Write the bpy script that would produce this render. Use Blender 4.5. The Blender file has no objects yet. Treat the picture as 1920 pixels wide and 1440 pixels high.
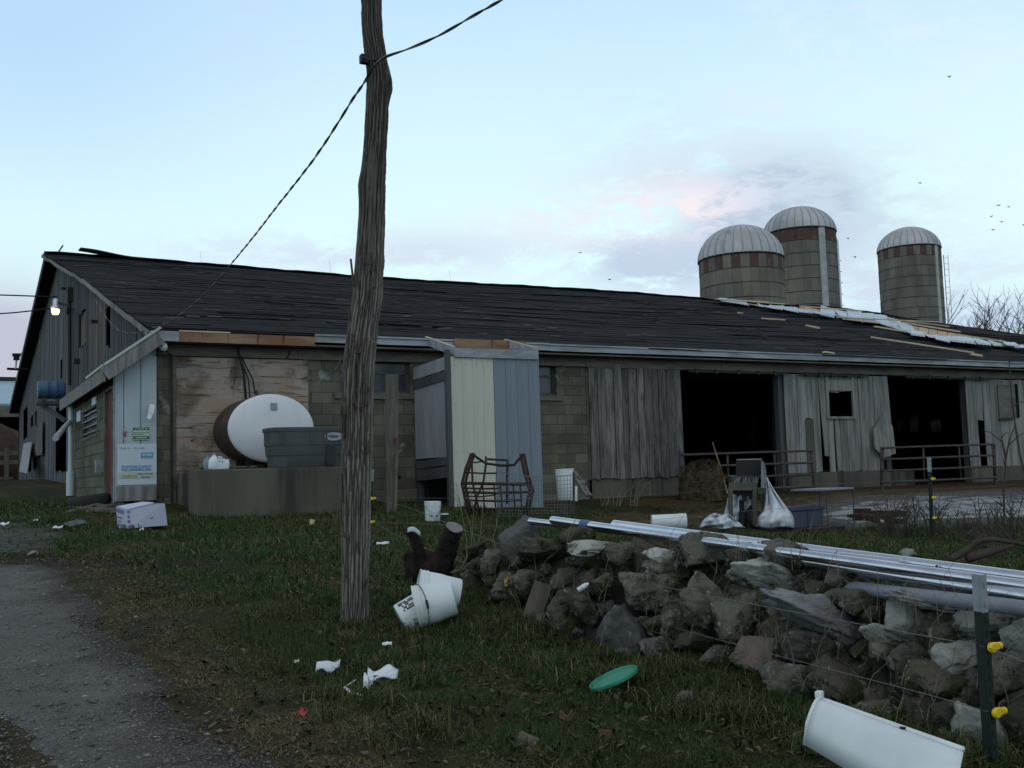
import bpy, bmesh, math, random
import numpy as np
from mathutils import Vector, Matrix, noise as mnoise

random.seed(7)
RNG = np.random.default_rng(7)
SC = bpy.context.scene
COL = SC.collection
rad = math.radians

# ------------------------------------------------------------------ camera
F_PX = 1980.0                      # focal length in photo pixels (photo 1920 wide)
YAW, PITCH, ROLL = rad(28.75), rad(5.05), rad(-1.755)
EYE = Vector((0, 0, 1.55))
fw = Vector((math.sin(YAW)*math.cos(PITCH), math.cos(YAW)*math.cos(PITCH), math.sin(PITCH)))
rt0 = Vector((math.cos(YAW), -math.sin(YAW), 0))
up0 = rt0.cross(fw)
rt = rt0*math.cos(ROLL) + up0*math.sin(ROLL)
up = up0*math.cos(ROLL) - rt0*math.sin(ROLL)
cam_d = bpy.data.cameras.new('camera')
cam = bpy.data.objects.new('camera', cam_d)
COL.objects.link(cam)
m = Matrix((rt, up, -fw)).transposed().to_4x4()
m.translation = EYE
cam.matrix_world = m
cam_d.sensor_width = 36.0
cam_d.lens = 36.0*F_PX/1920.0
cam_d.clip_start = 0.05
cam_d.clip_end = 5000
SC.camera = cam

# ------------------------------------------------------------------ view
SC.view_settings.view_transform = 'Standard'
SC.view_settings.look = 'None'
SC.view_settings.exposure = 0.0
SC.view_settings.gamma = 1.0
SC.view_settings.use_curve_mapping = False

# ------------------------------------------------------------------ node helper
class NT:
    def __init__(s, tree):
        s.t = tree; s.n = tree.nodes; s.l = tree.links
    def new(s, typ, **kw):
        n = s.n.new(typ)
        for k, v in kw.items():
            setattr(n, k, v)
        return n
    def put(s, sock, v):
        if isinstance(v, bpy.types.NodeSocket): s.l.new(v, sock)
        elif v is not None:
            if sock.type == 'RGBA' and len(v) == 3: v = (*v, 1)
            sock.default_value = v
    def math(s, op, a, b=None, c=None, clamp=False):
        n = s.new('ShaderNodeMath', operation=op); n.use_clamp = clamp
        s.put(n.inputs[0], a)
        if b is not None: s.put(n.inputs[1], b)
        if c is not None: s.put(n.inputs[2], c)
        return n.outputs[0]
    def mix(s, f, a, b, blend='MIX'):
        n = s.new('ShaderNodeMix', data_type='RGBA', blend_type=blend)
        s.put(n.inputs[0], f); s.put(n.inputs[6], a); s.put(n.inputs[7], b)
        return n.outputs[2]
    def noise(s, vec, scale, detail=6, rough=.6, dist=0):
        n = s.new('ShaderNodeTexNoise')
        s.l.new(vec, n.inputs['Vector']); n.inputs['Scale'].default_value = scale
        n.inputs['Detail'].default_value = detail; n.inputs['Roughness'].default_value = rough
        n.inputs['Distortion'].default_value = dist
        return n.outputs['Fac']
    def scale(s, vec, sc, rot=(0, 0, 0)):
        n = s.new('ShaderNodeMapping'); s.l.new(vec, n.inputs['Vector'])
        n.inputs['Scale'].default_value = sc; n.inputs['Rotation'].default_value = rot
        return n.outputs[0]
    def step(s, v, lo, hi):
        n = s.new('ShaderNodeMapRange'); n.clamp = True; n.interpolation_type = 'SMOOTHSTEP'
        s.put(n.inputs[0], v); n.inputs[1].default_value = lo; n.inputs[2].default_value = hi
        return n.outputs[0]
    def ramp(s, v, stops):
        n = s.new('ShaderNodeValToRGB'); s.put(n.inputs[0], v)
        el = n.color_ramp.elements
        while len(el) < len(stops): el.new(.5)
        for e, (p, c) in zip(el, stops): e.position = p; e.color = (*c, 1)
        return n.outputs[0]

def pray(x, y):
    return fw + rt*((x-960)/F_PX) - up*((y-720)/F_PX)

# ------------------------------------------------------------------ sky
SUN_EL, SUN_AZ = rad(58), rad(215)        # azimuth measured from +Y towards +X
world = bpy.data.worlds.new('World'); SC.world = world; world.use_nodes = True
W = NT(world.node_tree); W.n.clear()
out = W.new('ShaderNodeOutputWorld'); bg = W.new('ShaderNodeBackground')
W.l.new(bg.outputs[0], out.inputs[0])
bg.inputs['Strength'].default_value = 0.1
sky = W.new('ShaderNodeTexSky', sky_type='NISHITA'); sky.sun_disc = False
sky.sun_elevation = SUN_EL; sky.sun_rotation = SUN_AZ; sky.altitude = 200; sky.dust_density = 2.0
tc = W.new('ShaderNodeTexCoord'); gen = tc.outputs['Generated']
sep = W.new('ShaderNodeSeparateXYZ'); W.l.new(gen, sep.inputs[0])
el_ = W.math('ARCSINE', sep.outputs[2])
az_ = W.math('ARCTAN2', sep.outputs[0], sep.outputs[1])
elr = W.math('MULTIPLY', el_, 2/math.pi, clamp=True)
grad = W.ramp(elr, [(0.0, (.50, .56, .70)), (.055, (.70, .86, .97)), (.095, (.75, .97, 1.01)), (.15, (.76, 1.0, 1.02)),
                    (.205, (.69, .93, 1.01)), (.255, (.60, .84, 1.0)), (.31, (.50, .73, .97)), (.42, (.38, .49, .62)), (.6, (.32, .37, .43)), (1.0, (.30, .33, .37))])
haze_c = W.new('ShaderNodeVectorMath', operation='SCALE'); W.l.new(grad, haze_c.inputs[0]); haze_c.inputs[3].default_value = 10.55
base = W.mix(.94, sky.outputs[0], haze_c.outputs[0])
# clouds: soft banks in the lower sky
cv = W.scale(gen, (4.5, 4.5, 12), (.10, .12, 0))
n1 = W.noise(cv, 2.1, 8, .62, .45)
n2 = W.noise(W.scale(gen, (11, 11, 27), (.10, .12, 0)), 2.6, 7, .65, .3)
def blob(px, py, wa, we):
    d = pray(px, py).normalized()
    a0, e0 = math.atan2(d.x, d.y), math.asin(d.z)
    a = W.math('DIVIDE', W.math('SUBTRACT', az_, a0), wa)
    e = W.math('DIVIDE', W.math('SUBTRACT', el_, e0), we)
    q = W.math('ADD', W.math('MULTIPLY', a, a), W.math('MULTIPLY', e, e))
    return W.math('EXPONENT', W.math('MULTIPLY', q, -1.0))
def cloud(base, px, py, wa, we, col, k, lo=.38, hi=.62, n=None):
    f = W.math('MULTIPLY', blob(px, py, wa, we), W.step(n or n1, lo, hi))
    f = W.math('MULTIPLY', f, k, clamp=True)
    return W.mix(f, base, tuple(10.0*c for c in col))
n3 = W.math('ADD', W.math('MULTIPLY', n1, .62), W.math('MULTIPLY', n2, .38))
for a in [(1160, 425, .11, .028, (.87, .88, .97), .8, .42, .58, n3), (1330, 350, .10, .035, (.80, .85, .95), .8, .40, .58, n3), (1470, 400, .062, .040, (.46, .57, .71), 2.6, .28, .48, n3), (1390, 462, .045, .030, (.50, .61, .75), 2.2, .30, .50, n3),
          (1265, 485, .075, .026, (.54, .66, .82), 1.7, .40, .53, n3), (1370, 340, .12, .040, (.66, .76, .90), 1.0, .43, .57, n3), (1600, 400, .07, .04, (.56, .68, .82), 1.2, .43, .58, n3),
          (1590, 540, .16, .03, (.58, .68, .85), .95, .42, .58, n3), (560, 482, .10, .016, (.68, .80, .95), .8, .44, .57, n3), (420, 470, .06, .014, (.70, .82, .95), .7, .44, .57, n3),
          (800, 475, .12, .024, (.68, .77, .91), .9, .42, .56, n3), (0, 650, .075, .05, (.54, .56, .67), 1.3, .22, .42, n3), (1850, 610, .10, .03, (.52, .64, .82), 1.0, .3, .55, n3),
          (1265, 395, .06, .022, (.95, .87, .93), 1.3, .40, .54, n3), (1090, 405, .09, .02, (.86, .88, .96), .5, .42, .58, n3), (1330, 560, .25, .016, (.84, .88, .97), .4, .42, .6, n3),
          (1240, 200, .09, .05, (.62, .78, .96), .45, .42, .6, n3), (1700, 80, .24, .09, (.84, .90, .98), .5, .44, .66, n3), (40, 60, .20, .13, (.44, .66, .95), .6, .0, .1), (470, 60, .06, .04, (.60, .74, .98), .5, .4, .6, n3), (1890, 330, .14, .08, (.78, .95, 1.0), .5, .3, .5)]:
    base = cloud(base, *a)
W.l.new(base, bg.inputs['Color'])

sun_d = bpy.data.lights.new('sun', 'SUN'); sun = bpy.data.objects.new('sun', sun_d); COL.objects.link(sun)
sun_d.energy = 0.5; sun_d.angle = rad(55); sun_d.color = (1.0, .86, .72)
sd = Vector((math.sin(SUN_AZ)*math.cos(SUN_EL), math.cos(SUN_AZ)*math.cos(SUN_EL), math.sin(SUN_EL)))
sun.rotation_euler = sd.to_track_quat('Z', 'Y').to_euler()

# ------------------------------------------------------------------ terrain function and pixel -> place helpers
YW = 18.534                                   # plane of the barn's front wall
def sstep(t):
    t = np.clip(t, 0, 1); return t*t*(3-2*t)
def gzv(X, Y):
    X = np.asarray(X, float); Y = np.asarray(Y, float)
    z = .09 + .064*np.clip(Y, 0, 18.5) + .03*(np.clip(Y, 18.5, 45)-18.5) + .032*np.clip(Y, -3, 0)
    return z - .22*sstep((X-3.4)/8.6)
def gz(X, Y): return float(gzv(X, Y))
def PD(x, y, s): return EYE + pray(x, y)*s
def PY(x, y, Y): d = pray(x, y); return EYE + d*(Y/d.y)
def PX(x, y, X): d = pray(x, y); return EYE + d*(X/d.x)
def G(x, y):
    d = pray(x, y); lo, hi = .5, 90.
    for i in range(50):
        mid = (lo+hi)/2; p = EYE + d*mid
        if p.z > gz(p.x, p.y): lo = mid
        else: hi = mid
    return EYE + d*lo
def depth(p): return (Vector(p)-EYE).dot(fw)
def vnoise(x, y, seed=0):
    x = np.asarray(x, float); y = np.asarray(y, float)
    xi = np.floor(x).astype(np.int64); yi = np.floor(y).astype(np.int64); xf = x-xi; yf = y-yi
    def h(a, b):
        n = (a*374761393 + b*668265263 + seed*974634777) & 0xffffffff
        n = ((n ^ (n >> 13))*1274126177) & 0xffffffff
        return ((n ^ (n >> 16)) & 0xffff)/65535.0
    u = xf*xf*(3-2*xf); v = yf*yf*(3-2*yf)
    return (h(xi, yi)*(1-u)+h(xi+1, yi)*u)*(1-v) + (h(xi, yi+1)*(1-u)+h(xi+1, yi+1)*u)*v
def fbm(x, y, seed=0, o=4):
    s = 0; a = .5; t = 0
    for i in range(o):
        s = s + a*vnoise(np.asarray(x)*2**i, np.asarray(y)*2**i, seed+i); t += a; a *= .5
    return s/t

# ------------------------------------------------------------------ mesh builder
def wloc(o):
    v = Vector((0, 0, 0))
    while o: v += o.location; o = o.parent
    return v
class MB:
    def __init__(s): s.v = []; s.f = []; s.mi = []
    def add(s, vs, fs, mi=0):
        b = len(s.v); s.v += [tuple(v) for v in vs]
        s.f += [tuple(i+b for i in f) for f in fs]; s.mi += [mi]*len(fs); return s
    def box(s, c, size, R=None, mi=0, taper=1.0):
        c = Vector(c); hx, hy, hz = size[0]/2, size[1]/2, size[2]/2
        vs = []
        for z in (-1, 1):
            k = taper if z > 0 else 1
            for x, y in ((-1, -1), (1, -1), (1, 1), (-1, 1)):
                p = Vector((x*hx*k, y*hy*k, z*hz)); vs.append(c + (R @ p if R else p))
        return s.add(vs, [(3, 2, 1, 0), (4, 5, 6, 7), (0, 1, 5, 4), (1, 2, 6, 5), (2, 3, 7, 6), (3, 0, 4, 7)], mi)
    def b2(s, p, q, mi=0):                     # axis box from two corners
        p = Vector(p); q = Vector(q); return s.box((p+q)/2, [abs(a) for a in (q-p)], None, mi)
    def beam(s, p, q, w, h, ref=(0, 0, 1), mi=0):
        p = Vector(p); q = Vector(q); z = (q-p); L = z.length; z.normalize()
        x = Vector(ref).cross(z)
        if x.length < 1e-4: x = Vector((1, 0, 0)).cross(z)
        x.normalize(); y = z.cross(x)
        return s.box((p+q)/2, (w, h, L), Matrix((x, y, z)).transposed(), mi)
    def tube(s, pts, r, n=8, mi=0, cap=True):
        pts = [Vector(p) for p in pts]; N = len(pts)
        rs = r if isinstance(r, (list, tuple)) else [r]*N
        t0 = (pts[1]-pts[0]).normalized()
        a = t0.orthogonal().normalized(); vs = []
        for i, p in enumerate(pts):
            t = (pts[min(i+1, N-1)]-pts[max(i-1, 0)]).normalized()
            a = (a - t*a.dot(t)).normalized(); b = t.cross(a)
            for k in range(n):
                w = 2*math.pi*k/n; vs.append(p + (a*math.cos(w)+b*math.sin(w))*rs[i])
        fs = [(i*n+k, i*n+(k+1) % n, (i+1)*n+(k+1) % n, (i+1)*n+k) for i in range(N-1) for k in range(n)]
        if cap: fs += [tuple(range(n-1, -1, -1)), tuple((N-1)*n+k for k in range(n))]
        return s.add(vs, fs, mi)
    def lathe(s, prof, n=32, M=None, mi=0, sx=1, sy=1):      # prof [(r,z)]
        vs = []; M = M or Matrix.Identity(4)
        for r, z in prof:
            for k in range(n):
                w = 2*math.pi*k/n; vs.append(M @ Vector((r*math.cos(w)*sx, r*math.sin(w)*sy, z)))
        N = len(prof)
        fs = [(i*n+k, i*n+(k+1) % n, (i+1)*n+(k+1) % n, (i+1)*n+k) for i in range(N-1) for k in range(n)]
        if prof[0][0] > 0: fs.append(tuple(range(n-1, -1, -1)))
        if prof[-1][0] > 0: fs.append(tuple((N-1)*n+k for k in range(n)))
        return s.add(vs, fs, mi)
    def prism(s, poly, ext, mi=0):
        poly = [Vector(p) for p in poly]; e = Vector(ext); n = len(poly)
        vs = poly + [p+e for p in poly]
        return s.add(vs, [tuple(range(n-1, -1, -1)), tuple(range(n, 2*n))] + [(i, (i+1) % n, n+(i+1) % n, n+i) for i in range(n)], mi)
    def grid(s, fn, nu, nv, mi=0):
        vs = [fn(i/nu, j/nv) for j in range(nv+1) for i in range(nu+1)]
        return s.add(vs, [(j*(nu+1)+i, j*(nu+1)+i+1, (j+1)*(nu+1)+i+1, (j+1)*(nu+1)+i) for j in range(nv) for i in range(nu)], mi)
    def build(s, name, mat, parent=None, smooth=False, bevel=0, fix=True, ang=None):
        off = wloc(parent) if parent else Vector((0, 0, 0))
        me = bpy.data.meshes.new(name)
        me.from_pydata([tuple(Vector(v)-off) for v in s.v], [], s.f)
        mats = mat if isinstance(mat, (list, tuple)) else [mat]
        for mm in mats: me.materials.append(mm)
        if len(mats) > 1:
            for p, i in zip(me.polygons, s.mi): p.material_index = i
        if fix:
            bm = bmesh.new(); bm.from_mesh(me); bmesh.ops.recalc_face_normals(bm, faces=bm.faces); bm.to_mesh(me); bm.free()
        if smooth:
            for p in me.polygons: p.use_smooth = True
            if ang:
                bm = bmesh.new(); bm.from_mesh(me)
                for e in bm.edges:
                    if len(e.link_faces) == 2 and e.calc_face_angle(0) > rad(ang): e.smooth = False
                bm.to_mesh(me); bm.free()
        me.update()
        o = bpy.data.objects.new(name, me); COL.objects.link(o)
        if parent: o.parent = parent
        if bevel:
            b = o.modifiers.new('bevel', 'BEVEL'); b.width = bevel; b.segments = 2; b.limit_method = 'ANGLE'
        return o
def tag(o, label, cat, group=None, kind=None):
    if label: o['label'] = label
    if cat: o['category'] = cat
    if group: o['group'] = group
    if kind: o['kind'] = kind
    return o
def thing(name, loc, label, cat, group=None):
    o = bpy.data.objects.new(name, None); COL.objects.link(o); o.location = loc; o.empty_display_size = .2
    return tag(o, label, cat, group)
def rel(o):      # re-seat a parentless mesh on its own base point so that its origin lies in it
    me = o.data; n = len(me.vertices); a = np.empty(n*3); me.vertices.foreach_get('co', a); a = a.reshape(-1, 3)
    c = np.array([(a[:, 0].min()+a[:, 0].max())/2, (a[:, 1].min()+a[:, 1].max())/2, a[:, 2].min()])
    me.vertices.foreach_set('co', (a-c).ravel()); o.location = c; me.update(); return o
def text(body, size, M, mat, parent, name='lettering', ext=.001, align='LEFT'):
    cu = bpy.data.curves.new('t', 'FONT'); cu.body = body; cu.size = size; cu.extrude = ext; cu.align_x = align
    o = bpy.data.objects.new('t', cu); COL.objects.link(o)
    dg = bpy.context.evaluated_depsgraph_get(); dg.update()
    me = bpy.data.meshes.new_from_object(o.evaluated_get(dg)); bpy.data.objects.remove(o); bpy.data.curves.remove(cu)
    me.transform(Matrix.Translation(-wloc(parent)) @ M); me.materials.clear(); me.materials.append(mat); me.name = name
    t = bpy.data.objects.new(name, me); COL.objects.link(t); t.parent = parent; return t
def frame(o, x, y=None, z=None):       # 4x4 from origin and axes
    x = Vector(x).normalized(); y = Vector(y).normalized(); z = x.cross(y).normalized()
    M = Matrix((x, y, z)).transposed().to_4x4(); M.translation = Vector(o); return M

# ------------------------------------------------------------------ materials
def M_(name, base, var=None, nscale=3, stretch=(1, 1, 1), rough=.85, metal=0, bump=0, bscale=40, bstretch=None, spots=(), island=0,
       spec=.3, attr=None, brick=None, lo=.35, hi=.65, emit=None, wave=None, trans=0, obrand=0, bdist=.02):
    mt = bpy.data.materials.new(name); mt.use_nodes = True
    T = NT(mt.node_tree); bs = T.n['Principled BSDF']
    vec = T.new('ShaderNodeTexCoord').outputs['Object']
    sv = T.scale(vec, stretch)
    if attr:
        a = T.new('ShaderNodeAttribute'); a.attribute_name = attr; col = a.outputs['Color']
        if var: col = T.mix(T.step(T.noise(sv, nscale), lo, hi), col, T.mix(1.0, col, (*var, 1), 'MULTIPLY'))
    elif var: col = T.mix(T.step(T.noise(sv, nscale), lo, hi), (*base, 1), (*var, 1))
    else:
        c = T.new('ShaderNodeRGB'); c.outputs[0].default_value = (*base, 1); col = c.outputs[0]
    hgt = None
    if brick:                        # (axes, width, height, mortar colour, mortar size)
        ax, bw, bh, mc, ms = brick
        sp = T.new('ShaderNodeSeparateXYZ'); T.l.new(vec, sp.inputs[0]); cb = T.new('ShaderNodeCombineXYZ')
        T.l.new(sp.outputs[ax], cb.inputs[0]); T.l.new(sp.outputs[2], cb.inputs[1])
        bt = T.new('ShaderNodeTexBrick'); T.l.new(cb.outputs[0], bt.inputs['Vector'])
        bt.inputs['Scale'].default_value = 1; bt.inputs['Brick Width'].default_value = bw; bt.inputs['Row Height'].default_value = bh
        bt.inputs['Mortar Size'].default_value = ms; bt.inputs['Mortar Smooth'].default_value = .4
        bt.inputs['Color1'].default_value = (.72, .72, .72, 1); bt.inputs['Color2'].default_value = (1.15, 1.15, 1.15, 1); bt.inputs['Mortar'].default_value = (*mc, 1)
        col = T.mix(1.0, col, bt.outputs['Color'], 'MULTIPLY')
        hgt = T.math('MULTIPLY', bt.outputs['Fac'], -.6)
    for sp_ in spots:
        c, sc_, l, h = sp_[:4]; st = sp_[4] if len(sp_) > 4 else (1, 1, 1); k = sp_[5] if len(sp_) > 5 else 1.0
        f = T.step(T.noise(T.scale(vec, st), sc_, 7, .65, .2), l, h)
        col = T.mix(T.math('MULTIPLY', f, k), col, (*c, 1))
    if island or obrand:
        r = T.new('ShaderNodeNewGeometry').outputs['Random Per Island'] if island else T.new('ShaderNodeObjectInfo').outputs['Random']
        amt = island or obrand
        v = T.math('MULTIPLY_ADD', r, 2*amt, 1-amt)
        hs = T.new('ShaderNodeHueSaturation'); T.l.new(v, hs.inputs['Value']); T.put(hs.inputs['Color'], col); col = hs.outputs[0]
    T.put(bs.inputs['Base Color'], col)
    bs.inputs['Roughness'].default_value = rough; bs.inputs['Metallic'].default_value = metal
    bs.inputs['Specular IOR Level'].default_value = spec
    if trans: bs.inputs['Transmission Weight'].default_value = trans
    if emit:
        bs.inputs['Emission Color'].default_value = (*emit[0], 1); bs.inputs['Emission Strength'].default_value = emit[1]
    if bump:
        h = T.noise(T.scale(vec, bstretch or stretch), bscale, 8, .7)
        if hgt is not None: h = T.math('ADD', h, hgt)
        b = T.new('ShaderNodeBump'); b.inputs['Strength'].default_value = bump; b.inputs['Distance'].default_value = bdist
        T.l.new(h, b.inputs['Height']); T.l.new(b.outputs[0], bs.inputs['Normal'])
    return mt

K = {}
K['soil'] = M_('soil', (1, 1, 1), (.55, .55, .5), 9, attr='Col', bump=.8, bscale=30, rough=1, spec=.1)
K['grass'] = M_('grass', (1, 1, 1), attr='Col', rough=.7, spec=.15)
K['drive'] = M_('drive_grit', (1, 1, 1), (.72, .72, .72), 2.2, attr='Col', bump=.55, bscale=60, rough=.95, spec=.15,
                spots=[((.21, .208, .20), 75, .56, .62), ((.060, .052, .044), 1.1, .56, .74, (1, .35, 1), .6), ((.05, .048, .045), 38, .58, .64), ((.16, .157, .15), 3, .60, .76, (1, 1, 1), .4)])
K['gravel'] = M_('gravel', (1, 1, 1), attr='Col', rough=.9, bump=.3, bscale=60)
K['block_f'] = M_('block_front', (.160, .148, .110), (.105, .098, .077), 1.3, rough=.95, bump=.5, bscale=40, brick=(0, .4, .2, (.50, .50, .48), .008),
                  spots=[((.27, .275, .26), 1.5, .60, .68), ((.045, .046, .033), .9, .54, .70, (1, 1, .5), .85), ((.30, .31, .30), .55, .58, .64, (1, 1, .8), .45)], spec=.15)
K['block_s'] = M_('block_side', (.16, .155, .115), (.105, .105, .08), 1.1, rough=.95, bump=.5, bscale=40, brick=(1, .4, .2, (.35, .35, .33), .012),
                  spots=[((.28, .28, .26), 2.2, .62, .70), ((.06, .06, .04), 1.2, .56, .7)], spec=.15)
K['concrete'] = M_('concrete', (.112, .108, .088), (.074, .072, .058), 1.4, (1, 1, .25), rough=.95, bump=.4, bscale=30, spec=.15,
                   spots=[((.040, .039, .034), .75, .52, .60, (1, 1, .10), .85), ((.20, .205, .185), 1.6, .60, .68, (1.5, 1, .08), .8), ((.06, .06, .05), 5, .56, .7, (1, 1, .5), .5)])
K['ply'] = M_('plywood', (.330, .240, .185), (.38, .315, .265), .9, (1, 1, 2.2), rough=.9, bump=.35, bscale=14, bstretch=(.8, 1, 9), spec=.15,
              spots=[((.10, .07, .05), 2.6, .57, .66, (.35, 1, 5.5), .95), ((.045, .034, .026), .8, .50, .62, (1.1, 1, .55), .9), ((.075, .05, .035), .6, .47, .56, (1, 1, .8), .7), ((.27, .255, .24), 1.5, .52, .64, (.6, 1, 2), .75), ((.07, .048, .034), 7, .58, .64, (.25, 1, 3.4), .8), ((.06, .04, .03), 3.2, .66, .69, (1, 1, 1), .9)])
K['ply_grey'] = M_('plywood_grey', (.31, .315, .34), (.23, .233, .255), 1.6, (1, 1.5, .5), rough=.9, bump=.25, bscale=18, bstretch=(4, 4, .5), spots=[((.05, .05, .055), 7, .68, .74)])
K['board'] = M_('weathered_board', (.172, .162, .152), (.080, .074, .069), 3, (5, 5, .45), rough=.92, bump=.5, bscale=18, bstretch=(9, 9, .6), island=.34, spec=.15,
                spots=[((.030, .029, .029), 6, .58, .66, (3, 3, .3)), ((.26, .262, .268), 5, .62, .75, (3, 3, .25), .6)])
K['board_pale'] = M_('pale_board', (.255, .250, .245), (.140, .135, .130), 2.4, (4, 4, .35), rough=.92, bump=.45, bscale=18, bstretch=(9, 9, .6), island=.15, spec=.15,
                     spots=[((.12, .11, .085), 2, .55, .7, (3, 3, .3), .6), ((.31, .32, .34), 3, .58, .75, (3, 3, .3), .5), ((.05, .045, .04), 6, .66, .72, (3, 3, .3), .8)])
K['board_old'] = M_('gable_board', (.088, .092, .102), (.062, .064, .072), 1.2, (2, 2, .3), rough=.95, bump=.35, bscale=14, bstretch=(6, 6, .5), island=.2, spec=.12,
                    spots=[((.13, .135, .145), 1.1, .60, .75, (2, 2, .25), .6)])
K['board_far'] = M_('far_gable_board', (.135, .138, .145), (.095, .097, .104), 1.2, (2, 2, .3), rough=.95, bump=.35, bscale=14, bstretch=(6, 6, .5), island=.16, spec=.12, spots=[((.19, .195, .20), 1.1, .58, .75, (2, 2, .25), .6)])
K['trim'] = M_('weathered_white_trim', (.33, .36, .40), (.22, .235, .25), 3, (.5, 2, 2), rough=.8, bump=.2, bscale=25, spots=[((.13, .125, .115), 4, .60, .7, (.4, 2, 3), .8)], spec=.2)
K['frieze'] = M_('frieze_board', (.155, .148, .122), (.095, .091, .078), 2.5, (.6, 2, 2), rough=.9, bump=.25, bscale=25, spots=[((.30, .29, .25), 3, .66, .72, (.5, 2, 2), .6)])
K['new_wood'] = M_('stained_wood', (.20, .105, .065), (.28, .18, .12), 2.5, (.5, 2, 2), rough=.85, bump=.2, bscale=25, spots=[((.09, .03, .018), 2.2, .56, .62, (1.6, 1, .3), .9)])
K['raw_wood'] = M_('raw_wood', (.50, .36, .24), (.40, .27, .17), 3, (1, 1, 3), rough=.8, island=.15)
K['lath'] = M_('pale_lath', (.55, .45, .32), (.45, .36, .25), 3, rough=.8, island=.2)
K['roof'] = M_('roof_felt', (.025, .024, .026), (.014, .0135, .015), 5, (.4, 2.0, 1), rough=.95, bump=.9, bscale=26, bstretch=(.35, 2.2, 1), island=.10, spec=.10,
               spots=[((.050, .049, .049), 9, .57, .68, (.25, 2.2, 1), .6), ((.14, .137, .132), 14, .69, .72, (.25, 2.4, 1), .85), ((.008, .008, .009), 11, .58, .66, (.2, 2.5, 1), .8), ((.042, .040, .041), .5, .52, .7, (.6, 1.0, 1), .6)])
K['ridge'] = M_('ridge_felt', (.022, .023, .026), (.035, .035, .038), 2, rough=.8, bump=.3)
K['cream'] = M_('cream_metal', (.52, .53, .445), (.46, .47, .395), .9, (1, 1, .3), rough=.5, bump=.12, bscale=3, spots=[((.36, .35, .29), 2.5, .60, .75, (3, 1, .2), .6), ((.26, .23, .18), 9, .66, .72, (2, 1, .5), .6)])
K['bluem'] = M_('slate_blue_metal', (.205, .250, .285), (.175, .215, .25), .9, (1, 1, .3), rough=.5, bump=.12, bscale=3, spots=[((.27, .32, .35), 2.5, .62, .75, (3, 1, .2), .6), ((.13, .14, .14), 9, .66, .72, (2, 1, .5), .6)])
K['white'] = M_('white_plastic', (.66, .70, .71), (.58, .62, .63), 3, rough=.45, spots=[((.30, .30, .24), 5, .64, .74, (1, 1, 1), .6)], spec=.4)
K['whitep'] = M_('white_paint', (.40, .45, .49), (.34, .385, .42), 1.6, (1, 1, .4), rough=.7, spots=[((.22, .24, .25), 5, .64, .72, (1, 1, .4), .6)])
K['paper'] = M_('paper', (.70, .73, .78), (.6, .62, .68), 6, rough=.9)
K['sheet'] = M_('plastic_sheeting', (.60, .63, .68), (.48, .52, .57), 2.2, rough=.4, bump=.4, bscale=7, spots=[((.25, .24, .22), 6, .66, .74)])
K['tank'] = M_('tank_paint', (.62, .63, .66), (.56, .57, .60), 1.1, rough=.38, metal=.08, spots=[((.45, .47, .5), 3, .62, .8, (1, 1, .3), .5)], spec=.5)
K['tank_side'] = M_('tank_side', (.045, .038, .034), (.07, .05, .04), 3, rough=.8, spots=[((.10, .06, .045), 3, .58, .66)])
K['grey_pl'] = M_('grey_plastic', (.070, .076, .078), (.055, .060, .062), 2, rough=.6, spots=[((.15, .155, .16), 4, .62, .75)], bump=.1, bscale=60)
K['dark_pl'] = M_('dark_plastic', (.025, .027, .03), rough=.6)
K['rubber'] = M_('black_rubber', (.018, .018, .02), (.03, .03, .032), 8, rough=.85, bump=.3)
K['rust'] = M_('rusty_steel', (.050, .025, .022), (.034, .021, .020), 9, rough=.85, metal=.1, bump=.3, bscale=60, spots=[((.10, .05, .04), 14, .6, .7)])
K['gate'] = M_('gate_steel', (.085, .066, .060), (.055, .044, .041), 6, rough=.75, metal=.2, spots=[((.16, .13, .115), 8, .62, .72)])
K['steel'] = M_('stainless_pipe', (.58, .58, .62), (.50, .50, .55), 5, (1, 1, 1), rough=.22, metal=1.0, spots=[((.30, .29, .30), 3, .66, .76, (1, 1, 1), .5)])
K['galv'] = M_('galvanised_sheet', (.52, .56, .60), (.40, .43, .47), 2, rough=.42, metal=.75, spots=[((.28, .27, .26), 2.5, .62, .75)])
K['wire'] = M_('fence_wire', (.17, .17, .165), rough=.5, metal=.6)
K['dkmetal'] = M_('dark_metal', (.022, .024, .026), (.035, .034, .033), 5, rough=.65, metal=.3)
K['grill'] = M_('grill_lid_metal', (.20, .235, .245), (.14, .16, .165), 4, rough=.55, metal=.3, spots=[((.05, .04, .035), 5, .6, .7)])
K['stone'] = M_('field_stone', (.170, .168, .142), (.060, .060, .046), 4, rough=.97, bump=1.0, bscale=14, bdist=.06, obrand=.38, spec=.08, lo=.4, hi=.6,
                spots=[((.27, .27, .25), 7, .55, .62), ((.028, .028, .020), 5, .54, .62), ((.36, .365, .35), 28, .60, .66, (1, 1, 1), .8), ((.050, .058, .022), 2.6, .53, .65, (1, 1, 1), .8), ((.02, .02, .016), 24, .60, .66, (1, 1, 1), .8)])
K['stone_brown'] = M_('brown_stone', (.112, .103, .078), (.046, .043, .032), 4, rough=.97, bump=1.0, bscale=12, bdist=.06, obrand=.3, spec=.08, lo=.4, hi=.6,
                spots=[((.045, .052, .020), 3, .50, .60), ((.24, .235, .21), 9, .58, .64), ((.02, .02, .016), 14, .58, .64), ((.33, .33, .31), 30, .63, .68)])
K['stone_grey'] = M_('grey_slab_stone', (.130, .132, .132), (.085, .086, .085), 2, rough=.95, bump=.9, bscale=16, bdist=.03, spec=.1, spots=[((.05, .052, .045), 3, .56, .66), ((.20, .205, .20), 14, .60, .68)])
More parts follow.
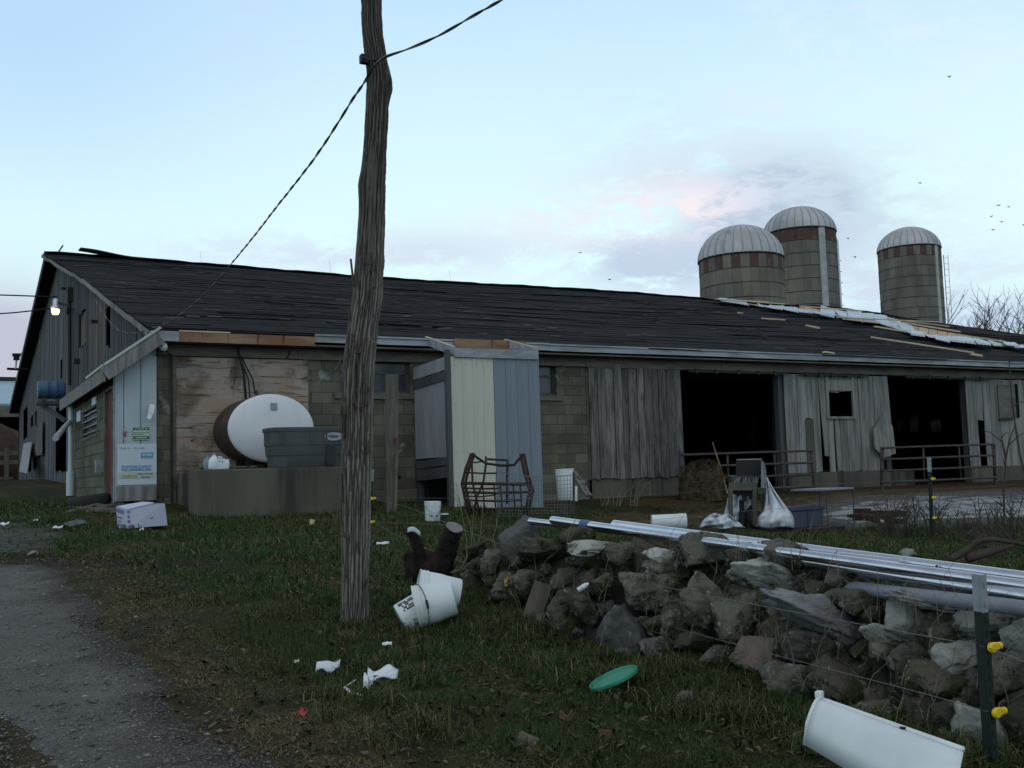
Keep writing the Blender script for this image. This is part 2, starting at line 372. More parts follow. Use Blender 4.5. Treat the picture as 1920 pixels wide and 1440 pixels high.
K['stone_pale'] = M_('pale_stone', (.42, .42, .395), (.23, .228, .205), 4, rough=.95, bump=1.0, bscale=14, bdist=.05, obrand=.25, spec=.08, lo=.4, hi=.6, spots=[((.055, .055, .042), 6, .55, .64), ((.40, .41, .40), 14, .60, .66), ((.07, .075, .04), 2.5, .57, .68)])
K['stone_pink'] = M_('pinkish_stone', (.24, .20, .165), (.16, .13, .105), 5, rough=.95, bump=1.0, bscale=14, bdist=.05, spec=.08, spots=[((.07, .07, .05), 5, .54, .64), ((.34, .30, .26), 12, .58, .65)])
K['stone_flake'] = M_('flaky_stone', (.38, .385, .395), (.22, .223, .228), 3, (1, 1, 1), rough=.9, bump=1, bscale=7, bstretch=(1, 6, 6), bdist=.05, spec=.12, spots=[((.34, .35, .37), 4, .57, .66, (1, 3, 3)), ((.035, .035, .03), 4, .6, .67, (.7, 5, 5))])
K['bark'] = M_('bark', (1, 1, 1), (.76, .75, .74), 6, (4, 4, .5), attr='Col', rough=.97, bump=1.0, bscale=22, bstretch=(6, 6, .7), spec=.08)
K['bark_bit'] = M_('bark_flake', (.11, .09, .075), (.075, .062, .052), 6, (4, 4, .5), rough=.97, bump=.8, bscale=20, bstretch=(5, 5, .8), spec=.1)
K['post'] = M_('post_wood', (.145, .135, .118), (.10, .092, .08), 4, (5, 5, .4), rough=.95, bump=.5, bscale=18, bstretch=(8, 8, .5), spots=[((.045, .04, .035), 5, .63, .7, (2, 2, .6)), ((.21, .2, .185), 4, .6, .72, (3, 3, .3), .6)], spec=.12)
K['log'] = M_('dark_log', (.038, .028, .026), (.022, .017, .017), 5, (3, 3, .6), rough=.95, bump=.8, bscale=14, bstretch=(5, 5, .8), spec=.1)
K['logend'] = M_('log_end', (.22, .20, .19), (.15, .135, .125), 9, rough=.95, bump=.3)
K['red'] = M_('red_paint', (.13, .018, .018), (.09, .014, .014), 2, (1, 1, .4), rough=.75)
K['blue'] = M_('blue_drum', (.06, .135, .225), (.05, .11, .19), 2, rough=.5)
K['purple'] = M_('purple_plastic', (.062, .062, .105), (.05, .05, .088), 2, rough=.6)
K['purple_print'] = M_('purple_print', (.26, .20, .42), (.14, .11, .28), 16, rough=.8)
K['carton'] = M_('carton_white', (.50, .52, .64), (.44, .46, .58), 3, rough=.85)
K['yellow'] = M_('yellow_plastic', (.72, .50, .015), rough=.45)
K['green'] = M_('green_plastic', (.03, .235, .145), (.025, .20, .12), 3, rough=.4)
K['dgreen'] = M_('green_paint', (.012, .024, .018), (.018, .028, .021), 8, rough=.7)
K['glass'] = M_('dusty_glass', (.035, .040, .050), (.055, .06, .07), 3, rough=.22, spec=.5)
K['dark'] = M_('dark_void', (.010, .010, .011), rough=1, spec=.05)  # near-black colour stands in for the shade of unlit interiors
K['hay'] = M_('hay', (.095, .072, .046), (.048, .036, .024), 12, rough=1, bump=.8, bscale=40, spec=.05, island=.35)
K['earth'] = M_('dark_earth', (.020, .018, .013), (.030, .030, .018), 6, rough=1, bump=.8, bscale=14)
K['soilpile'] = M_('brown_pile', (.060, .035, .022), (.035, .02, .014), 3, rough=1, bump=.8, bscale=12)
K['stave'] = M_('silo_stave', (.175, .168, .145), (.130, .125, .108), .8, (1, 1, .4), rough=.95, bump=.2, bscale=8, spots=[((.09, .09, .075), .9, .56, .72, (1, 1, .2), .6), ((.25, .24, .2), .7, .62, .75, (1, 1, .3), .5)], spec=.12, island=.12)
K['band_red'] = M_('red_brown_stave', (.100, .055, .046), (.085, .052, .045), .8, rough=.95, spots=[((.13, .12, .10), 1.3, .54, .66), ((.05, .035, .03), .9, .55, .7)])
K['dome_rib'] = M_('dome_rib', (.28, .28, .285), rough=.6, metal=.2)
K['chute'] = M_('chute_steel', (.36, .37, .38), (.28, .285, .29), 1.5, rough=.5, metal=.3)
K['dome'] = M_('dome_steel', (.47, .475, .49), (.36, .365, .375), .6, rough=.55, metal=.25, spots=[((.20, .19, .19), .5, .54, .72, (1, 1, .35), .75)])
K['twig'] = M_('twig', (.07, .055, .045), (.045, .036, .03), 5, rough=.95)
K['drystem'] = M_('dry_stem', (.20, .165, .105), (.13, .105, .07), 5, rough=.95)
K['bird'] = M_('bird', (.02, .02, .022), rough=.9)
K['teal'] = M_('teal_edge', (.02, .10, .095), rough=.6)
K['shedroof'] = M_('pale_blue_roof', (.30, .42, .48), (.27, .38, .43), .6, rough=.45)
K['bulb'] = M_('lit_bulb', (1, .9, .5), emit=((1, .86, .42), 3.5))
K['black'] = M_('black_ink', (.015, .015, .016), rough=.8)
K['inkblue'] = M_('sign_blue', (.12, .26, .46), (.15, .30, .48), 5, rough=.6)
K['inkorange'] = M_('sign_orange', (.42, .20, .06), rough=.6)
K['inkgreen'] = M_('sign_green', (.03, .12, .055), rough=.6)
K['inkwhite'] = M_('sign_white', (.48, .55, .60), rough=.6)
K['inkcream'] = M_('sign_cream', (.42, .48, .42), rough=.6)
K['inkred'] = M_('sign_rust', (.26, .09, .05), rough=.6)
K['tan'] = M_('tan', (.40, .27, .12), (.28, .17, .07), 9, rough=.85)
K['leafb'] = M_('dead_leaf', (.10, .052, .032), (.06, .035, .022), 9, rough=.85)
K['water'] = M_('standing_water', (.29, .295, .30), (.20, .203, .205), 3, rough=.5, spec=.55, bump=.35, bscale=9, bstretch=(1, .6, 1), spots=[((.035, .032, .028), 3.6, .50, .57, (.45, .9, 1)), ((.05, .045, .04), 12, .54, .60, (.45, 1, 1), .9)])
K['pvc'] = M_('grey_pvc', (.20, .215, .25), (.15, .16, .19), 3, rough=.55, spots=[((.30, .31, .34), 5, .6, .7)])
K['redbit'] = M_('red_plastic', (.45, .05, .06), rough=.5)
K['backwin'] = M_('dirty_pane', (.30, .29, .26), (.16, .13, .10), 2, rough=.7, trans=.35)
# ================================================================== GROUND
def mesh_np(name, co, quads=None, tris=None, col=None, mat=None, smooth=False):
    me = bpy.data.meshes.new(name)
    nq = 0 if quads is None else len(quads); nt = 0 if tris is None else len(tris)
    me.vertices.add(len(co)); me.vertices.foreach_set('co', np.asarray(co, np.float32).ravel())
    idx = np.concatenate([a.ravel() for a in (quads, tris) if a is not None]).astype(np.int32)
    me.loops.add(len(idx)); me.loops.foreach_set('vertex_index', idx)
    me.polygons.add(nq+nt)
    st = np.concatenate([np.arange(nq)*4, nq*4+np.arange(nt)*3]).astype(np.int32)
    me.polygons.foreach_set('loop_start', st)
    me.update(calc_edges=True)
    if col is not None:
        a = me.attributes.new('Col', 'FLOAT_COLOR', 'POINT')
        c = np.ones((len(co), 4), np.float32); c[:, :3] = col; a.data.foreach_set('color', c.ravel())
    if smooth: me.polygons.foreach_set('use_smooth', np.ones(nq+nt, bool))
    if mat: me.materials.append(mat)
    me.validate(); o = bpy.data.objects.new(name, me); COL.objects.link(o); return o
def seg_dist(px, py, pts):
    d = np.full(px.shape, 1e9)
    for (ax, ay), (bx, by) in zip(pts[:-1], pts[1:]):
        vx, vy = bx-ax, by-ay; t = np.clip(((px-ax)*vx+(py-ay)*vy)/(vx*vx+vy*vy), 0, 1)
        d = np.minimum(d, np.hypot(px-ax-t*vx, py-ay-t*vy))
    return d
def inside(px, py, poly):
    r = np.zeros(px.shape, bool); n = len(poly)
    for i in range(n):
        (ax, ay), (bx, by) = poly[i], poly[(i+1) % n]
        c = ((ay > py) != (by > py)) & (px < (bx-ax)*(py-ay)/((by-ay) if by != ay else 1e-9)+ax); r ^= c
    return r
DR_EDGE = [tuple(G(x, y)[:2]) for x, y in [(-120, 1068), (0, 1062), (70, 1060), (135, 1088), (180, 1140), (225, 1205), (280, 1275), (345, 1345), (430, 1400), (540, 1450), (700, 1540)]]
DR_POLY = DR_EDGE + [(3.0, -2.5), (-9, -2.5), (-9, 11.0)]
DR2 = [tuple(G(x, y)[:2]) for x, y in [(-150, 975), (40, 980), (110, 1000), (95, 1028), (30, 1036), (-150, 1045)]]
YARD = [tuple(G(x, y)[:2]) for x, y in [(1090, 985), (1150, 962), (1300, 958), (1500, 935), (1640, 912), (1960, 905), (1990, 965), (1760, 985), (1560, 998), (1350, 1000)]]
PUD0 = [tuple(G(x, y)[:2]) for x, y in [(1500, 968), (1590, 945), (1660, 932), (1760, 926), (1900, 922), (2010, 920), (2040, 962), (1900, 972), (1790, 976), (1740, 985), (1640, 988), (1500, 990)]]
def drive_sd(X, Y):          # >0 inside the drive
    s = np.where(inside(X, Y, DR_POLY), 1, -1)*seg_dist(X, Y, DR_EDGE)
    return s + (fbm(X*1.1, Y*1.1, 3)-.5)*.32 + (fbm(X*9, Y*9, 5)-.5)*.10
def poly_sd(X, Y, poly):
    return np.where(inside(X, Y, poly), 1, -1)*seg_dist(X, Y, poly+poly[:1])
def bumps(X, Y):
    near = np.clip(1-(np.hypot(X-4, Y-8)-25)/10, 0, 1)
    return ((fbm(X*.9, Y*.9, 11)-.5)*.09 + (fbm(X*4, Y*4, 12)-.5)*.035)*near*np.where(Y > 18.3, .3, 1)
def lines(a, b, st, lim):
    v = list(np.arange(a, b, st)); d = st; x = v[-1]; R_ = []
    while x < lim: d *= 1.35; x += d; R_.append(x)
    d = st; x = a; L_ = []
    while x > -lim: d *= 1.35; x -= d; L_.append(x)
    return np.array(L_[::-1]+v+R_)
gx = lines(-7, 16, .13, 900); gy = lines(-1, 19, .13, 900)
GX, GY = np.meshgrid(gx, gy)
GZ = gzv(GX, GY) + bumps(GX, GY)
n_a = fbm(GX*.8, GY*.8, 21); n_b = fbm(GX*3, GY*3, 22); n_c = fbm(GX*9, GY*9, 23)
grassc = np.stack([.018+.018*n_b, .026+.018*n_b, .009+.007*n_b], -1)
straw = np.stack([.085+.05*n_c, .060+.035*n_c, .032+.02*n_c], -1)
mud = np.stack([.040+.02*n_c, .030+.015*n_c, .022+.010*n_c], -1)
grit = np.stack([.10+.06*n_c, .105+.06*n_c, .11+.06*n_c], -1)
sd = drive_sd(GX, GY)
def lerp(a, b, t): return a*(1-t[..., None]) + b*t[..., None]
gc = lerp(grassc, straw, sstep((n_a+.35*n_c-.62)/.25)*.5)
worn = np.clip(sstep((sd+.95)/.8) + .25*sstep((fbm(GX*.6, GY*.6, 31)-.55)/.2)*(GX < 4), 0, 1)
gc = lerp(gc, lerp(mud, straw*.85, sstep((n_c-.33)/.3)*.85), worn*.62)
gc = lerp(gc, mud*.7, sstep((poly_sd(GX, GY, [tuple(G(x, y)[:2]) for x, y in [(-60, 1042), (90, 1038), (330, 1050), (420, 1062), (150, 1062), (-60, 1060)]])+.25)/.35))
gc = lerp(gc, grit, sstep((poly_sd(GX, GY, DR2)+.3+(n_b-.5))/.5)*.5)
yd = sstep((poly_sd(GX, GY, YARD)+.4+(n_b-.5)*1.2)/.6)
gc = lerp(gc, lerp(mud, straw, sstep((n_c-.35)/.3)), yd*.9)
gc = lerp(gc, mud, sstep((GY-17.4)/1.0)*.8*(GX > 9))
pg = sstep((poly_sd(GX, GY, PUD0)+.9+(n_b-.5)*1.4)/.9); gc = lerp(gc, grit*1.0, pg*.75)
gc = lerp(gc, mud*.4, sstep((GY-18.4)/.3)*(GX > 3.4))  # barn floor mud, colour darkened to stand in for indoor shade
ny, nx = GX.shape; ii = np.arange(ny*nx).reshape(ny, nx)
Q = np.stack([ii[:-1, :-1], ii[:-1, 1:], ii[1:, 1:], ii[1:, :-1]], -1).reshape(-1, 4)
ground = mesh_np('ground', np.stack([GX, GY, GZ], -1).reshape(-1, 3), Q, None, gc.reshape(-1, 3), K['soil'], True)
tag(ground, 'rough grassy ground with mud and straw in front of the barn', 'ground', kind='structure')
def gsurf(X, Y): return gzv(X, Y)+bumps(np.asarray(X, float), np.asarray(Y, float))

# gravel drive: a sheet with a ragged edge
dx = np.arange(-8, 3.2, .07); dy = np.arange(-2.2, 12.3, .07); DX, DY = np.meshgrid(dx, dy)
dsd = drive_sd(DX, DY)
DZ = gsurf(DX, DY) + np.clip(dsd*.10, -.05, .014) + (fbm(DX*7, DY*7, 41)-.5)*.02*np.clip(dsd*4, 0, 1)
ok = dsd > -.35; ny, nx = DX.shape; ii = np.arange(ny*nx).reshape(ny, nx)
okf = ok[:-1, :-1] & ok[:-1, 1:] & ok[1:, 1:] & ok[1:, :-1]
# wear hollows: patches of bare dirt / straw lie over the grit at the lower left
bald = poly_sd(DX, DY, [tuple(G(x, y)[:2]) for x, y in [(-60, 1350), (30, 1360), (65, 1400), (60, 1460), (-80, 1470)]]) + (fbm(DX*4, DY*4, 44)-.5)*.3
DZ -= np.clip((bald+.1)*.2, 0, .05)
Q = np.stack([ii[:-1, :-1], ii[:-1, 1:], ii[1:, 1:], ii[1:, :-1]], -1)[okf]
used = np.unique(Q); remap = -np.ones(ny*nx, int); remap[used] = np.arange(len(used))
dm = sstep((dsd+(fbm(DX*5, DY*5, 46)-.5)*.5-.02)/.42)[..., None]; DCc = np.array([.040, .032, .024])*(1-dm)+np.array([.112, .110, .104])*dm
drive = mesh_np('gravel_driveway', np.stack([DX, DY, DZ], -1).reshape(-1, 3)[used], remap[Q], None, DCc.reshape(-1, 3)[used], K['drive'], True)
tag(drive, 'grey gravel driveway curving in from the lower left', 'driveway', kind='structure')

# loose gravel
octv = np.array([(1, 0, 0), (0, 1, 0), (-1, 0, 0), (0, -1, 0), (.1, .1, .8), (0, 0, -.6)], float)
octf = np.array([(0, 1, 4), (1, 2, 4), (2, 3, 4), (3, 0, 4), (1, 0, 5), (2, 1, 5), (3, 2, 5), (0, 3, 5)])
def pebbles(P, S, C, name):
    n = len(P); a = RNG.uniform(0, 6.28, n); ca, sa = np.cos(a), np.sin(a)
    V = octv[None]*(1+RNG.uniform(-.3, .3, (n, 6, 3)))*S[:, None, None]*np.stack([np.ones(n), RNG.uniform(.6, 1, n), RNG.uniform(.4, .75, n)], -1)[:, None]
    X = V[..., 0]*ca[:, None]-V[..., 1]*sa[:, None]; Y = V[..., 0]*sa[:, None]+V[..., 1]*ca[:, None]
    V = np.stack([X, Y, V[..., 2]], -1)+P[:, None]
    T = (octf[None]+6*np.arange(n)[:, None, None]).reshape(-1, 3)
    return mesh_np(name, V.reshape(-1, 3), None, T, np.repeat(C, 6, 0), K['gravel'])
N = 42000
# sample by distance so near stones are dense
s = 3.6+(RNG.uniform(0, 1, N)**1.5)*8; lat = RNG.uniform(-.60, -.12, N)*s
px = s*math.sin(YAW)+lat*math.cos(YAW); py = s*math.cos(YAW)-lat*math.sin(YAW)
keep = (drive_sd(px, py) > .02-.75*RNG.uniform(0, 1, N)**6) & (RNG.uniform(0, 1, N) < .35+.65*sstep((fbm(px*2, py*2, 51)-.35)/.3))
px, py = px[keep], py[keep]; n = len(px)
S = RNG.lognormal(-5.3, .5, n); S = np.clip(S, .0025, .028)
v = RNG.uniform(.06, .20, n)*np.where(RNG.uniform(0, 1, n) < .06, 1.9, 1)
tint = RNG.uniform(-.06, .06, n)
C = np.stack([v*(1.02+tint), v, v*(.95-tint)], -1)
P = np.stack([px, py, gsurf(px, py)+.012+S*.25], -1)
tag(pebbles(P, S, C, 'gravel_chips'), 'loose grey gravel chips strewn over the driveway', 'gravel', kind='stuff')

# puddle / wet slab in the yard
PUD = [tuple(G(x, y)[:2]) for x, y in [(1552, 968), (1590, 948), (1660, 936), (1760, 931), (1900, 928), (2010, 926), (2040, 958), (1900, 968), (1790, 972), (1740, 981), (1700, 985), (1640, 984), (1570, 985)]]
xs = np.arange(10, 24, .07); ys = np.arange(9, 19, .07); AX, AY = np.meshgrid(xs, ys)
# keep inside, with ragged holes
a_sd = poly_sd(AX, AY, PUD) + (fbm(AX*1.5, AY*2.5, 61)-.5)*1.1
ok = a_sd > -.3
AZ = gsurf(AX, AY)+np.clip((a_sd-.1)*.12, -.05, .012)
ny, nx = AX.shape; ii = np.arange(ny*nx).reshape(ny, nx)
okf = ok[:-1, :-1] & ok[:-1, 1:] & ok[1:, 1:] & ok[1:, :-1]
Q = np.stack([ii[:-1, :-1], ii[:-1, 1:], ii[1:, 1:], ii[1:, :-1]], -1)[okf]
used = np.unique(Q); remap = -np.ones(ny*nx, int); remap[used] = np.arange(len(used))
tag(mesh_np('puddle', np.stack([AX, AY, AZ], -1).reshape(-1, 3)[used], remap[Q], None, None, K['water'], True), 'shallow pale puddle on the barnyard mud below the right gate', 'puddle', kind='structure')
PUD2 = [tuple(G(x, y)[:2]) for x, y in [(1090, 968), (1150, 963), (1290, 965), (1330, 972), (1230, 978), (1120, 979)]]

# ================================================================== BARN
barn = thing('dairy_barn', (14, 24, 1.2), 'long low dairy barn of concrete block and weathered boards under a black felt roof', 'barn')
EY = 18.17                                   # eave line
EZ = 4.20; RY = 38.5
def ridge_z(X):
    return 9.58 - 1.25*float(sstep((X-38)/20.)) if X > 38 else 9.55+.05*math.sin(X*.3)
def roofz(X, Y):
    t = (Y-EY)/(RY-EY)
    if t <= 1: return EZ + (ridge_z(X)-EZ)*t + .07*math.sin(math.pi*t)*math.sin(X*.22+1)+.03*math.sin(X*.9+Y*.4)*t*(1-t)*4
    return ridge_z(X) - (Y-RY)*.213
def RF(x, y, lift=.06):
    d = pray(x, y); lo, hi = 5., 140.
    for i in range(1, 400):
        p = EYE + d*(i*.25+12)
        if p.y > EY and p.z < roofz(p.x, p.y)+lift: hi = i*.25+12; break
        lo = i*.25+12
    for i in range(30):
        mid = (lo+hi)/2; p = EYE+d*mid
        if p.y > EY and p.z < roofz(p.x, p.y)+lift: hi = mid
        else: lo = mid
    return EYE+d*hi
X0, X1 = 3.12, 62.
# roof deck + felt courses
mb = MB()
mb.grid(lambda u, v: (X0+(X1-X0)*u, EY+(RY-EY)*v, roofz(X0+(X1-X0)*u, EY+(RY-EY)*v)-.005), 60, 30)
mb.grid(lambda u, v: (X0+(X1-X0)*u, EY+.01+(RY-EY)*v, roofz(X0+(X1-X0)*u, EY+(RY-EY)*v)-.13), 60, 30)
mb.grid(lambda u, v: (X0+.08+(X1-X0)*u, RY+18.8*v, roofz(X0+(X1-X0)*u, RY+18.8*v)+.00), 60, 20)
mb.grid(lambda u, v: (X0+.08+(X1-X0)*u, RY+18.8*v, roofz(X0+(X1-X0)*u, RY+18.8*v)-.16), 60, 20)
roof = mb.build('roof', K['roof'], barn, smooth=True)
mb = MB(); rr = random.Random(3)
nc = 104
for c in range(nc):                           # overlapping lapped courses, each cut into sheets of uneven length
    y0 = EY-.05+(RY-EY)*c/nc; y1 = EY+(RY-EY)*(c+1.25)/nc
    if y1 > RY: y1 = RY
    x = X0-rr.uniform(0, .5)
    while x < X1:
        L = rr.uniform(1.2, 4.5)*(1 if x < 25 else 1.5); xe = min(x+L, X1); xs_ = max(x, X0-.02)
        lf = rr.uniform(.006, .014) + (.03 if rr.random() < .025 else 0); jy = rr.uniform(-.05, .05)
        l2 = lf+rr.uniform(-.012, .012)
        if rr.random() > .015:
            a = (xs_, y0+jy, roofz(xs_, y0)+lf); b = (xe-.012, y0+jy+rr.uniform(-.03, .03), roofz(xe, y0)+l2)
            cc = (xe-.012, y1, roofz(xe, y1)+.010); d = (xs_, y1, roofz(xs_, y1)+.010)
            a2 = (a[0], a[1]+.004, a[2]-.015); b2_ = (b[0], b[1]+.004, b[2]-.015)
            mb.add([a, b, cc, d, a2, b2_], [(0, 1, 2, 3), (4, 5, 1, 0)])
        x += L
felt = mb.build('felt_course', K['roof'], barn, fix=False)
# scattered pale chips and torn scraps lying on the felt
mb = MB()
for i in range(260):
    X = rr.uniform(3.5, 40); Y = rr.uniform(18.6, 36)
    p = Vector((X, Y, roofz(X, Y)+.05)); L = rr.uniform(.05, .35)
    mb.box(p, (L, rr.uniform(.02, .06), .006), Matrix.Rotation(rr.uniform(-.5, .5), 3, 'Z') @ Matrix.Rotation(.26, 3, 'X'))
mb.build('felt_scrap', K['frieze'], barn)['kind'] = 'stuff'
# ridge cap, lifted and curled at the left
mb = MB()
def rc(u, v):
    X = X0+.05+(X1-X0)*u; w = (v-.5)*.7
    return (X, RY+w, ridge_z(X)+.10-.26*abs(w)+.012*math.sin(X*2.1)+.012*math.sin(X*5.3))
mb.grid(rc, 120, 4); mb.build('ridge_cap', K['ridge'], barn, smooth=True)
mb = MB()
p0 = PY(150, 487, RY-.2); p1 = PY(232, 492, RY-.2)
def curl(u, v):
    X = p0.x+(p1.x+.6-p0.x)*u; k = (1-u)**1.1
    return (X, RY-.40+v*.7, ridge_z(X)+.02+k*.26*(.75+.25*v)+.02*math.sin(X*3))
mb.grid(curl, 20, 4)
cf = mb.build('ridge_flashing', K['ridge'], barn, smooth=True); so = cf.modifiers.new('s', 'SOLIDIFY'); so.thickness = .05
for px_, py_, h in [(378, 494, .5), (620, 508, .45), (845, 525, .45)]:      # thin wires standing on the ridge
    p = PY(px_, py_+2, RY); MB().tube([p, p+Vector((-.05, 0, h))], .004, 5).build('ridge_wire', K['wire'], barn)
mb = MB(); a = PY(103, 482, RY); mb.beam(a, a+Vector((.25, 0, .42)), .08, .05); mb.build('splintered_stick', K['board'], barn)

# eave trim
def eave(x0, x1, mat, name, z0=-.20, z1=-.03, y=EY-.035, th=.03):
    mb = MB(); n = max(1, int((x1-x0)/2.4))
    for i in range(n):
        a = x0+(x1-x0)*i/n; b = x0+(x1-x0)*(i+1)/n-.006; j = rr.uniform(-.006, .006)
        mb.b2((a, y+rr.uniform(-.003, .003), EZ+z0+j), (b, y+th, EZ+z1+j))
    return mb.build(name, mat, barn)
fx0, fx1 = PY(336, 630, EY).x, PY(590, 630, EY).x
eave(X0, fx0, K['trim'], 'fascia'); f2 = eave(fx0, fx1, K['new_wood'], 'fascia'); f2['label'] = 'new reddish brown length of fascia with dark stains'
eave(fx1, X1, K['trim'], 'fascia', -.135, -.03)
eave(fx1, X1, K['trim'], 'drip_edge', -.022, .012, EY-.06, .05)
MB().b2((fx0, EY-.04, EZ-.03), (fx0+.85, EY-.01, EZ-.008)).build('wood_splinter', K['lath'], barn)
eave(3.3, X1, K['frieze'], 'frieze_board', -.40, -.21, YW-.06, .05)
mb = MB(); mb.b2((3.2, EY+.01, EZ-.20), (X1, YW-.02, EZ-.17)); mb.build('soffit', K['frieze'], barn)

# ---- block front wall with two windows
def holed(u0, u1, z0, z1, holes, y, th=.2, flip=None):
    us = sorted({u0, u1, *[h[i] for h in holes for i in (0, 1)]}); zs = sorted({z0, z1, *[h[i] for h in holes for i in (2, 3)]})
    def void(a, b): return any(h[0] <= a < h[1] and h[2] <= b < h[3] for h in holes) or not (u0 <= a < u1 and z0 <= b < z1)
    P = (lambda u, d, z: (u, y+d, z)) if flip is None else (lambda u, d, z: (flip+d, u, z))
    mb = MB()
    for i in range(len(us)-1):
        for j in range(len(zs)-1):
            a, b, c, d = us[i], us[i+1], zs[j], zs[j+1]
            if void(a, c): continue
            for dd in (0, th): mb.add([P(a, dd, c), P(b, dd, c), P(b, dd, d), P(a, dd, d)], [(0, 1, 2, 3)])
            if i == 0 or void(us[i-1], c): mb.add([P(a, 0, c), P(a, th, c), P(a, th, d), P(a, 0, d)], [(0, 1, 2, 3)])
            if i == len(us)-2 or void(us[i+1], c): mb.add([P(b, 0, c), P(b, th, c), P(b, th, d), P(b, 0, d)], [(0, 1, 2, 3)])
            if j == 0 or void(a, zs[j-1]): mb.add([P(a, 0, c), P(b, 0, c), P(b, th, c), P(a, th, c)], [(0, 1, 2, 3)])
            if j == len(zs)-2 or void(a, zs[j+1]): mb.add([P(a, 0, d), P(b, 0, d), P(b, th, d), P(a, th, d)], [(0, 1, 2, 3)])
    return mb
def hx(x, y=780): return PY(x, y, YW).x
w1a, w1b = hx(637, 700), hx(769, 700); w2a, w2b = hx(915, 705), hx(1043, 705)
wz0, wz1 = PY(770, 738, YW).z, PY(770, 658, YW).z
xe = hx(1100, 780)
holed(3.27, xe, .7, EZ-.21, [(w1a, w1b, wz0, wz1), (w2a, w2b, wz0, wz1)], YW).build('block_wall', K['block_f'], barn, fix=False)
def window(a, b, z0, z1, label=None):
    mb = MB(); t = .05; y = YW+.10
    mb.b2((a, y, z0), (a+t, y+.06, z1)); mb.b2((b-t, y, z0), (b, y+.06, z1)); mb.b2((a+t, y, z0), (b-t, y+.06, z0+t)); mb.b2((a+t, y, z1-t), (b-t, y+.06, z1))
    mid = (a+b)/2; zm = z0+(z1-z0)*.48
    mb.b2((mid-.02, y+.002, z0+t), (mid+.02, y+.05, z1-t)); mb.b2((a+t, y+.004, zm-.025), (mid-.02, y+.048, zm+.025)); mb.b2((mid+.02, y+.004, zm-.025), (b-t, y+.048, zm+.025))
    w = mb.build('window', K['board_old'], barn)
    if label: w['label'] = label
    MB().b2((a+t, y+.025, z0+t), (b-t, y+.032, z1-t)).build('pane', K['glass'], w)
    MB().b2((a-.12, YW-.05, z0-.11), (b+.12, YW+.12, z0-.002)).build('sill', K['frieze'], w)
window(w1a, w1b, wz0, wz1, 'dusty four pane window behind the plank post'); window(w2a, w2b, wz0, wz1, 'dusty window half hidden by the metal clad entry')
# plywood sheet over the wall at the left, with battens
a = PY(330, 646, YW-.03); b = PY(580, 870, YW-.03)
zt = EZ-.42
pm = MB(); xm = (a.x+b.x)/2; zs_ = a.z-1.22
pm.b2((a.x, YW-.032, zs_+.004), (b.x, YW-.006, zt)); pm.b2((a.x, YW-.030, 1.62), (b.x, YW-.006, zs_))
pm.build('plywood_panel', K['ply'], barn)
MB().b2((a.x-.10, YW-.05, 1.2), (a.x-.01, YW-.003, zt)).build('corner_batten', K['frieze'], barn)
# thin pipe and lamp at the left corner
q = PY(322, 668, YW-.09); mb = MB(); mb.tube([PY(300, 645, YW-.25), PY(306, 652, YW-.25), q, Vector((q.x, q.y, 1.25))], .018, 6); mb.build('conduit', K['dkmetal'], barn)
cl = MB(); c0 = PY(306, 649, YW-.25)
cl.lathe([(.02, -.02), (.055, .0), (.07, .05), (.055, .11), (.02, .13), (0, .13)], 14, Matrix.Translation(c0-Vector((0, 0, .06))) @ Matrix.Rotation(.6, 4, 'X'))
fl = cl.build('flood_lamp', K['white'], barn, smooth=True)
MB().beam(c0+Vector((-.12, .05, -.16)), c0+Vector((.2, .1, .10)), .02, .02).build('bracket', K['dkmetal'], fl)
# black conduits running from eave down into the tank
for pts in ([(447, 640), (447, 660), (457, 700), (461, 750)], [(447, 662), (466, 712), (469, 752)], [(452, 668), (474, 712), (479, 740)]):
    MB().tube([PY(x, y, YW-.10-.03*i) for i, (x, y) in enumerate(pts)], .022 if pts[1] == (447, 660) else .012, 6).build('conduit', K['rubber'], barn, smooth=True)
MB().tube([PY(540, 655, YW-.1), PY(543, 662, YW-.1), PY(538, 672, YW-.1)], .012, 6).build('conduit', K['rubber'], barn)

# ---- boarded bays to the right
FZ = 1.48
def boards(x0, x1, z0, z1, y, n, name, mat, parent=barn, jit=.02, th=.025, skip=(), jb=.03, gap=.006):
    mb = MB(); xs = [x0+(x1-x0)*i/n+(rr.uniform(-.15, .15)*(x1-x0)/n if 0 < i < n else 0) for i in range(n+1)]
    for i in range(n):
        if i in skip: continue
        a, b = xs[i]+gap/2, xs[i+1]-gap/2; dy = rr.uniform(-jit, jit); zb = z0+rr.uniform(-jb, jb)*.6; zt_ = z1+rr.uniform(-.01, .01); tw = rr.uniform(-.012, .012); ln = rr.uniform(-.012, .012)
        zc = zb+rr.uniform(-.03, .03)
        mb.add([(a, y+dy, zb), (b, y+dy+tw, zc), (b+ln, y+dy+tw, zt_), (a+ln, y+dy, zt_), (a, y+dy+th, zb), (b, y+dy+th+tw, zc), (b+ln, y+dy+th+tw, zt_), (a+ln, y+dy+th, zt_)],
               [(0, 1, 2, 3), (7, 6, 5, 4), (0, 4, 5, 1), (1, 5, 6, 2), (2, 6, 7, 3), (3, 7, 4, 0)])
    return mb.build(name, mat, parent)
dz1 = PY(1190, 684, YW).z
bx0, bx1 = hx(1103, 790), hx(1277, 790)
sd_ = boards(bx0, bx1, FZ-.02, dz1, YW-.07, 12, 'sliding_door', K['board'], gap=.012, jit=.018); sd_['label'] = 'closed sliding door of grey weathered boards'
MB().b2((xe+.003, YW-.02, .8), (bx0+.02, YW+.15, dz1)).build('door_jamb', K['frieze'], barn)
hd = MB(); hd.b2((xe-.02, YW-.085, dz1+.02), (hx(1278), YW-.03, EZ-.41)); hd.build('header_board', K['frieze'], barn)
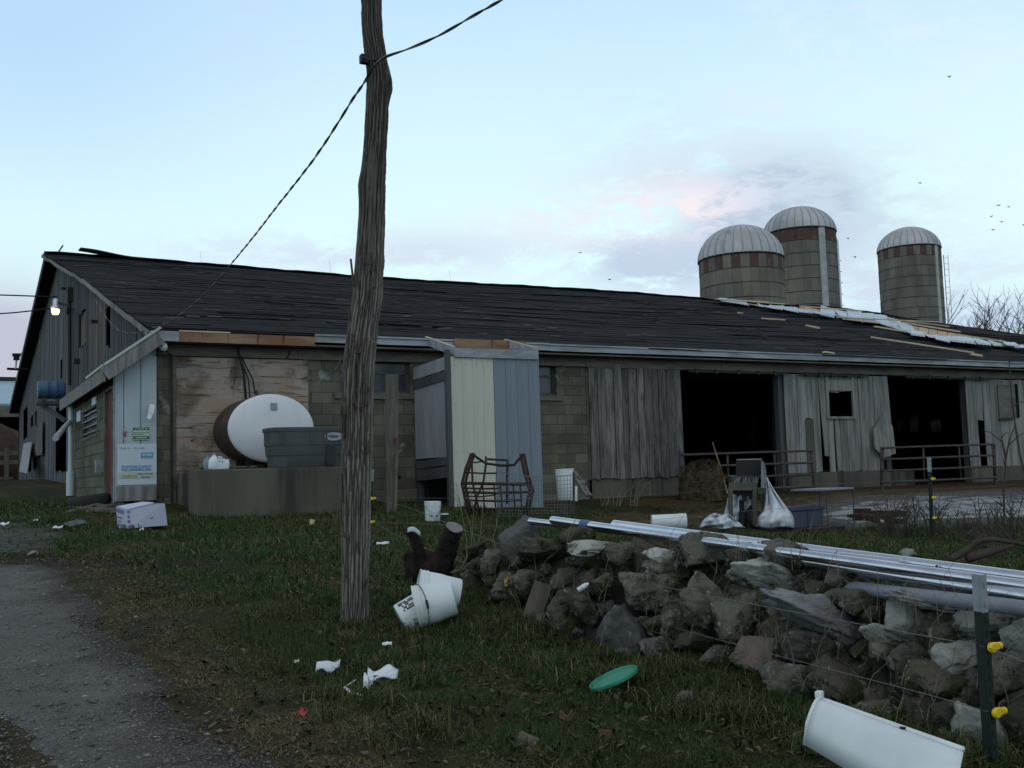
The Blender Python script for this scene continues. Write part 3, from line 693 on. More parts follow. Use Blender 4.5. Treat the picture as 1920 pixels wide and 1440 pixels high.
ox1 = hx(1472, 790); mx1 = hx(1670, 790); o2 = hx(1813, 790)
MB().b2((xe, YW-.02, .6), (hx(1278)+.0, YW+.22, FZ-.03)).build('foundation', K['concrete'], barn)
MB().b2((ox1-.02, YW-.04, .6), (hx(1705), YW+.2, FZ-.03)).build('foundation', K['concrete'], barn)
MB().b2((o2+.02, YW-.04, .6), (61.6, YW+.2, FZ-.03)).build('foundation', K['concrete'], barn)
# posts beside the openings
for x in (ox1-.12, mx1-.16, o2+.05):
    MB().b2((x, YW+.05, .9), (x+.16, YW+.21, EZ-.3)).build('door_post', K['board_old'], barn)
# door header (dark lintel) and rusty tracks
for xa, xb in ((hx(1278), ox1), (mx1, o2)):
    MB().b2((xa, YW+.02, dz1+.01), (xb, YW+.14, EZ-.41)).build('lintel', K['board_old'], barn)
for xa, xb, yy in ((1285, 1470, 0), (1493, 1620, 0), (1690, 1850, 0)):
    mb = MB(); A = hx(xa, 690); B = hx(xb, 690); zt2 = EZ-.42
    mb.b2((A, YW-.13, zt2-.04), (B, YW-.10, zt2)); 
    for k in range(5):
        X = A+(B-A)*(k+.3+rr.uniform(-.1, .1))/5; mb.b2((X, YW-.145, zt2-.07), (X+.06, YW-.085, zt2+.03))
    mb.build('door_track', K['dkmetal'], barn)
# middle boarded bay: explicit boards (pixel x0,x1, bottom, top) at the wall plane
ztm = EZ-.43
mbm = MB()
def pboard(mb, x0, x1, yb, yt, y=YW-.03, th=.025, bl=None, br=None, tl=0, tr=0):
    zb = PY((x0+x1)/2, yb, y).z if yb else FZ-.03; zt_ = PY((x0+x1)/2, yt, y).z if yt else ztm
    a, b = PY(x0, 790, y).x, PY(x1, 790, y).x; bl = bl or 0; br = br or 0; dy = rr.uniform(-.012, .012)
    vs = [(a+bl, y+dy, zb), (b+br, y+dy, zb+rr.uniform(-.03, .03)), (b+tr, y+dy, zt_), (a+tl, y+dy, zt_)]
    mb.add(vs+[(v[0], v[1]+th, v[2]) for v in vs], [(0, 1, 2, 3), (7, 6, 5, 4), (0, 4, 5, 1), (1, 5, 6, 2), (2, 6, 7, 3), (3, 7, 4, 0)])
for x0, x1, yb, yt, bl, br in [(1474, 1484, 0, 0, 0, 0), (1484.5, 1497, 0, 0, 0, 0), (1497.5, 1512, 0, 0, 0, 0), (1512.5, 1525, 783, 0, 0, 0), (1525.5, 1538, 0, 0, 0, 0), (1538.3, 1551, 855, 0, .10, .06),
                               (1552, 1562, 0, 783, 0, .0), (1565, 1574, 0, 783, .03, .03), (1576, 1587, 0, 783, 0, 0), (1587.5, 1599, 0, 783, 0, 0),
                               (1600, 1612, 0, 0, 0, 0), (1612.5, 1626, 0, 0, 0, 0), (1626.5, 1640, 0, 0, 0, 0), (1640.5, 1652, 0, 0, 0, 0), (1652.5, 1668, 800, 0, 0, .05)]:
    pboard(mbm, x0, x1, yb, yt, bl=bl, br=br)
for x0, x1 in ((1552, 1575), (1575.5, 1599.5)): pboard(mbm, x0, x1, 735, 0)
bay = mbm.build('board_wall', K['board_pale'], barn); bay['label'] = 'pale board bay with broken planks and a small square opening'
pb = MB(); pboard(pb, 1510.5, 1524, 0, 786, y=YW-.055); g_ = pb.build('patch_board', K['block_f'], barn); g_.data.materials[0] = K['concrete']
# opening frame
fa, fb = PY(1551, 760, YW-.05), PY(1601, 760, YW-.05); fz0, fz1 = PY(1576, 781, YW).z, PY(1576, 733, YW).z
mb = MB(); mb.b2((fa.x-.03, YW-.075, fz0-.06), (fb.x+.03, YW-.035, fz0)); mb.b2((fa.x-.03, YW-.075, fz0), (fa.x+.05, YW-.035, ztm-.05)); mb.b2((fb.x-.05, YW-.075, fz0), (fb.x+.03, YW-.035, ztm-.05)); mb.b2((fa.x+.05, YW-.073, fz1), (fb.x-.05, YW-.04, fz1+.25))
mb.build('opening_frame', K['board_pale'], barn)
# curling torn panel beside the right opening
mb = MB(); oc = [(1652, 782), (1637, 808), (1640, 840), (1660, 858), (1680, 850), (1678, 835), (1674, 800), (1660, 780)]
pts = [PY(x, y, YW-.10-.0012*(y-780)) for x, y in oc]; mb.prism(pts, (0, .02, 0)); tp = mb.build('torn_panel', K['board_pale'], barn); tp['label'] = 'torn plywood flap hanging loose by the right opening'
# right bay
mbm = MB()
for x0, x1, yb, yt, bl, br in [(1815, 1824, 0, 0, 0, 0), (1824.5, 1834, 0, 0, 0, 0), (1834.5, 1846, 787, 0, -.02, -.04), (1847, 1858, 0, 0, 0, 0), (1858.5, 1870, 0, 0, 0, 0)]: pboard(mbm, x0, x1, yb, yt, bl=bl, br=br)
mbm.build('board_wall', K['board_pale'], barn)
rx = PY(1870.5, 790, YW-.03).x; rbm = boards(rx, 61.6, FZ-.03, ztm, YW-.02, 128, 'board_wall', K['board_pale'], jit=.006, gap=.003)
sh0, sh1 = PY(1873, 752, YW-.07), PY(1905, 752, YW-.07)
mb = MB(); mb.b2((sh0.x, YW-.06, PY(1890, 783, YW).z), (sh1.x, YW-.05, PY(1890, 722, YW).z)); mb.build('shutter', K['frieze'], barn)
mb = MB(); mb.b2((sh1.x+.004, YW-.052, PY(1890, 783, YW).z), (sh1.x+.14, YW-.047, PY(1890, 720, YW).z)); mb.build('gap_shade', K['dark'], barn)  # solid dark strip over the boards, painting the shade of a gap
mb = MB(); mb.b2((sh0.x-.05, YW-.09, PY(1890, 785, YW).z-.05), (sh0.x+.5, YW-.064, PY(1890, 785, YW).z)); mb.build('shutter_ledge', K['rust'], barn)

# ---- interior: back wall, right wall, posts, rails and dirty windows far inside
BW = 56.6
wins = []; ewins = []
for x0, x1, y0, y1 in ((1681, 1690, 790, 811), (1704, 1722, 779, 811), (1739, 1765, 789, 811), (1336, 1350, 778, 800)):
    p, q = (PY(x0, y1, BW), PY(x1, y0, BW)) if x0 < 1500 else (PX(x0, y1, 61.6), PX(x1, y0, 61.6)); (wins if x0 < 1500 else ewins).append((p.x, q.x, p.z, q.z))
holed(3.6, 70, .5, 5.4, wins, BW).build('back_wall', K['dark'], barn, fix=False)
for w in wins:
    o = MB().b2((w[0], BW+.05, w[2]), (w[1], BW+.06, w[3])).build('back_window', K['backwin'], barn)
ewins = [(min(PX(x0, 800, 61.6).y, PX(x1, 800, 61.6).y), max(PX(x0, 800, 61.6).y, PX(x1, 800, 61.6).y), PX(x0, y1, 61.6).z, PX(x0, y0, 61.6).z) for x0, x1, y0, y1 in ((1681, 1690, 790, 811), (1704, 1722, 779, 811), (1739, 1765, 789, 811))]
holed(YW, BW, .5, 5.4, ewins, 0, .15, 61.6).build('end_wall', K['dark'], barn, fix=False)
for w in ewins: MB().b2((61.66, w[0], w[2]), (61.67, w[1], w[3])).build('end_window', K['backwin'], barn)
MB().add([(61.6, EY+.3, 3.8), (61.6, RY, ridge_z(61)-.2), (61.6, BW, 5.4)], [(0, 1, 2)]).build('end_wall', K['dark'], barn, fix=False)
for X in (13.2, 17.6, 22, 26.5, 31, 36):
    for Y in (24, 30): MB().b2((X, Y, 1), (X+.15, Y+.15, roofz(X, Y)-.14)).build('inner_post', K['board_old'], barn)
mb = MB()
for Y, zz in ((22.5, 2.3), (22.5, 1.95)): mb.tube([(14, Y+2, zz-.5), (34, Y+2, zz-.5)], .035, 6)
for X in np.arange(14, 34, 1.2): mb.tube([(X, 24.5, 1.1), (X, 24.5, 2.0)], .035, 6)
mb.build('stall_rail', K['rubber'], barn)

# ---- gable end
GXP = 3.30
GXF = 3.62
def gable_top(Y): return roofz(3.3, Y)-.15
cut = {}
def vspan(pxl, pxr): return PX(pxl, 700, GXP).y, PX(pxr, 700, GXP).y
mb = MB(); mbf = MB(); Y = YW+.02; rg = random.Random(5)
YSTEP = PX(131, 640, GXP).y
holes = []
def ghole(x0, x1, y0, y1):
    xm = (x0+x1)/2; gp = GXP if xm > 131 else GXF; ya = PX(x1, (y0+y1)/2, gp).y; yb = PX(x0, (y0+y1)/2, gp).y
    holes.append((ya, yb, PX(xm, y1, gp).z, PX(xm, y0, gp).z))
ghole(148, 161, 585, 650); ghole(199, 205, 572, 650); ghole(112, 117.5, 675, 712); ghole(104, 125, 758, 885)
ghole(43, 52, 765, 822); ghole(57, 62, 780, 800); ghole(65, 69, 770, 800); ghole(50, 60, 830, 885); ghole(62, 70, 858, 880)
while Y < BW:
    w = rg.uniform(.22, .36); ye = min(Y+w, BW); ym = (Y+ye)/2
    zb = 3.5 if ym < 25 else .9+.0; zt_ = gable_top(ym)+rg.uniform(-.05, .02)
    if abs(Y-RY) < .4: zt_ = min(gable_top(Y), gable_top(ye))
    segs = [(zb, zt_)]
    for (ya, yb, za, zc) in holes:
        if ya-.05 < ym < yb+.05:
            ns = []
            for s0, s1 in segs:
                if zc <= s0 or za >= s1: ns.append((s0, s1)); continue
                if za > s0: ns.append((s0, za+rg.uniform(-.06, .06)))
                if zc < s1: ns.append((zc+rg.uniform(-.05, .05), s1))
            segs = ns
    dx_ = rg.uniform(-.012, .012)
    for s0, s1 in segs:
        if ym < YSTEP: mb.b2((GXP+dx_, Y+.004, s0), (GXP+dx_+.03, ye-.004, s1))
        else: mbf.b2((GXF+dx_, Y+.004, s0), (GXF+dx_+.03, ye-.004, s1))
    Y = ye
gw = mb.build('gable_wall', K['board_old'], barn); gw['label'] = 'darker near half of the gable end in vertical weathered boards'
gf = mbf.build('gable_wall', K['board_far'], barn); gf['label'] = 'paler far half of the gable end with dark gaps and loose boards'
MB().b2((GXP, YSTEP-.03, .9), (GXF+.02, YSTEP+.0, gable_top(YSTEP))).build('gable_return', K['board_old'], barn)
hm = MB(); hm.prism([(GXF+.4, YW+.3, .8), (GXF+.4, BW-.1, .8), (GXF+.4, BW-.1, 5.2), (GXF+.4, RY, 8.9), (GXF+.4, YW+.3, 3.7)], (.05, 0, 0)); hm.build('shade_backing', K['dark'], barn)  # thin near-black sheet behind the gable holes, standing in for interior shade
mb = MB(); a_, b_, za, zc = holes[0]; mb.b2((GXP+.05, a_, za), (GXP+.08, b_, zc)); mb.build('hay_hatch', K['post'], barn)
# pipe up the gable, meter box, slanted boards
p = PX(131, 540, GXP-.06); q = PX(131, 722, GXP-.06)
mb = MB(); mb.tube([(GXP-.07, p.y, p.z), (GXP-.07, q.y, q.z)], .05, 8); cdu = mb.build('conduit', K['dkmetal'], barn)
for x, y, w, h in ((131, 552, 6, 26), (143, 677, 9, 9), (176, 603, 5, 6), (119, 541, 4, 4)):
    c = PX(x, y, GXP-.08); s_ = depth(c)/F_PX; MB().box(c, (.14, w*s_*1.6, h*s_)).build('meter_box', K['dkmetal'], barn)
# far slope drip edge (teal) and rake boards
mb = MB(); A = Vector((X0+.1, RY, ridge_z(3)+.02)); B = Vector((X0+.1, RY+18.8, roofz(3, RY+18.8)+.02))
mb.beam(A, B, .06, .09); mb.build('drip_edge', K['teal'], barn)
mb = MB(); n = 9
for i in range(n):
    a = EY+(RY-EY)*i/n; b = EY+(RY-EY)*(i+1)/n-.02; j = rg.uniform(-.02, .02)
    mb.beam((X0-.01, a, roofz(X0, a)-.09+j), (X0-.01+rg.uniform(-.02, .02), b, roofz(X0, b)-.07+j), .03, .10)
rk = mb.build('rake_board', K['board_pale'], barn)
mb = MB(); mb.beam((X0+.1, RY+.05, ridge_z(3)-.10), (X0+.1, RY+18.7, roofz(3, RY+18.7)-.10), .04, .14); mb.build('rake_board', K['board_old'], barn)
p = PX(46, 835, GXP-.5); 
lb = MB(); lb.prism([PX(44, 832, GXF-.15), PX(59, 828, GXF-.15), PX(50, 888, GXF-.7), PX(36, 884, GXF-.7)], (.03, .02, 0)); t = rel(lb.build('leaning_board', K['ply_grey']))
tag(t, 'pale grey board leaning against the far foot of the gable end', 'board')
for pts in ([(63, 855), (72, 790), (79, 790), (78, 853)],): 
    mb = MB(); mb.prism([PX(x, y, GXF-.12) for x, y in pts], (.03, 0, 0)); mb.build('hanging_board', K['board'], barn)

# ---- torn-off strip near the ridge on the right: bare sheathing, laths and loose metal sheets
up_e = [(1338, 560), (1450, 563), (1560, 584), (1700, 589), (1760, 612), (1900, 637), (1960, 648)]
lo_e = [(1345, 563), (1440, 577), (1560, 593), (1640, 606), (1700, 625), (1790, 641), (1900, 650), (1960, 658)]
def interp(tab, x):
    for (a, b), (c, d) in zip(tab[:-1], tab[1:]):
        if a <= x <= c: return b+(d-b)*(x-a)/(c-a)
    return tab[-1][1]
mb = MB(); xs_ = list(range(1345, 1800, 18))
for x in xs_:
    y1 = interp(lo_e, x)-2; y0 = max(interp(up_e, x)+1, y1-14)
    a, b, c, d = RF(x, y1, .09), RF(x+17, interp(lo_e, x+17)-2, .09), RF(x+17, y0+3, .09), RF(x, y0, .09)
    mb.add([a, b, c, d], [(0, 1, 2, 3)])
o = mb.build('bare_sheathing', K['raw_wood'], barn, fix=False); o.modifiers.new('s', 'SOLIDIFY').thickness = .02
rs = random.Random(11)
for i, x in enumerate(range(1350, 1930, 24)):
    yb = interp(lo_e, x)+rs.uniform(-1, 2); yt = yb-(6 if x < 1540 else 16 if x < 1700 else 9)+rs.uniform(-1.5, 1.5)
    lf = .10+rs.uniform(0, .10); sk = rs.uniform(-6, 10)
    a, b, c, d = RF(x+sk, yb, lf), RF(x+27+sk, interp(lo_e, x+27)+rs.uniform(-1, 2), lf), RF(x+25, yt+4, lf+.02), RF(x-3, yt, lf+.02)
    mb = MB(); mb.grid(lambda u, v: (a*(1-u)+b*u)*(1-v)+(d*(1-u)+c*u)*v + Vector((0, 0, .008*math.sin(u*25)+.03*math.sin(u*3.1+i)*v)), 14, 3)
    o = mb.build('loose_roof_sheet', K['galv'], barn, smooth=True); o.modifiers.new('s', 'SOLIDIFY').thickness = .012
mb = MB()
for x0, y0, x1, y1 in ((1342, 561, 1470, 570), (1380, 563, 1440, 566), (1500, 574, 1620, 583), (1570, 595, 1760, 604), (1690, 604, 1800, 622), (1660, 597, 1780, 612), (1640, 612, 1700, 622), (1580, 598, 1650, 606), (1800, 628, 1880, 640)):
    MB().beam(RF(x0, y0, .22), RF(x1, y1, .22), .09, .04).build('roof_lath', K['lath'], barn)
for x0, y0, x1, y1, w in ((1634, 632, 1825, 661, .10), (1823, 664, 1840, 667, .12), (1512, 610, 1536, 615, .08), (1428, 597, 1472, 600, .07), (1384, 586, 1392, 587, .14), (1545, 660, 1562, 663, .1)):
    o = rel(MB().beam(RF(x0, y0, .12), RF(x1, y1, .12), w, .04).build('loose_board', K['lath']))
    tag(o, {1634: 'long pale board lying aslant on the black roof', 1823: 'short stub of pale board just below the long one on the roof', 1512: 'small pale lath scrap on the roof above the boarded bay',
            1428: 'thin pale lath on the roof below the bare sheathing', 1384: 'tiny pale chip on the roof left of the other scraps', 1545: 'grey white scrap near the eave above the square opening'}[x0], 'board', 'loose boards on the roof')
# ================================================================== MILK HOUSE LEAN-TO on the gable end
LX, LY0, LY1 = 2.59, 18.42, 24.9
mk = thing('milk_house', (2.9, 21, 1.2), 'narrow concrete block milk house lean-to with white front door and red side door', 'lean-to')
zl, zh = 3.50, 4.02
def pz(x, y): return PX(x, y, LX).z
wa, wb = PX(183, 800, LX).y, PX(155, 800, LX).y
da, db = PX(213, 820, LX).y+.03, PX(197, 820, LX).y
holed(LY0, LY1, .8, zl, [(wa, wb, pz(170, 822), pz(170, 762)), (da, db, 1.28, pz(205, 727))], 0, .16, LX).build('block_wall', K['block_s'], mk, fix=False)
MB().b2((LX+.001, LY1-.16, .8), (GXP, LY1, 3.7)).build('end_wall', K['block_f'], mk)
# red door and jamb
d_ = MB(); d_.b2((LX+.03, da+.05, 1.29), (LX+.07, db-.05, pz(205, 727)-.05)); dr = d_.build('side_door', K['red'], mk)
mb = MB(); zt = pz(205, 727)
mb.b2((LX-.02, da-.03, 1.26), (LX+.09, da+.05, zt)); mb.b2((LX-.02, db-.05, 1.26), (LX+.09, db+.05, zt)); mb.b2((LX-.018, da+.05, zt-.05), (LX+.09, db-.05, zt+.02))
mb.build('door_frame', K['frieze'], mk)
# louvred window
w = MB(); z0, z1 = pz(170, 822), pz(170, 762)
for a, b in ((wa, wa+.06), (wb-.06, wb)): w.b2((LX-.01, a, z0), (LX+.07, b, z1))
w.b2((LX-.01, wa+.06, z0), (LX+.07, wb-.06, z0+.05)); w.b2((LX-.01, wa+.06, z1-.05), (LX+.07, wb-.06, z1))
wo = w.build('window', K['frieze'], mk)
MB().b2((LX+.05, wa+.06, z0+.05), (LX+.06, wb-.06, z1-.05)).build('pane', K['glass'], wo)
mb = MB()
for i in range(1, 5):
    z = z0+(z1-z0)*i/5; mb.b2((LX+.005, wa+.06, z-.012), (LX+.045, wb-.06, z+.012))
mb.build('glazing_bar', K['trim'], wo)
mb = MB(); mb.b2((LX-.03, wa+.05, z1-.02), (LX-.012, wa+.6, z1+.12)); mb.build('torn_film', K['paper'], wo)
MB().b2((LX-.02, wb+.25, pz(150, 790)), (LX-.003, wb+.9, pz(150, 770))).build('notice_plate', K['inkwhite'], mk)
MB().box(PX(186, 874, LX-.06), (.12, .16, .22)).build('tap_box', K['trim'], mk)
# front face: white door panels under the sloping rake
def fz(X): return zl+(zh-zl)*(X-LX)/(GXP-LX)
FY = 18.40
pxs = [215, 232, 264, 294]
bot = PY(255, 939, FY).z; shz = PY(255, 911, FY).z
fr = MB()
for i in range(3):
    a, b = PY(pxs[i], 800, FY).x+(.006 if i else .004), PY(pxs[i+1], 800, FY).x-.006
    fr.prism([(a, FY, bot), (b, FY, bot), (b, FY, fz(b)-.03), (a, FY, fz(a)-.03)], (0, .03, 0))
fdoor = fr.build('front_door', K['whitep'], mk); fdoor['label'] = 'pale white boarded front door covered with dairy signs'
ka, kb = PY(217, 920, FY).x, PY(293, 920, FY).x
MB().b2((ka, FY-.012, bot+.0), (kb, FY-.003, shz-.006)).build('kick_board', K['board_pale'], fdoor)
MB().b2((LX-.012, FY-.01, bot-.02), (PY(215, 800, FY).x-.003, FY+.0, fz(LX)-.05)).build('corner_post', K['trim'], mk)
# sheet with signs
sa, sb = PY(219, 880, FY).x, PY(293.5, 880, FY).x
SY = FY-.02
def P_(x, y, d=0): p = PY(x, y, SY-d); p.y = SY-d; return p
def sign(x0, x1, y0, y1, mat, d=.004, name='sign'):
    a, b = P_(x0, y1), P_(x1, y0); return MB().b2((a.x, SY-d, a.z), (b.x, SY-d+.003, b.z)).build(name, mat, fdoor)
sign(219.5, 293.5, 832, 910, K['inkwhite'], .000, 'sign_sheet')
sign(228, 283, 872, 883, K['inkblue'], .006); sign(222, 292, 884, 897.5, K['inkcream'], .006); sign(264, 287, 848, 859, K['inkblue'], .006)
sign(249, 280, 801, 825, K['inkcream'], .004); sign(249.5, 279.5, 817.5, 823.5, K['inkgreen'], .007); sign(249.5, 279.5, 801.5, 806.5, K['inkgreen'], .007)
def lett(s, x, y, px_h, mat, wmax=None):
    p = P_(x, y, .010); sc = depth(p)/F_PX; t = text(s, px_h*sc*1.35, frame(p, (1, 0, 0), (0, 0, 1)), mat, fdoor)
    if wmax:
        w_ = max(v.co.x for v in t.data.vertices)-min(v.co.x for v in t.data.vertices); k = wmax*sc*1.02/w_; x0 = min(v.co.x for v in t.data.vertices)
        for v in t.data.vertices: v.co.x = x0+(v.co.x-x0)*k
    return t
lett('Agri-Mark', 230, 881.5, 8, K['inkwhite'], 51); lett('cabot', 228.5, 895.5, 7, K['inkorange'], 27); lett('Dairy Farmer', 258, 890, 3.6, K['black'], 27); lett('Owned', 264, 896, 3.6, K['black'], 15)
em = MB(); em.prism([P_(x, y, .012) for x, y in ((230, 809), (233, 808), (234.5, 811), (236, 808), (239, 809), (237, 812.5), (236.5, 818.5), (232.5, 818.5), (232, 812.5))], (0, .003, 0)); em.build('emblem', K['inkred'], fdoor)
for xs_, y, h, mt_ in (([(253, 257), (259, 264), (265, 270), (272, 276)], 804, 1.6, 'inkcream'), ([(254, 275)], 820.5, 2.2, 'inkcream'), ([(224, 228), (230, 236), (240, 243), (252, 256), (259, 262), (265, 271)], 840, 1.6, 'ply_grey'), ([(267, 272), (274, 284)], 853, 3, 'inkwhite'), ([(228, 238)], 826, 1.2, 'ply_grey')):
    em = MB()
    for a_, b_ in xs_: em.b2((P_(a_, y).x, SY-.012, P_(a_, y+h/2).z), (P_(b_, y).x, SY-.010, P_(a_, y-h/2).z))
    em.build('worn_print', K[mt_], fdoor)
mb = MB(); mb.b2((P_(249, 812).x, SY-.007, P_(250, 812).z), (P_(279, 812).x, SY-.005, P_(250, 811).z)); mb.b2((P_(249, 815).x, SY-.007, P_(250, 815).z), (P_(270, 815).x, SY-.005, P_(250, 814).z)); mb.build('sign_line', K['inkgreen'], fdoor)
# tilted white flap
mb = MB(); mb.prism([P_(281, 757.5, .08), P_(291, 759, .08), P_(289, 772, .10), P_(282, 786.5, .12), P_(275.5, 785, .12)], (0, .02, 0)); mb.build('vent_flap', K['white'], fdoor)
# roof
mb = MB()
ra = [(LX-.16, zl+.02), (GXP+.05, zh+.19)]
mb.prism([(ra[0][0], LY0-.28, ra[0][1]), (ra[1][0], LY0-.28, ra[1][1]), (ra[1][0], LY0-.28, ra[1][1]+.05), (ra[0][0], LY0-.28, ra[0][1]+.05)], (0, LY1+.4-LY0, 0))
mb.build('roof', K['ridge'], mk)
mb = MB(); mb.beam((LX-.19, LY0-.31, zl-.075), (GXP-.02, LY0-.31, zh+.045), .24, .03, ref=(0, 1, 0)); mb.b2((LX-.20, LY0-.295, zl-.20), (LX-.165, LY1+.1, zl+.035))
mb.build('fascia', K['board_pale'], mk)
mb = MB(); mb.beam((LX-.19, LY0-.33, zl+.075), (GXP-.02, LY0-.33, zh+.20), .04, .03, ref=(0, 1, 0)); mb.b2((LX-.215, LY0-.30, zl+.045), (LX-.15, LY0+1.9, zl+.085))
mb.build('white_edge_strip', K['inkcream'], mk)
# downpipe at far corner
c = PX(133, 760, LX-.1); q = PX(135, 922, LX-.1)
mb = MB(); mb.tube([(LX-.1, c.y, 3.5), (LX-.1, c.y, 2.6), (LX-.1, c.y, 1.95)], .05, 8); mb.tube([(LX-.1, c.y, 1.95), (LX-.1, c.y, gz(LX, c.y)+.02)], .085, 10)
mb.build('downpipe', K['inkwhite'], mk, smooth=True, ang=40)
mb = MB(); a = PX(131, 790, LX-.1); b = PX(104, 822, LX-.9); mb.tube([a, b], .05, 8); mb.build('waste_pipe', K['trim'], mk)
tag(rel(MB().box(Vector((2.55, 17.9, 1.26)), (.55, .9, .12)).box(Vector((2.2, 18.7, 1.25)), (.5, 1.0, .1)).build('door_step', K['concrete'], bevel=.02)), 'low concrete step under the white front door', 'step')

# ================================================================== blue barrel on a bracket, yard lamp, antenna
bl = PY(96, 731.5, PX(122, 731, GXP).y); s_ = depth(bl)/F_PX
brl = thing('blue_barrel', bl, 'blue plastic barrel lying sideways on a bracket high on the gable', 'barrel')
L = 2*(bl.x-PY(70, 731, bl.y).x)+.0
Mx = Matrix.Translation(bl) @ Matrix.Rotation(math.pi/2, 4, 'Y')
r = 16.5*s_
MB().lathe([(r*.9, -L/2), (r*.98, -L/2+.03), (r, -L/2+.07), (r*1.0, -L*.2), (r*1.035, -L*.18), (r*1.035, -L*.14), (r, -L*.12), (r, L*.12), (r*1.035, L*.14), (r*1.035, L*.18), (r, L*.2), (r, L/2-.07), (r*.98, L/2-.03), (r*.9, L/2)], 36, Mx).build('barrel_body', K['blue'], brl, smooth=True, ang=40)
MB().lathe([(.03, -L/2-.03), (.04, -L/2), (.04, -L/2+.01)], 12, Mx @ Matrix.Translation((0, r*.6, 0))).build('bung', K['blue'], brl)
mb = MB()
for dx_ in (-L*.28, L*.28): mb.b2((bl.x+dx_-.05, bl.y-.35, bl.z-r-.08), (bl.x+dx_+.05, bl.y+.35, bl.z-r-.001))
mb.b2((bl.x-L/2, bl.y-.30, bl.z-r-.18), (GXP, bl.y-.20, bl.z-r-.085)); mb.b2((bl.x-L/2, bl.y+.20, bl.z-r-.18), (GXP, bl.y+.30, bl.z-r-.085))
mb.beam((bl.x-L*.30, bl.y, bl.z-r-.2), PX(124, 790, GXP-.08), .12, .09); mb.build('barrel_bracket', K['board_old'], brl)

lp = PX(104, 583, GXP-.9); s_ = depth(lp)/F_PX
yl = thing('yard_lamp', lp, 'lit yard lamp on an arm near the top of the gable', 'lamp')
MB().lathe([(0, -.09), (.06, -.08), (.085, -.02), (.085, .03), (.06, .06), (0, .07)], 16, Matrix.Translation(lp)).build('bulb', K['bulb'], yl, smooth=True)
MB().lathe([(.10, .0), (.11, .03), (.075, .08), (.06, .09), (.06, .22), (.035, .25), (0, .25)], 16, Matrix.Translation(lp+Vector((0, 0, .04)))).build('lamp_head', K['galv'], yl, smooth=True)
mb = MB(); e = PX(130, 578, GXP-.05); mb.tube([lp+Vector((0, 0, .2)), lp+Vector((.25, -.1, .12)), (lp+e)/2+Vector((.1, 0, -.1)), e], .03, 7); mb.build('lamp_arm', K['dkmetal'], yl)
pl = bpy.data.lights.new('yard_lamp_light', 'POINT'); pl.energy = 14; pl.color = (1, .88, .5); pl.shadow_soft_size = .15
plo = bpy.data.objects.new('yard_lamp_light', pl); COL.objects.link(plo); plo.location = lp+Vector((-.22, -.05, -.2))

an = PY(30, 692, 44); 
at = thing('roof_antenna', PY(36, 693, 46), 'small sensor on a bracket sticking out from the far roof edge', 'antenna')
mb = MB(); mb.tube([PY(14, 691.5, 46), PY(52, 693, 46.6)], .05, 6); mb.build('bracket_arm', K['dkmetal'], at)
mb = MB(); mb.tube([PY(29, 691, 46), PY(31, 674, 46)], .04, 6); mb.build('mast', K['white'], at)
mb = MB(); c = PY(31, 672, 46); mb.box(c, (.22, .2, .14)).box(c+Vector((0, 0, .14)), (.3, .28, .10)); mb.build('sensor_head', K['dkmetal'], at)
mb = MB(); mb.tube([PY(31, 672, 46), PY(38, 665, 46), PY(43, 660, 46.5)], .02, 5); mb.build('stay', K['wire'], at)

# ================================================================== concrete platform, tank, trough, jugs
PT = 1.80; PFY = 15.75
pf = MB(); xa = PY(368, 930, PFY).x; xb = PY(690, 930, PFY).x; xw = PY(330, 900, YW).x
pts = [(xw, YW-.06), (xw-.0, YW-.8), (xa, PFY), (xb, PFY+.05), (xb, YW-.06)]
pf.prism([(x, y, .5) for x, y in pts], (0, 0, PT-.5))
tag(rel(pf.build('concrete_platform', K['concrete'], bevel=.02)), 'stained raised concrete platform along the barn wall carrying the tank', 'platform')

tc_ = PY(508.5, 803, 17.50); s_ = depth(tc_)/F_PX
tk = thing('bulk_tank', (tc_.x, 18.0, PT), 'big oval white ended bulk tank poking out of the plywood wall', 'tank')
rx_, rz_ = 79*s_*1.04, 64.5*s_
TM = Matrix.Translation(tc_) @ Matrix.Rotation(math.pi/2, 4, 'X')     # lathe z -> -Y
def oval(prof, n=64): return MB().lathe(prof, n, TM, 0, rx_, rz_)
oval([(1, -1.02), (1.0, -.02), (1.012, -.02), (1.012, .015), (1, .02)]).build('tank_body', K['tank_side'], tk, smooth=True, ang=40)
oval([(1.0, .016), (.985, .035), (.93, .055), (.8, .075), (.6, .095), (.3, .11), (0, .115)]).build('end_cap', K['tank'], tk, smooth=True)
MB().box(tc_+Vector((0.02, -.105, .62*rz_)), (.11, .02, .12)).build('maker_plate', K['trim'], tk)
mb = MB()
for dx_ in (-.32, .30):
    for dy in (.12, .8): mb.b2((tc_.x+dx_-.05, tc_.y+dy, PT), (tc_.x+dx_+.05, tc_.y+dy+.12, tc_.z-rz_*.86))
mb.build('tank_leg', K['dkmetal'], tk)

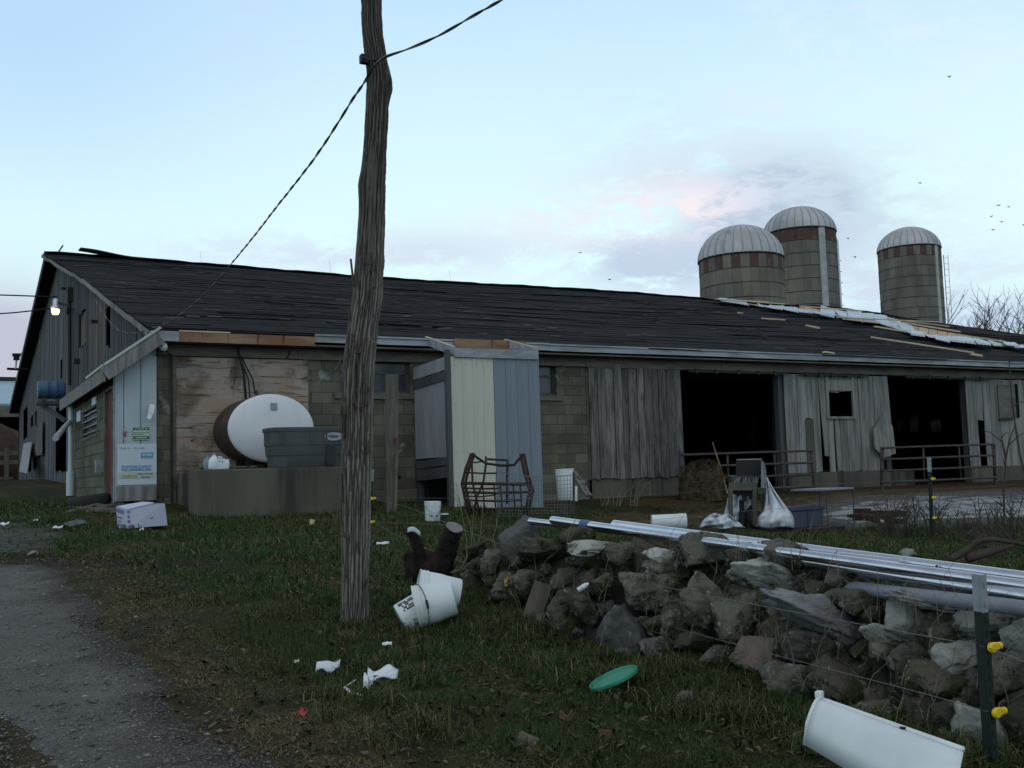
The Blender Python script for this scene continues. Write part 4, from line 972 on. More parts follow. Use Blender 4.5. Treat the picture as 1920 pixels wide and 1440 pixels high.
# stock trough
st0 = PY(507, 806, 15.95); stw = PY(652, 806, 15.95).x-st0.x
stc = Vector((st0.x+stw/2, 16.28, PT+.002)); hh = PY(580, 801, 15.95).z-PT
tr = thing('stock_trough', stc, 'dark grey plastic stock trough with ribbed sides beside the white tank', 'trough')
def sq(k, w, d, n=48):     # superellipse outline
    o = []
    for i in range(n):
        a = 2*math.pi*i/n; c, s = math.cos(a), math.sin(a)
        o.append((math.copysign(abs(c)**.45, c)*w*k, math.copysign(abs(s)**.45, s)*d*k))
    return o
mb = MB(); W2, D2 = stw/2*.985, .36; lev = [(.86, 0), (.88, .02), (.90, .30), (.925, .31), (.93, .33), (.945, .55), (.965, .56), (.97, .90), (1.0, .905), (1.005, .99), (.985, 1.0), (.955, .985), (.94, .5), (.84, .05)]
vs = []; n = 48
for k, h in lev:
    for x, y in sq(k, W2, D2): vs.append((stc.x+x, stc.y+y, stc.z+h*hh))
fs = [(i*n+j, i*n+(j+1) % n, (i+1)*n+(j+1) % n, (i+1)*n+j) for i in range(len(lev)-1) for j in range(n)] + [tuple(range(n-1, -1, -1)), tuple((len(lev)-1)*n+j for j in range(n))]
mb.add(vs, fs); mb.build('trough_body', K['grey_pl'], tr, smooth=True, ang=30)
mb = MB()
for dx_ in (-.46, .02, .26): MB().box(stc+Vector((dx_, -D2*.965, hh*.74)), (.03, .03, hh*.30)).build('rib', K['grey_pl'], tr)
MB().box(stc+Vector((.33, -D2*.935, hh*.30)), (.15, .03, hh*.52)).build('drain_recess', K['dark_pl'], tr)
e_ = MB(); e_.lathe([(0, -.006), (1, -.006), (1, .006), (0, .006)], 28, Matrix.Translation(stc+Vector((.38, -D2*.985, hh*.76))) @ Matrix.Rotation(math.pi/2, 4, 'X'), 0, .15, .065)
em = e_.build('oval_emblem', K['grey_pl'], tr); em.data.materials[0] = K['trim']
MB().box(stc+Vector((.37, -D2*.985-.008, hh*.77)), (.17, .004, .018)).box(stc+Vector((.38, -D2*.985-.008, hh*.735)), (.11, .004, .012)).build('emblem_bar', K['dark_pl'], tr)
MB().lathe([(0, -.01), (.03, -.01), (.03, .02), (0, .02)], 12, Matrix.Translation(stc+Vector((.27, -D2*.95, hh*.12))) @ Matrix.Rotation(math.pi/2, 4, 'X')).build('drain_plug', K['dkmetal'], tr)

def jug(x, y, mat, label, sc=1, tilt=0, Yp=16.0, gr='jugs on the concrete platform'):
    p = PY(x, y, Yp); p.z = PT+.003; o = thing('jug', p, label, 'jug', gr)
    R = Matrix.Translation(p) @ Matrix.Rotation(tilt, 4, 'Y')
    MB().lathe([(.075*sc, 0), (.085*sc, .02*sc), (.085*sc, .14*sc), (.06*sc, .19*sc), (.028*sc, .22*sc), (.028*sc, .25*sc), (0, .25*sc)], 16, R).build('jug_body', mat, o, smooth=True, ang=50)
    MB().lathe([(.032*sc, .236*sc), (.032*sc, .265*sc), (0, .265*sc)], 12, R).build('cap', K['bluem'], o)
    mb = MB(); mb.tube([R @ Vector((.05*sc, -.05*sc, .21*sc)), R @ Vector((.11*sc, -.07*sc, .20*sc)), R @ Vector((.12*sc, -.07*sc, .14*sc)), R @ Vector((.085*sc, -.05*sc, .10*sc))], .012*sc, 6); mb.build('handle', mat, o, smooth=True)
jug(390, 876, K['bluem'], 'pale blue jug at the left of the cluster on the platform', .8)
jug(400, 877, K['white'], 'white jug with handle between the blue jug and the small tub', .9, .06, 15.9)
p = PY(417, 878, 15.9); p.z = PT+.002
tb = thing('plastic_tub', p, 'small white plastic tub to the right of the white jug', 'tub'); MB().box(p+Vector((0, 0, .05)), (.17, .12, .10), None, 0, 1.1).build('tub_body', K['white'], tb, bevel=.01); MB().box(p+Vector((.01, 0, .13)), (.15, .11, .05), Matrix.Rotation(.2, 3, 'Y')).build('crumpled_wrapper', K['paper'], tb)
p = PY(379, 875, 16.1); p.z = PT+.002; tag(rel(MB().lathe([(.04, 0), (.048, .1), (.044, .1), (.038, .01), (0, .01)], 14, Matrix.Translation(p)).build('cup', K['frieze'], smooth=True)), 'small dull cup at the left end of the jug cluster', 'cup')
mb = MB()
for i in range(26):
    x = random.uniform(425, 478); p = PY(x, 878, 16.0+random.uniform(-.15, .2)); p.z = PT+.012+random.uniform(0, .03); a = random.uniform(0, 3); mb.box(p, (random.uniform(.05, .2), .03, .015), Matrix.Rotation(a, 3, 'Z'))
tag(rel(mb.build('debris_heap', K['post'])), 'scrap of wood and rubbish on the platform under the tank', 'debris', kind='stuff')

# ================================================================== plank post and T-posts
pp = G(734, 962); pp = PD(734, 962, 16.9); pp.z = gz(pp.x, pp.y)-.05; s_ = 16.9/F_PX
tp_ = PD(735, 702, 16.9); bt_ = PD(733, 962, 16.9)
po = thing('plank_post', pp, 'tall grey plank post standing in front of the block wall', 'post')
mb = MB(); mb.beam(Vector((bt_.x, bt_.y, pp.z)), tp_, .185, .10, ref=(0, 1, 0)); mb.build('plank', K['post'], po, bevel=.006)
mb = MB(); a = PD(744, 850, 16.82); mb.beam(a, PD(741, 955, 16.82), .035, .03); mb.build('split_edge', K['drystem'], po)
mb = MB(); mb.box(PD(741, 827, 16.8), (.03, .04, .10)); mb.build('insulator', K['red'], po)
mb = MB(); mb.lathe([(.05, -.05), (.09, 0), (.05, .05)], 12, Matrix.Translation(PD(744, 893, 16.95))); mb.build('insulator', K['black'], po)

def tpost(x, yt, yb, s, ins, label, wpx=9, lean=0.0, cap_frac=.16, sides=1):
    top = PD(x, yt, s); b = PD(x+lean, yb, s); b.z = min(b.z, gz(b.x, b.y)-.1)
    o = thing('fence_post', b, label, 'fence post', 'T-posts of the electric fence')
    ax = (top-b).normalized(); hw = .0165
    mb = MB(); cf = b.lerp(top, 1-cap_frac)
    def tee(p, q):
        mb.beam(p, q, hw*2, .005, ref=(0, 1, 0)); mb.beam(p+Vector((0, .0275, 0)), q+Vector((0, .0275, 0)), .006, .048, ref=(0, 1, 0))
        k = int((q-p).length/.054)
        for i in range(k): c = p.lerp(q, (i+.5)/k); mb.box(c+Vector((0, -.006, 0)), (.014, .008, .022))
    tee(b, cf); mb.build('steel_stake', K['dgreen'], o)
    mb = MB(); tee(cf+ax*.001, top); mb.build('white_tip', K['trim'], o)
    for iy in ins:
        c = PD(x+lean*(iy-yt)/(yb-yt), iy, s); m2 = MB()
        m2.lathe([(.018, -.011), (.022, 0), (.018, .011)], 14, Matrix.Translation(c+Vector((-.002, -.022, 0))) @ Matrix.Rotation(math.pi/2, 4, 'X'))
        m2.box(c+Vector((.017*sides, -.014, .003)), (.042, .026, .027)); m2.lathe([(.010, 0), (.015, .004), (.015, .015), (.010, .019)], 10, Matrix.Translation(c+Vector((.038*sides, -.018, .003))) @ Matrix.Rotation(math.pi/2, 4, 'Y'))
        m2.build('insulator', K['yellow'], o, bevel=.003)
    return o
tpost(1843, 1078, 1470, 4.2, [1213, 1335], 'dark green T-post in the right foreground with two yellow insulators', lean=26)
tpost(699, 880, 1020, 13.2, [935, 979], 'T-post half hidden behind the bark covered pole', lean=-8)
tpost(1744, 858, 1003, 14.6, [898, 933, 971], 'distant T-post standing in front of the right tube gate', lean=6)

def wire(pts, s0, s1, label, r=.0019):
    n = len(pts); L = [0]
    for a, b in zip(pts[:-1], pts[1:]): L.append(L[-1]+math.hypot(b[0]-a[0], b[1]-a[1]))
    P = []
    for (x, y), l in zip(pts, L): f = l/L[-1]; s = 1/((1-f)/s0+f/s1); P.append(PD(x, y, s))
    sm = []
    for i in range(len(P)-1):
        for k in range(4): 
            t = k/4; p0 = P[max(i-1, 0)]; p1 = P[i]; p2 = P[i+1]; p3 = P[min(i+2, n-1)]
            sm.append(.5*((2*p1)+(p2-p0)*t+(2*p0-5*p1+4*p2-p3)*t*t+(3*p1-p0-3*p2+p3)*t**3))
    sm.append(P[-1]); o = rel(MB().tube(sm, r, 5).build('fence_wire', K['wire'], smooth=True))
    return tag(o, label, 'wire', 'electric fence wires')
wire([(702, 935), (760, 950), (840, 981), (965, 1030), (1115, 1072), (1292, 1110), (1600, 1168), (1848, 1213)], 13.2, 4.2, 'top strand of fence wire crossing in front of the stone wall')
wire([(700, 979), (772, 1017), (942, 1080), (1120, 1135), (1385, 1210), (1700, 1292), (1855, 1335)], 13.2, 4.2, 'second strand of fence wire crossing lower on the stone wall')
wire([(696, 1014), (780, 1062), (1035, 1190), (1110, 1222), (1500, 1362), (1720, 1412), (1870, 1452)], 13.2, 4.2, 'lowest strand of fence wire near the grass')
wire([(1852, 1214), (1890, 1229), (1990, 1268)], 4.2, 3.3, 'short run of wire leaving the right T-post at its upper insulator')
wire([(702, 934), (900, 934), (1100, 934), (1400, 916), (1746, 898)], 13.2, 14.6, 'upper wire running straight from the hidden T-post to the distant one')
wire([(700, 979), (900, 985), (1100, 986), (1400, 958), (1747, 933)], 13.2, 14.6, 'lower wire running straight from the hidden T-post to the distant one')

# ================================================================== metal clad entry
SY0 = 17.0
A = PY(848, 962, SY0); B = PY(1016, 962, SY0); Cx = PY(928, 800, SY0).x
zb = PY(930, 962, SY0).z; zt = PY(848, 668, SY0).z; zt2 = PY(1012, 675, SY0).z
sh = thing('entry_shed', ((A.x+B.x)/2, 17.8, gz(8, 17)), 'narrow unfinished entry shed clad in cream and slate blue ribbed metal', 'shed')
def ribbed(x0, x1, mat, n, name, zt0, zt1):
    mb = MB(); us = []; w = (x1-x0)/n
    for i in range(n):
        a = x0+i*w
        us += [(a, 0), (a+.012, -.022), (a+.030, -.022), (a+.042, 0), (a+w*.5-.01, 0), (a+w*.5, -.006), (a+w*.5+.01, 0)]
    us.append((x1, 0)); vs = []
    for x, d in us: 
        t = (x-A.x)/(B.x-A.x); vs += [(x, SY0+d, zb+random.uniform(-.003, .003)), (x, SY0+d, zt+(zt2-zt)*t)]
    mb.add(vs, [(2*i, 2*i+2, 2*i+3, 2*i+1) for i in range(len(us)-1)])
    o = mb.build(name, mat, sh, fix=False); o.modifiers.new('s', 'SOLIDIFY').thickness = .004; return o
A.x = PY(848, 800, SY0).x; B.x = PY(1014, 800, SY0).x
ribbed(A.x, Cx-.003, K['cream'], 4, 'metal_panel', zt, zt2)['label'] = 'cream ribbed metal panel'
ribbed(Cx+.003, B.x, K['bluem'], 4, 'metal_panel', zt, zt2)['label'] = 'slate blue ribbed metal panel'
mb = MB()
for z in (zb+.25, zb+1.1, zb+1.95, zt-.15):
    for i in range(8):
        x = A.x+.055+(B.x-A.x)*i/8
        mb.box((x, SY0-.024, z+random.uniform(-.01, .01)), (.016, .006, .016))
mb.build('screw_heads', K['trim'], sh)['kind'] = 'stuff'
MB().b2((A.x-.09, SY0+.0, zb), (A.x-.004, SY0+.09, zt+.12)).build('corner_post', K['board_old'], sh)
MB().b2((B.x-.09, SY0+.012, zb), (B.x-.006, SY0+.09, zt2+.05)).build('corner_post', K['board_old'], sh)
# left side
mb = MB(); xs = A.x-.05; y0, y1 = SY0+.09, YW-.06
zz = lambda y_: PX(820, y_, xs).z
mb.b2((xs-.03, y0, zz(858)), (xs+.0, y1, zz(714))); sp = mb.build('side_panel', K['ply_grey'], sh)
def plankside(ya, yb, name='side_plank', mat='ply_grey', dz=0):
    mb = MB(); z0, z1 = zz(yb), zz(ya); mb.add([(xs-.05, y0-.03, z0+dz), (xs-.05, y1, z0-.05), (xs-.05, y1, z1-.05), (xs-.05, y0-.03, z1+dz), (xs-.031, y0-.03, z0+dz), (xs-.031, y1, z0-.05), (xs-.031, y1, z1-.05), (xs-.031, y0-.03, z1+dz)],
        [(0, 1, 2, 3), (7, 6, 5, 4), (0, 4, 5, 1), (1, 5, 6, 2), (2, 6, 7, 3), (3, 7, 4, 0)]); return mb.build(name, K[mat], sh)
plankside(674, 698); plankside(700, 717, mat='board_old'); plankside(858, 873, mat='board_old'); plankside(875, 896, mat='board_old')
MB().b2((xs-.02, y1-.12, .9), (xs+.08, y1-.02, zz(896))).build('stud', K['board_old'], sh)
# open top frame: two rafters and header
h0, h1 = PY(850, 668, SY0-.05), PY(1006, 655, SY0-.05)
MB().b2((PY(850, 660, SY0).x, SY0-.05, PY(930, 672, SY0).z), (PY(1007, 660, SY0).x, SY0-.012, PY(930, 655.5, SY0).z)).build('header_board', K['trim'], sh)
MB().b2((PY(850, 660, SY0).x, SY0-.012+.003, PY(930, 660, SY0).z), (PY(1007, 660, SY0).x, SY0+.05, PY(930, 654, SY0).z)).build('header_board', K['new_wood'], sh)
def rafter(xa, ya, xb, yb, Yb, wd=.15):
    a = PY(xa, ya, SY0-.03); b = PY(xb, yb, Yb); d = (b-a)
    mb = MB(); mb.add([a, b, b-Vector((0, 0, wd)), a-Vector((0, 0, wd)), *[v+Vector((.045, 0, 0)) for v in (a, b, b-Vector((0, 0, wd)), a-Vector((0, 0, wd)))]],
        [(0, 1, 2, 3), (7, 6, 5, 4), (0, 4, 5, 1), (1, 5, 6, 2), (2, 6, 7, 3), (3, 7, 4, 0)]); o = mb.build('rafter', K['trim'], sh)
    MB().beam(a+Vector((.022, 0, .008)), b+Vector((.022, 0, .008)), .05, .012, ref=(0, 0, 1)).build('rafter_top', K['lath'], sh)
rafter(850, 651, 797, 632, 18.3); rafter(1005, 653, 945, 637, 18.3)
MB().b2((PY(852, 650, 18.1).x, 18.08, EZ-.34), (PY(985, 650, 18.1).x, 18.12, EZ+.03)).build('inner_board', K['new_wood'], sh)
MB().b2((A.x+.05, SY0+.1, zt-.15), (B.x-.1, YW-.3, zt-.12)).build('ceiling_board', K['new_wood'], sh)
MB().b2((xs+.1, SY0+1.2, zb), (B.x-.1, SY0+1.22, zt-.2)).build('shade_backing', K['dark'], sh)  # near-black sheet inside the entry, its colour standing in for shade

# buckets by the shed
def pail(M, mat, parent=None, h=.37, r0=.13, r1=.15, label=None, cat='bucket', group=None, handle=True, base=None, lid=False):
    o = thing('bucket', base or M.translation, label, cat, group)
    prof = [(r0*.96, 0), (r0, .012), (r1*.965, h*.80), (r1*1.02, h*.80), (r1*1.03, h*.82), (r1*.99, h*.83), (r1*.99, h*.88), (r1*1.03, h*.885), (r1*1.03, h*.90), (r1*.995, h*.905), (r1, h*.965), (r1*1.04, h*.975), (r1*1.03, h), (r1*.98, h), (r1*.94, h*.5), (r0*.93, .015), (0, .015)]
    if lid: prof = prof[:-4]+[(r1*.98, h), (0, h+.004)]
    MB().lathe(prof, 40, M).build('bucket_body', mat, o, smooth=True, ang=35)
    if handle:
        pts = []
        for i in range(15):
            a = math.pi*i/14; pts.append(M @ Vector((math.cos(a)*r1*1.06, -math.sin(a)*r1*1.25*.75, h*.86-math.sin(a)*r1*1.0)))
        MB().tube(pts, .0025, 5).build('wire_handle', K['wire'], o)
    return o
p = PD(811, 973, 15.6); p.z = gz(p.x, p.y)
b_ = pail(Matrix.Translation(p) @ Matrix.Rotation(.06, 4, 'X'), K['white'], label='white bucket with dark print standing left of the entry shed', h=.285, r0=.11, r1=.122, group='white buckets')
mb = MB(); R_ = random.Random(2)
for i in range(26):
    a = R_.uniform(-2.5, -.6); z = R_.uniform(.05, .2); q0 = p+Vector((math.cos(a)*.119, math.sin(a)*.119, z)); mb.box(q0, (.03, .006, R_.choice([.006, .012, .02])), Matrix.Rotation(a+math.pi/2, 3, 'Z'))
mb.build('print', K['black'], b_)
p = PD(834, 977, 15.4); p.z = gz(p.x, p.y); tag(rel(MB().lathe([(.05, 0), (.055, .11), (.062, .115), (.062, .13), (0, .135)], 18, Matrix.Translation(p)).build('jar', K['dgreen'], smooth=True, ang=40)), 'small dark jar with pale lid beside the printed bucket', 'jar').data.materials.append(K['white'])
for f in bpy.data.objects['jar'].data.polygons: f.material_index = 1 if f.center.z > .112 else 0
p = PD(1059, 940, 17.3)
hb = pail(Matrix.Translation(PD(1062, 937, 17.2)) @ Matrix.Rotation(-.04, 4, 'Y'), K['white'], label='white plastic drum hanging behind the wire mesh panel', h=.50, r0=.145, r1=.150, handle=False, lid=True, group='white buckets')
mb = MB(); mb.box(PD(1077, 925, 17.1), (.10, .08, .24), Matrix.Rotation(.2, 3, 'Y'), 0, .5); mb.build('torn_bag', K['white'], hb)
MB().beam(PD(1058, 944, 17.05), PD(1058, 985, 17.05), .06, .05).build('drum_stake', K['board_old'], hb)
p = PD(1090, 905, 17.6); tag(rel(MB().beam(PD(1074, 884, 17.8), PD(1104, 930, 17.4), .12, .04, ref=(0, 1, 0)).build('prop_board', K['board'])), 'slanting grey board propped beside the hanging drum', 'board')

# ================================================================== rusty feeder rack and wire mesh
rk = thing('feeder_rack', PD(935, 965, 16.6), 'rusty steel hay rack with horned top and curved bars in front of the entry shed', 'rack')
def rk_tube(pts, r=.02, s=16.6, name='rack_bar', mat='rust'): return MB().tube([PD(x, y, s+(pp[2] if len(pp) > 2 else 0)) for pp in pts for x, y in [pp[:2]]], r, 7).build(name, K[mat], rk, smooth=True)
for s, dxx in ((0, 0), (.55, 6)):
    rk_tube([(884+dxx, 850, s), (873+dxx, 880, s), (866+dxx, 907, s), (872+dxx, 935, s), (880+dxx, 966, s)], .024, name='side_post')
    rk_tube([(982-dxx, 851, s), (990-dxx, 890, s), (999-dxx, 920, s), (994-dxx, 945, s), (988-dxx, 966, s)], .024, name='side_post')
rk_tube([(884, 850), (890, 855), (911, 869), (940, 873), (964, 872), (972, 862), (982, 851)], .022, name='horned_top'); rk_tube([(911, 861, .3), (950, 863, .3)], .018)
rk_tube([(911, 857, .2), (911, 872, 0), (906, 905), (893, 935), (887, 966)], .018); rk_tube([(952, 862, .1), (950, 905), (951, 945)], .018)
rk_tube([(884, 850), (886, 905), (893, 935), (900, 968)], .018)
for y, xa, xb, r in ((866, 879, 905, .012), (886, 872, 932, .014), (906, 866, 994, .026), (915, 866, 940, .016), (923, 869, 990, .022), (938, 872, 980, .018), (953, 877, 985, .020), (930, 871, 930, .012)):
    rk_tube([(xa, y), ((xa+xb)/2, y+1.5), (xb, y+random.uniform(-2, 2))], r)
for x in (905, 926, 938, 962, 975): rk_tube([(x, 907), (x+2, 935), (x+4, 962)], .013)
mh = thing('wire_mesh_panel', PD(1000, 968, 16.2), 'upright sagging panel of pale welded wire mesh', 'mesh panel')
mb = MB()
def mp(u, v): return PD(930+146*u, 884+7*math.sin(u*3)*(1-v)+(968-884)*v+5*u*(1-v), 16.2+.5*u)
for i in range(25):
    u = i/24; mb.tube([mp(u, v/4) for v in range(5)], .0032, 4, cap=False)
for j in range(13):
    v = j/12; v = v**.85; mb.tube([mp(u/8, v) for u in range(9)], .0036 if j else .009, 4, cap=False)
mb.build('mesh_wire', K['wire'], mh)
MB().tube([mp(1, 0)+Vector((0, 0, .05)), mp(1, 1)], .02, 6).build('mesh_stake', K['gate'], mh)

# ================================================================== tube gates
def gate(x0, x1, ytop0, ytop1, ybot0, ybot1, nb, Yp, label, verts, name='tube_gate'):
    A, B = PY(x0, ytop0, Yp), PY(x1, ytop1, Yp); C_, D_ = PY(x0, ybot0, Yp), PY(x1+6, ybot1, Yp)
    o = thing(name, (A+B)/2*1.0, label, 'gate', 'tube gates of the barnyard'); o.location.z = min(C_.z, D_.z)
    for i in range(nb):
        t = i/(nb-1); MB().tube([A.lerp(C_, t), B.lerp(D_, t)], .026, 8).build('rail', K['gate'], o, smooth=True)
    for x in verts:
        t = (x-x0)/(x1-x0); MB().tube([A.lerp(B, t)+Vector((0, .03, 0)), C_.lerp(D_, t)+Vector((0, .03, 0))], .024, 8).build('upright', K['gate'], o, smooth=True)
    return o
g1 = gate(1277, 1523, 853, 845, 922, 912, 4, 17.75, 'brown tube gate behind the old grill', [1278, 1361, 1449, 1522])
MB().tube([PY(1276, 845, 17.8), PY(1278, 958, 17.8)], .05, 8).build('gate_post', K['board_old'], g1)
g2 = gate(1653, 1862, 840, 833, 905, 895, 4, 17.7, 'brown tube gate in front of the right opening', [1654, 1729, 1796, 1862])
MB().tube([PY(1654, 838, 17.75), PY(1654, 925, 17.75)], .045, 8).build('gate_post', K['gate'], g2)
MB().tube([PY(1863, 832, 17.75), PY(1867, 908, 17.75)], .045, 8).build('gate_post', K['gate'], g2)
mb = MB()
for X, h in ((1360, .9), (1452, .95)): mb.tube([PY(X, 848, 18.3), PY(X+2, 915, 18.3)], .04, 7)
MB().tube([PY(1336, 829, 17.2), PY(1348, 868, 17.0), PY(1364, 926, 16.7)], [.012, .02, .025], 6).build('x', K['drystem']).name = 'leaning_stick'
tag(rel(bpy.data.objects['leaning_stick']), 'thin pale stick leaning on the gate above the hay heap', 'stick')

# hay heap
def strands(P, n, spread, L, r, mat_name, seed, up_=.35, droop=True):
    R_ = random.Random(seed); mb = MB()
    for i in range(n):
        p = P(R_); a = R_.uniform(0, 6.28); t = R_.uniform(-.2, up_); l = L*R_.uniform(.5, 1.3); d = Vector((math.cos(a), math.sin(a), t)).normalized(); sd_ = d.cross(Vector((0, 0, 1))).normalized()*r
        q = p+d*l*.5; e = p+d*l+Vector((0, 0, -l*.35*R_.random() if droop else 0))
        mb.add([p-sd_, p+sd_, q+sd_, q-sd_, e], [(0, 1, 2, 3), (3, 2, 4)])
    return mb
hc = PY(1322, 925, 17.2); hc.z = gz(hc.x, hc.y)-.02; s_ = depth(hc)/F_PX; HR, HH = 46*s_, PY(1320, 866, 17.2).z-hc.z
hy = thing('hay_heap', hc, 'rounded heap of old brown hay in front of the dark opening', 'hay heap')
def hs(u, v):
    a = u*2*math.pi; k = math.cos(v*math.pi/2)**.6; return (hc.x+HR*k*math.cos(a)*(1+.12*math.sin(3*a)), hc.y+HR*.9*k*math.sin(a), hc.z+HH*math.sin(v*math.pi/2)*(1+.06*math.sin(5*a)))
MB().grid(hs, 32, 12).build('heap_core', K['hay'], hy, smooth=True)
def hp(R_):
    u, v = R_.random(), R_.random()*.95; p = Vector(hs(u, v)); return p
h_ = strands(hp, 2600, 0, .16, .006, 'hay', 3).build('straw', K['hay'], hy, fix=False); h_['kind'] = 'stuff'
def yp(R_):
    p = G(R_.uniform(1210, 1520), R_.uniform(915, 962)); return p+Vector((0, 0, .01))
tag(strands(yp, 3000, 0, .16, .007, 'hay', 4, .2).build('scattered_straw', K['hay'], fix=False), 'loose straw trodden over the yard mud around the hay heap', 'straw', kind='stuff')

# ================================================================== old grill with plastic sheeting, table, tote
S_ = 15.6
gr = thing('broken_grill', PD(1402, 985, S_), 'rusted gas grill on a grey cart with its hood open', 'grill')
def pr(pts, thick, s=S_, mat='grill', name='panel', par=gr):
    P = [PD(x, y, s+(q[0] if q else 0)) for x, y, *q in pts]; return MB().prism(P, fw*thick).build(name, K[mat], par)
pr([(1381, 863), (1427, 862), (1425, 894), (1380, 894)], .03, S_+.32, 'dkmetal', 'hood_inside')
mb = MB(); 
hood = [(1427, 862, .30), (1432, 866, .25), (1436, 880, .12), (1437, 895, .02), (1436, 915, 0), (1427, 915, .0), (1427, 895, .30)]
pr([(x, y, d) for x, y, d in hood], -.02, S_, 'grill', 'hood_side')
mb = MB(); a, b = PD(1381, 863, S_+.34), PD(1428, 862, S_+.34); mb.tube([a, b], .018, 6); mb.build('hood_lip', K['grill'], gr)
pr([(1370, 894, .05), (1424, 894, .05), (1421, 907, 0), (1372, 907, 0)], .28, S_, 'rust', 'firebox').data.materials[0] = K['dkmetal']
R_ = random.Random(8); mb = MB()
for i in range(22):
    x = R_.uniform(1374, 1420); mb.beam(PD(x, 907, S_-.02), PD(x+R_.uniform(-4, 4), 895+R_.uniform(-2, 8), S_-.02), .012, .008)
mb.build('flaking_grate', K['grill'], gr)
mb = MB(); a = PD(1368, 903, S_-.03); b = PD(1420, 919, S_+.02); pr([(1368, 905), (1420, 905), (1420, 919.5), (1366, 919.5)], .03, S_-.04, 'post', 'control_board').data.materials[0] = K['concrete']
pr([(1421, 915), (1437, 915), (1437, 926), (1421, 926)], .03, S_, 'concrete', 'side_shelf')
for x0, x1, dd in ((1366, 1373, -.02), (1411, 1418, -.02), (1427, 1433, .3)):
    mb = MB(); mb.beam(PD((x0+x1)/2, 918, S_+dd), PD((x0+x1)/2+1, 984 if dd < 0 else 950, S_+dd), (x1-x0)*S_/F_PX, .05); mb.build('leg', K['concrete'], gr)
mb = MB(); R_ = random.Random(4)
pts = [(1373, 920)]; x = 1373
while x < 1424: x += R_.uniform(2, 4); pts.append((x, 926+R_.uniform(0, 16)*(1 if x > 1390 else .5)))
pts.append((1424, 920)); pr(pts, .02, S_+.08, 'dkmetal', 'torn_liner')
pr([(1388, 938), (1396, 938), (1396, 985), (1388, 985)], .10, S_+.15, 'dkmetal', 'gas_bottle_bracket')
mb = MB(); mb.lathe([(.10, 0), (.15, .03), (.15, .2), (.10, .26), (.04, .28), (.04, .32), (0, .32)], 18, Matrix.Translation(PD(1412, 988, S_+.3))); mb.build('gas_bottle', K['dark_pl'], gr, smooth=True)
# plastic sheeting: draped folds hanging from the cart
def drape(rows, s0, seed, name, label, nu=24, fold=.05, thick=.3):
    R_ = random.Random(seed); ph = [R_.uniform(0, 6) for _ in range(6)]
    def fn(u, v):
        k = v*(len(rows)-1); i = min(int(k), len(rows)-2); t = k-i; (y0, xl0, xr0, d0), (y1, xl1, xr1, d1) = rows[i], rows[i+1]
        y = y0+(y1-y0)*t; xl = xl0+(xl1-xl0)*t; xr = xr0+(xr1-xr0)*t; d = d0+(d1-d0)*t
        bul = math.sin(u*math.pi); rip = fold*(math.sin(u*14+ph[0]+v*2)+.6*math.sin(u*23+ph[1]-v*3)+.5*math.sin(v*9+ph[2]+u*5)+.4*math.sin(v*17+u*9+ph[3]))
        return PD(xl+(xr-xl)*u, y+1.5*math.sin(u*9+ph[4]), s0-d*bul+rip)
    mb = MB(); mb.grid(fn, nu, 22); o = mb.build(name, K['sheet'], smooth=True); o.modifiers.new('s', 'SOLIDIFY').thickness = .006
    return tag(rel(o), label, 'plastic sheet', 'torn white plastic around the grill')
drape([(896, 1436, 1439, .0), (915, 1436, 1449, .06), (940, 1436, 1467, .15), (960, 1432, 1483, .3), (968, 1424, 1487, .45), (978, 1417, 1489, .5), (989, 1416, 1488, .4)], S_+.1, 5, 'plastic_sheet', 'white plastic sheet hanging from the right side of the grill to the ground', fold=.05)
drape([(928, 1366, 1390, .0), (950, 1361, 1390, .05), (965, 1358, 1389, .1), (976, 1360, 1388, .1)], S_+.30, 6, 'plastic_sheet', 'white plastic hanging behind the left leg of the grill', fold=.03)
drape([(964, 1336, 1366, .05), (970, 1324, 1374, .25), (980, 1316, 1386, .4), (990, 1311, 1396, .35)], S_-.15, 7, 'plastic_sheet', 'crumpled white plastic heaped on the ground left of the grill', fold=.10)
drape([(926, 1395, 1424, .0), (940, 1396, 1410, .05), (960, 1397, 1400, .05)], S_+.38, 8, 'plastic_sheet', 'ragged scrap of white plastic seen between the grill legs', nu=12, fold=.02)
# tote
c0, c1, c2 = PD(1485, 992, 15.7), PD(1549, 988, 16.1), PD(1485, 950, 15.7)
tt = thing('storage_tote', (c0+c1)/2, 'dull purple plastic storage tote standing under the thin table', 'tote'); ux = (c1-c0); ux.z = 0; wd = ux.length; ux.normalize(); uy = Vector((0, 0, 1)).cross(ux); hz = c2.z-c0.z; gzz = min(c0.z, c1.z)
R3 = Matrix((ux, uy, Vector((0, 0, 1)))).transposed(); mid = c0+ux*wd/2+uy*.2; mid.z = gzz
MB().box(mid+Vector((0, 0, hz*.40)), (wd*.93, .36, hz*.80), R3, 0, 1.05).build('tote_body', K['purple'], tt, bevel=.02)
MB().box(mid+Vector((0, 0, hz*.90)), (wd*1.02, .42, hz*.20), R3).build('tote_rim', K['purple'], tt, bevel=.015)
MB().box(mid+Vector((0, 0, hz*.42))-uy*.188, (.012, .02, hz*.74), R3).build('tote_rib', K['purple'], tt)
# table
tz = [PD(1482, 919, 16.0), PD(1549, 924, 15.6), PD(1601, 917, 16.4), PD(1535, 914.5, 16.9)]
ztb = sum(p.z for p in tz)/4; tz = [Vector((p.x, p.y, ztb)) for p in tz]
tbl = thing('thin_table', sum(tz, Vector())/4-Vector((0, 0, .5)), 'thin legged grey table behind the purple tote', 'table')
MB().prism(tz, (0, 0, .022)).build('table_top', K['pvc'], tbl)
for p in tz:
    q = p+(sum(tz, Vector())/4-p)*.04; MB().tube([q, Vector((q.x, q.y, gz(q.x, q.y)-.02))], .010, 6).build('leg', K['gate'], tbl)
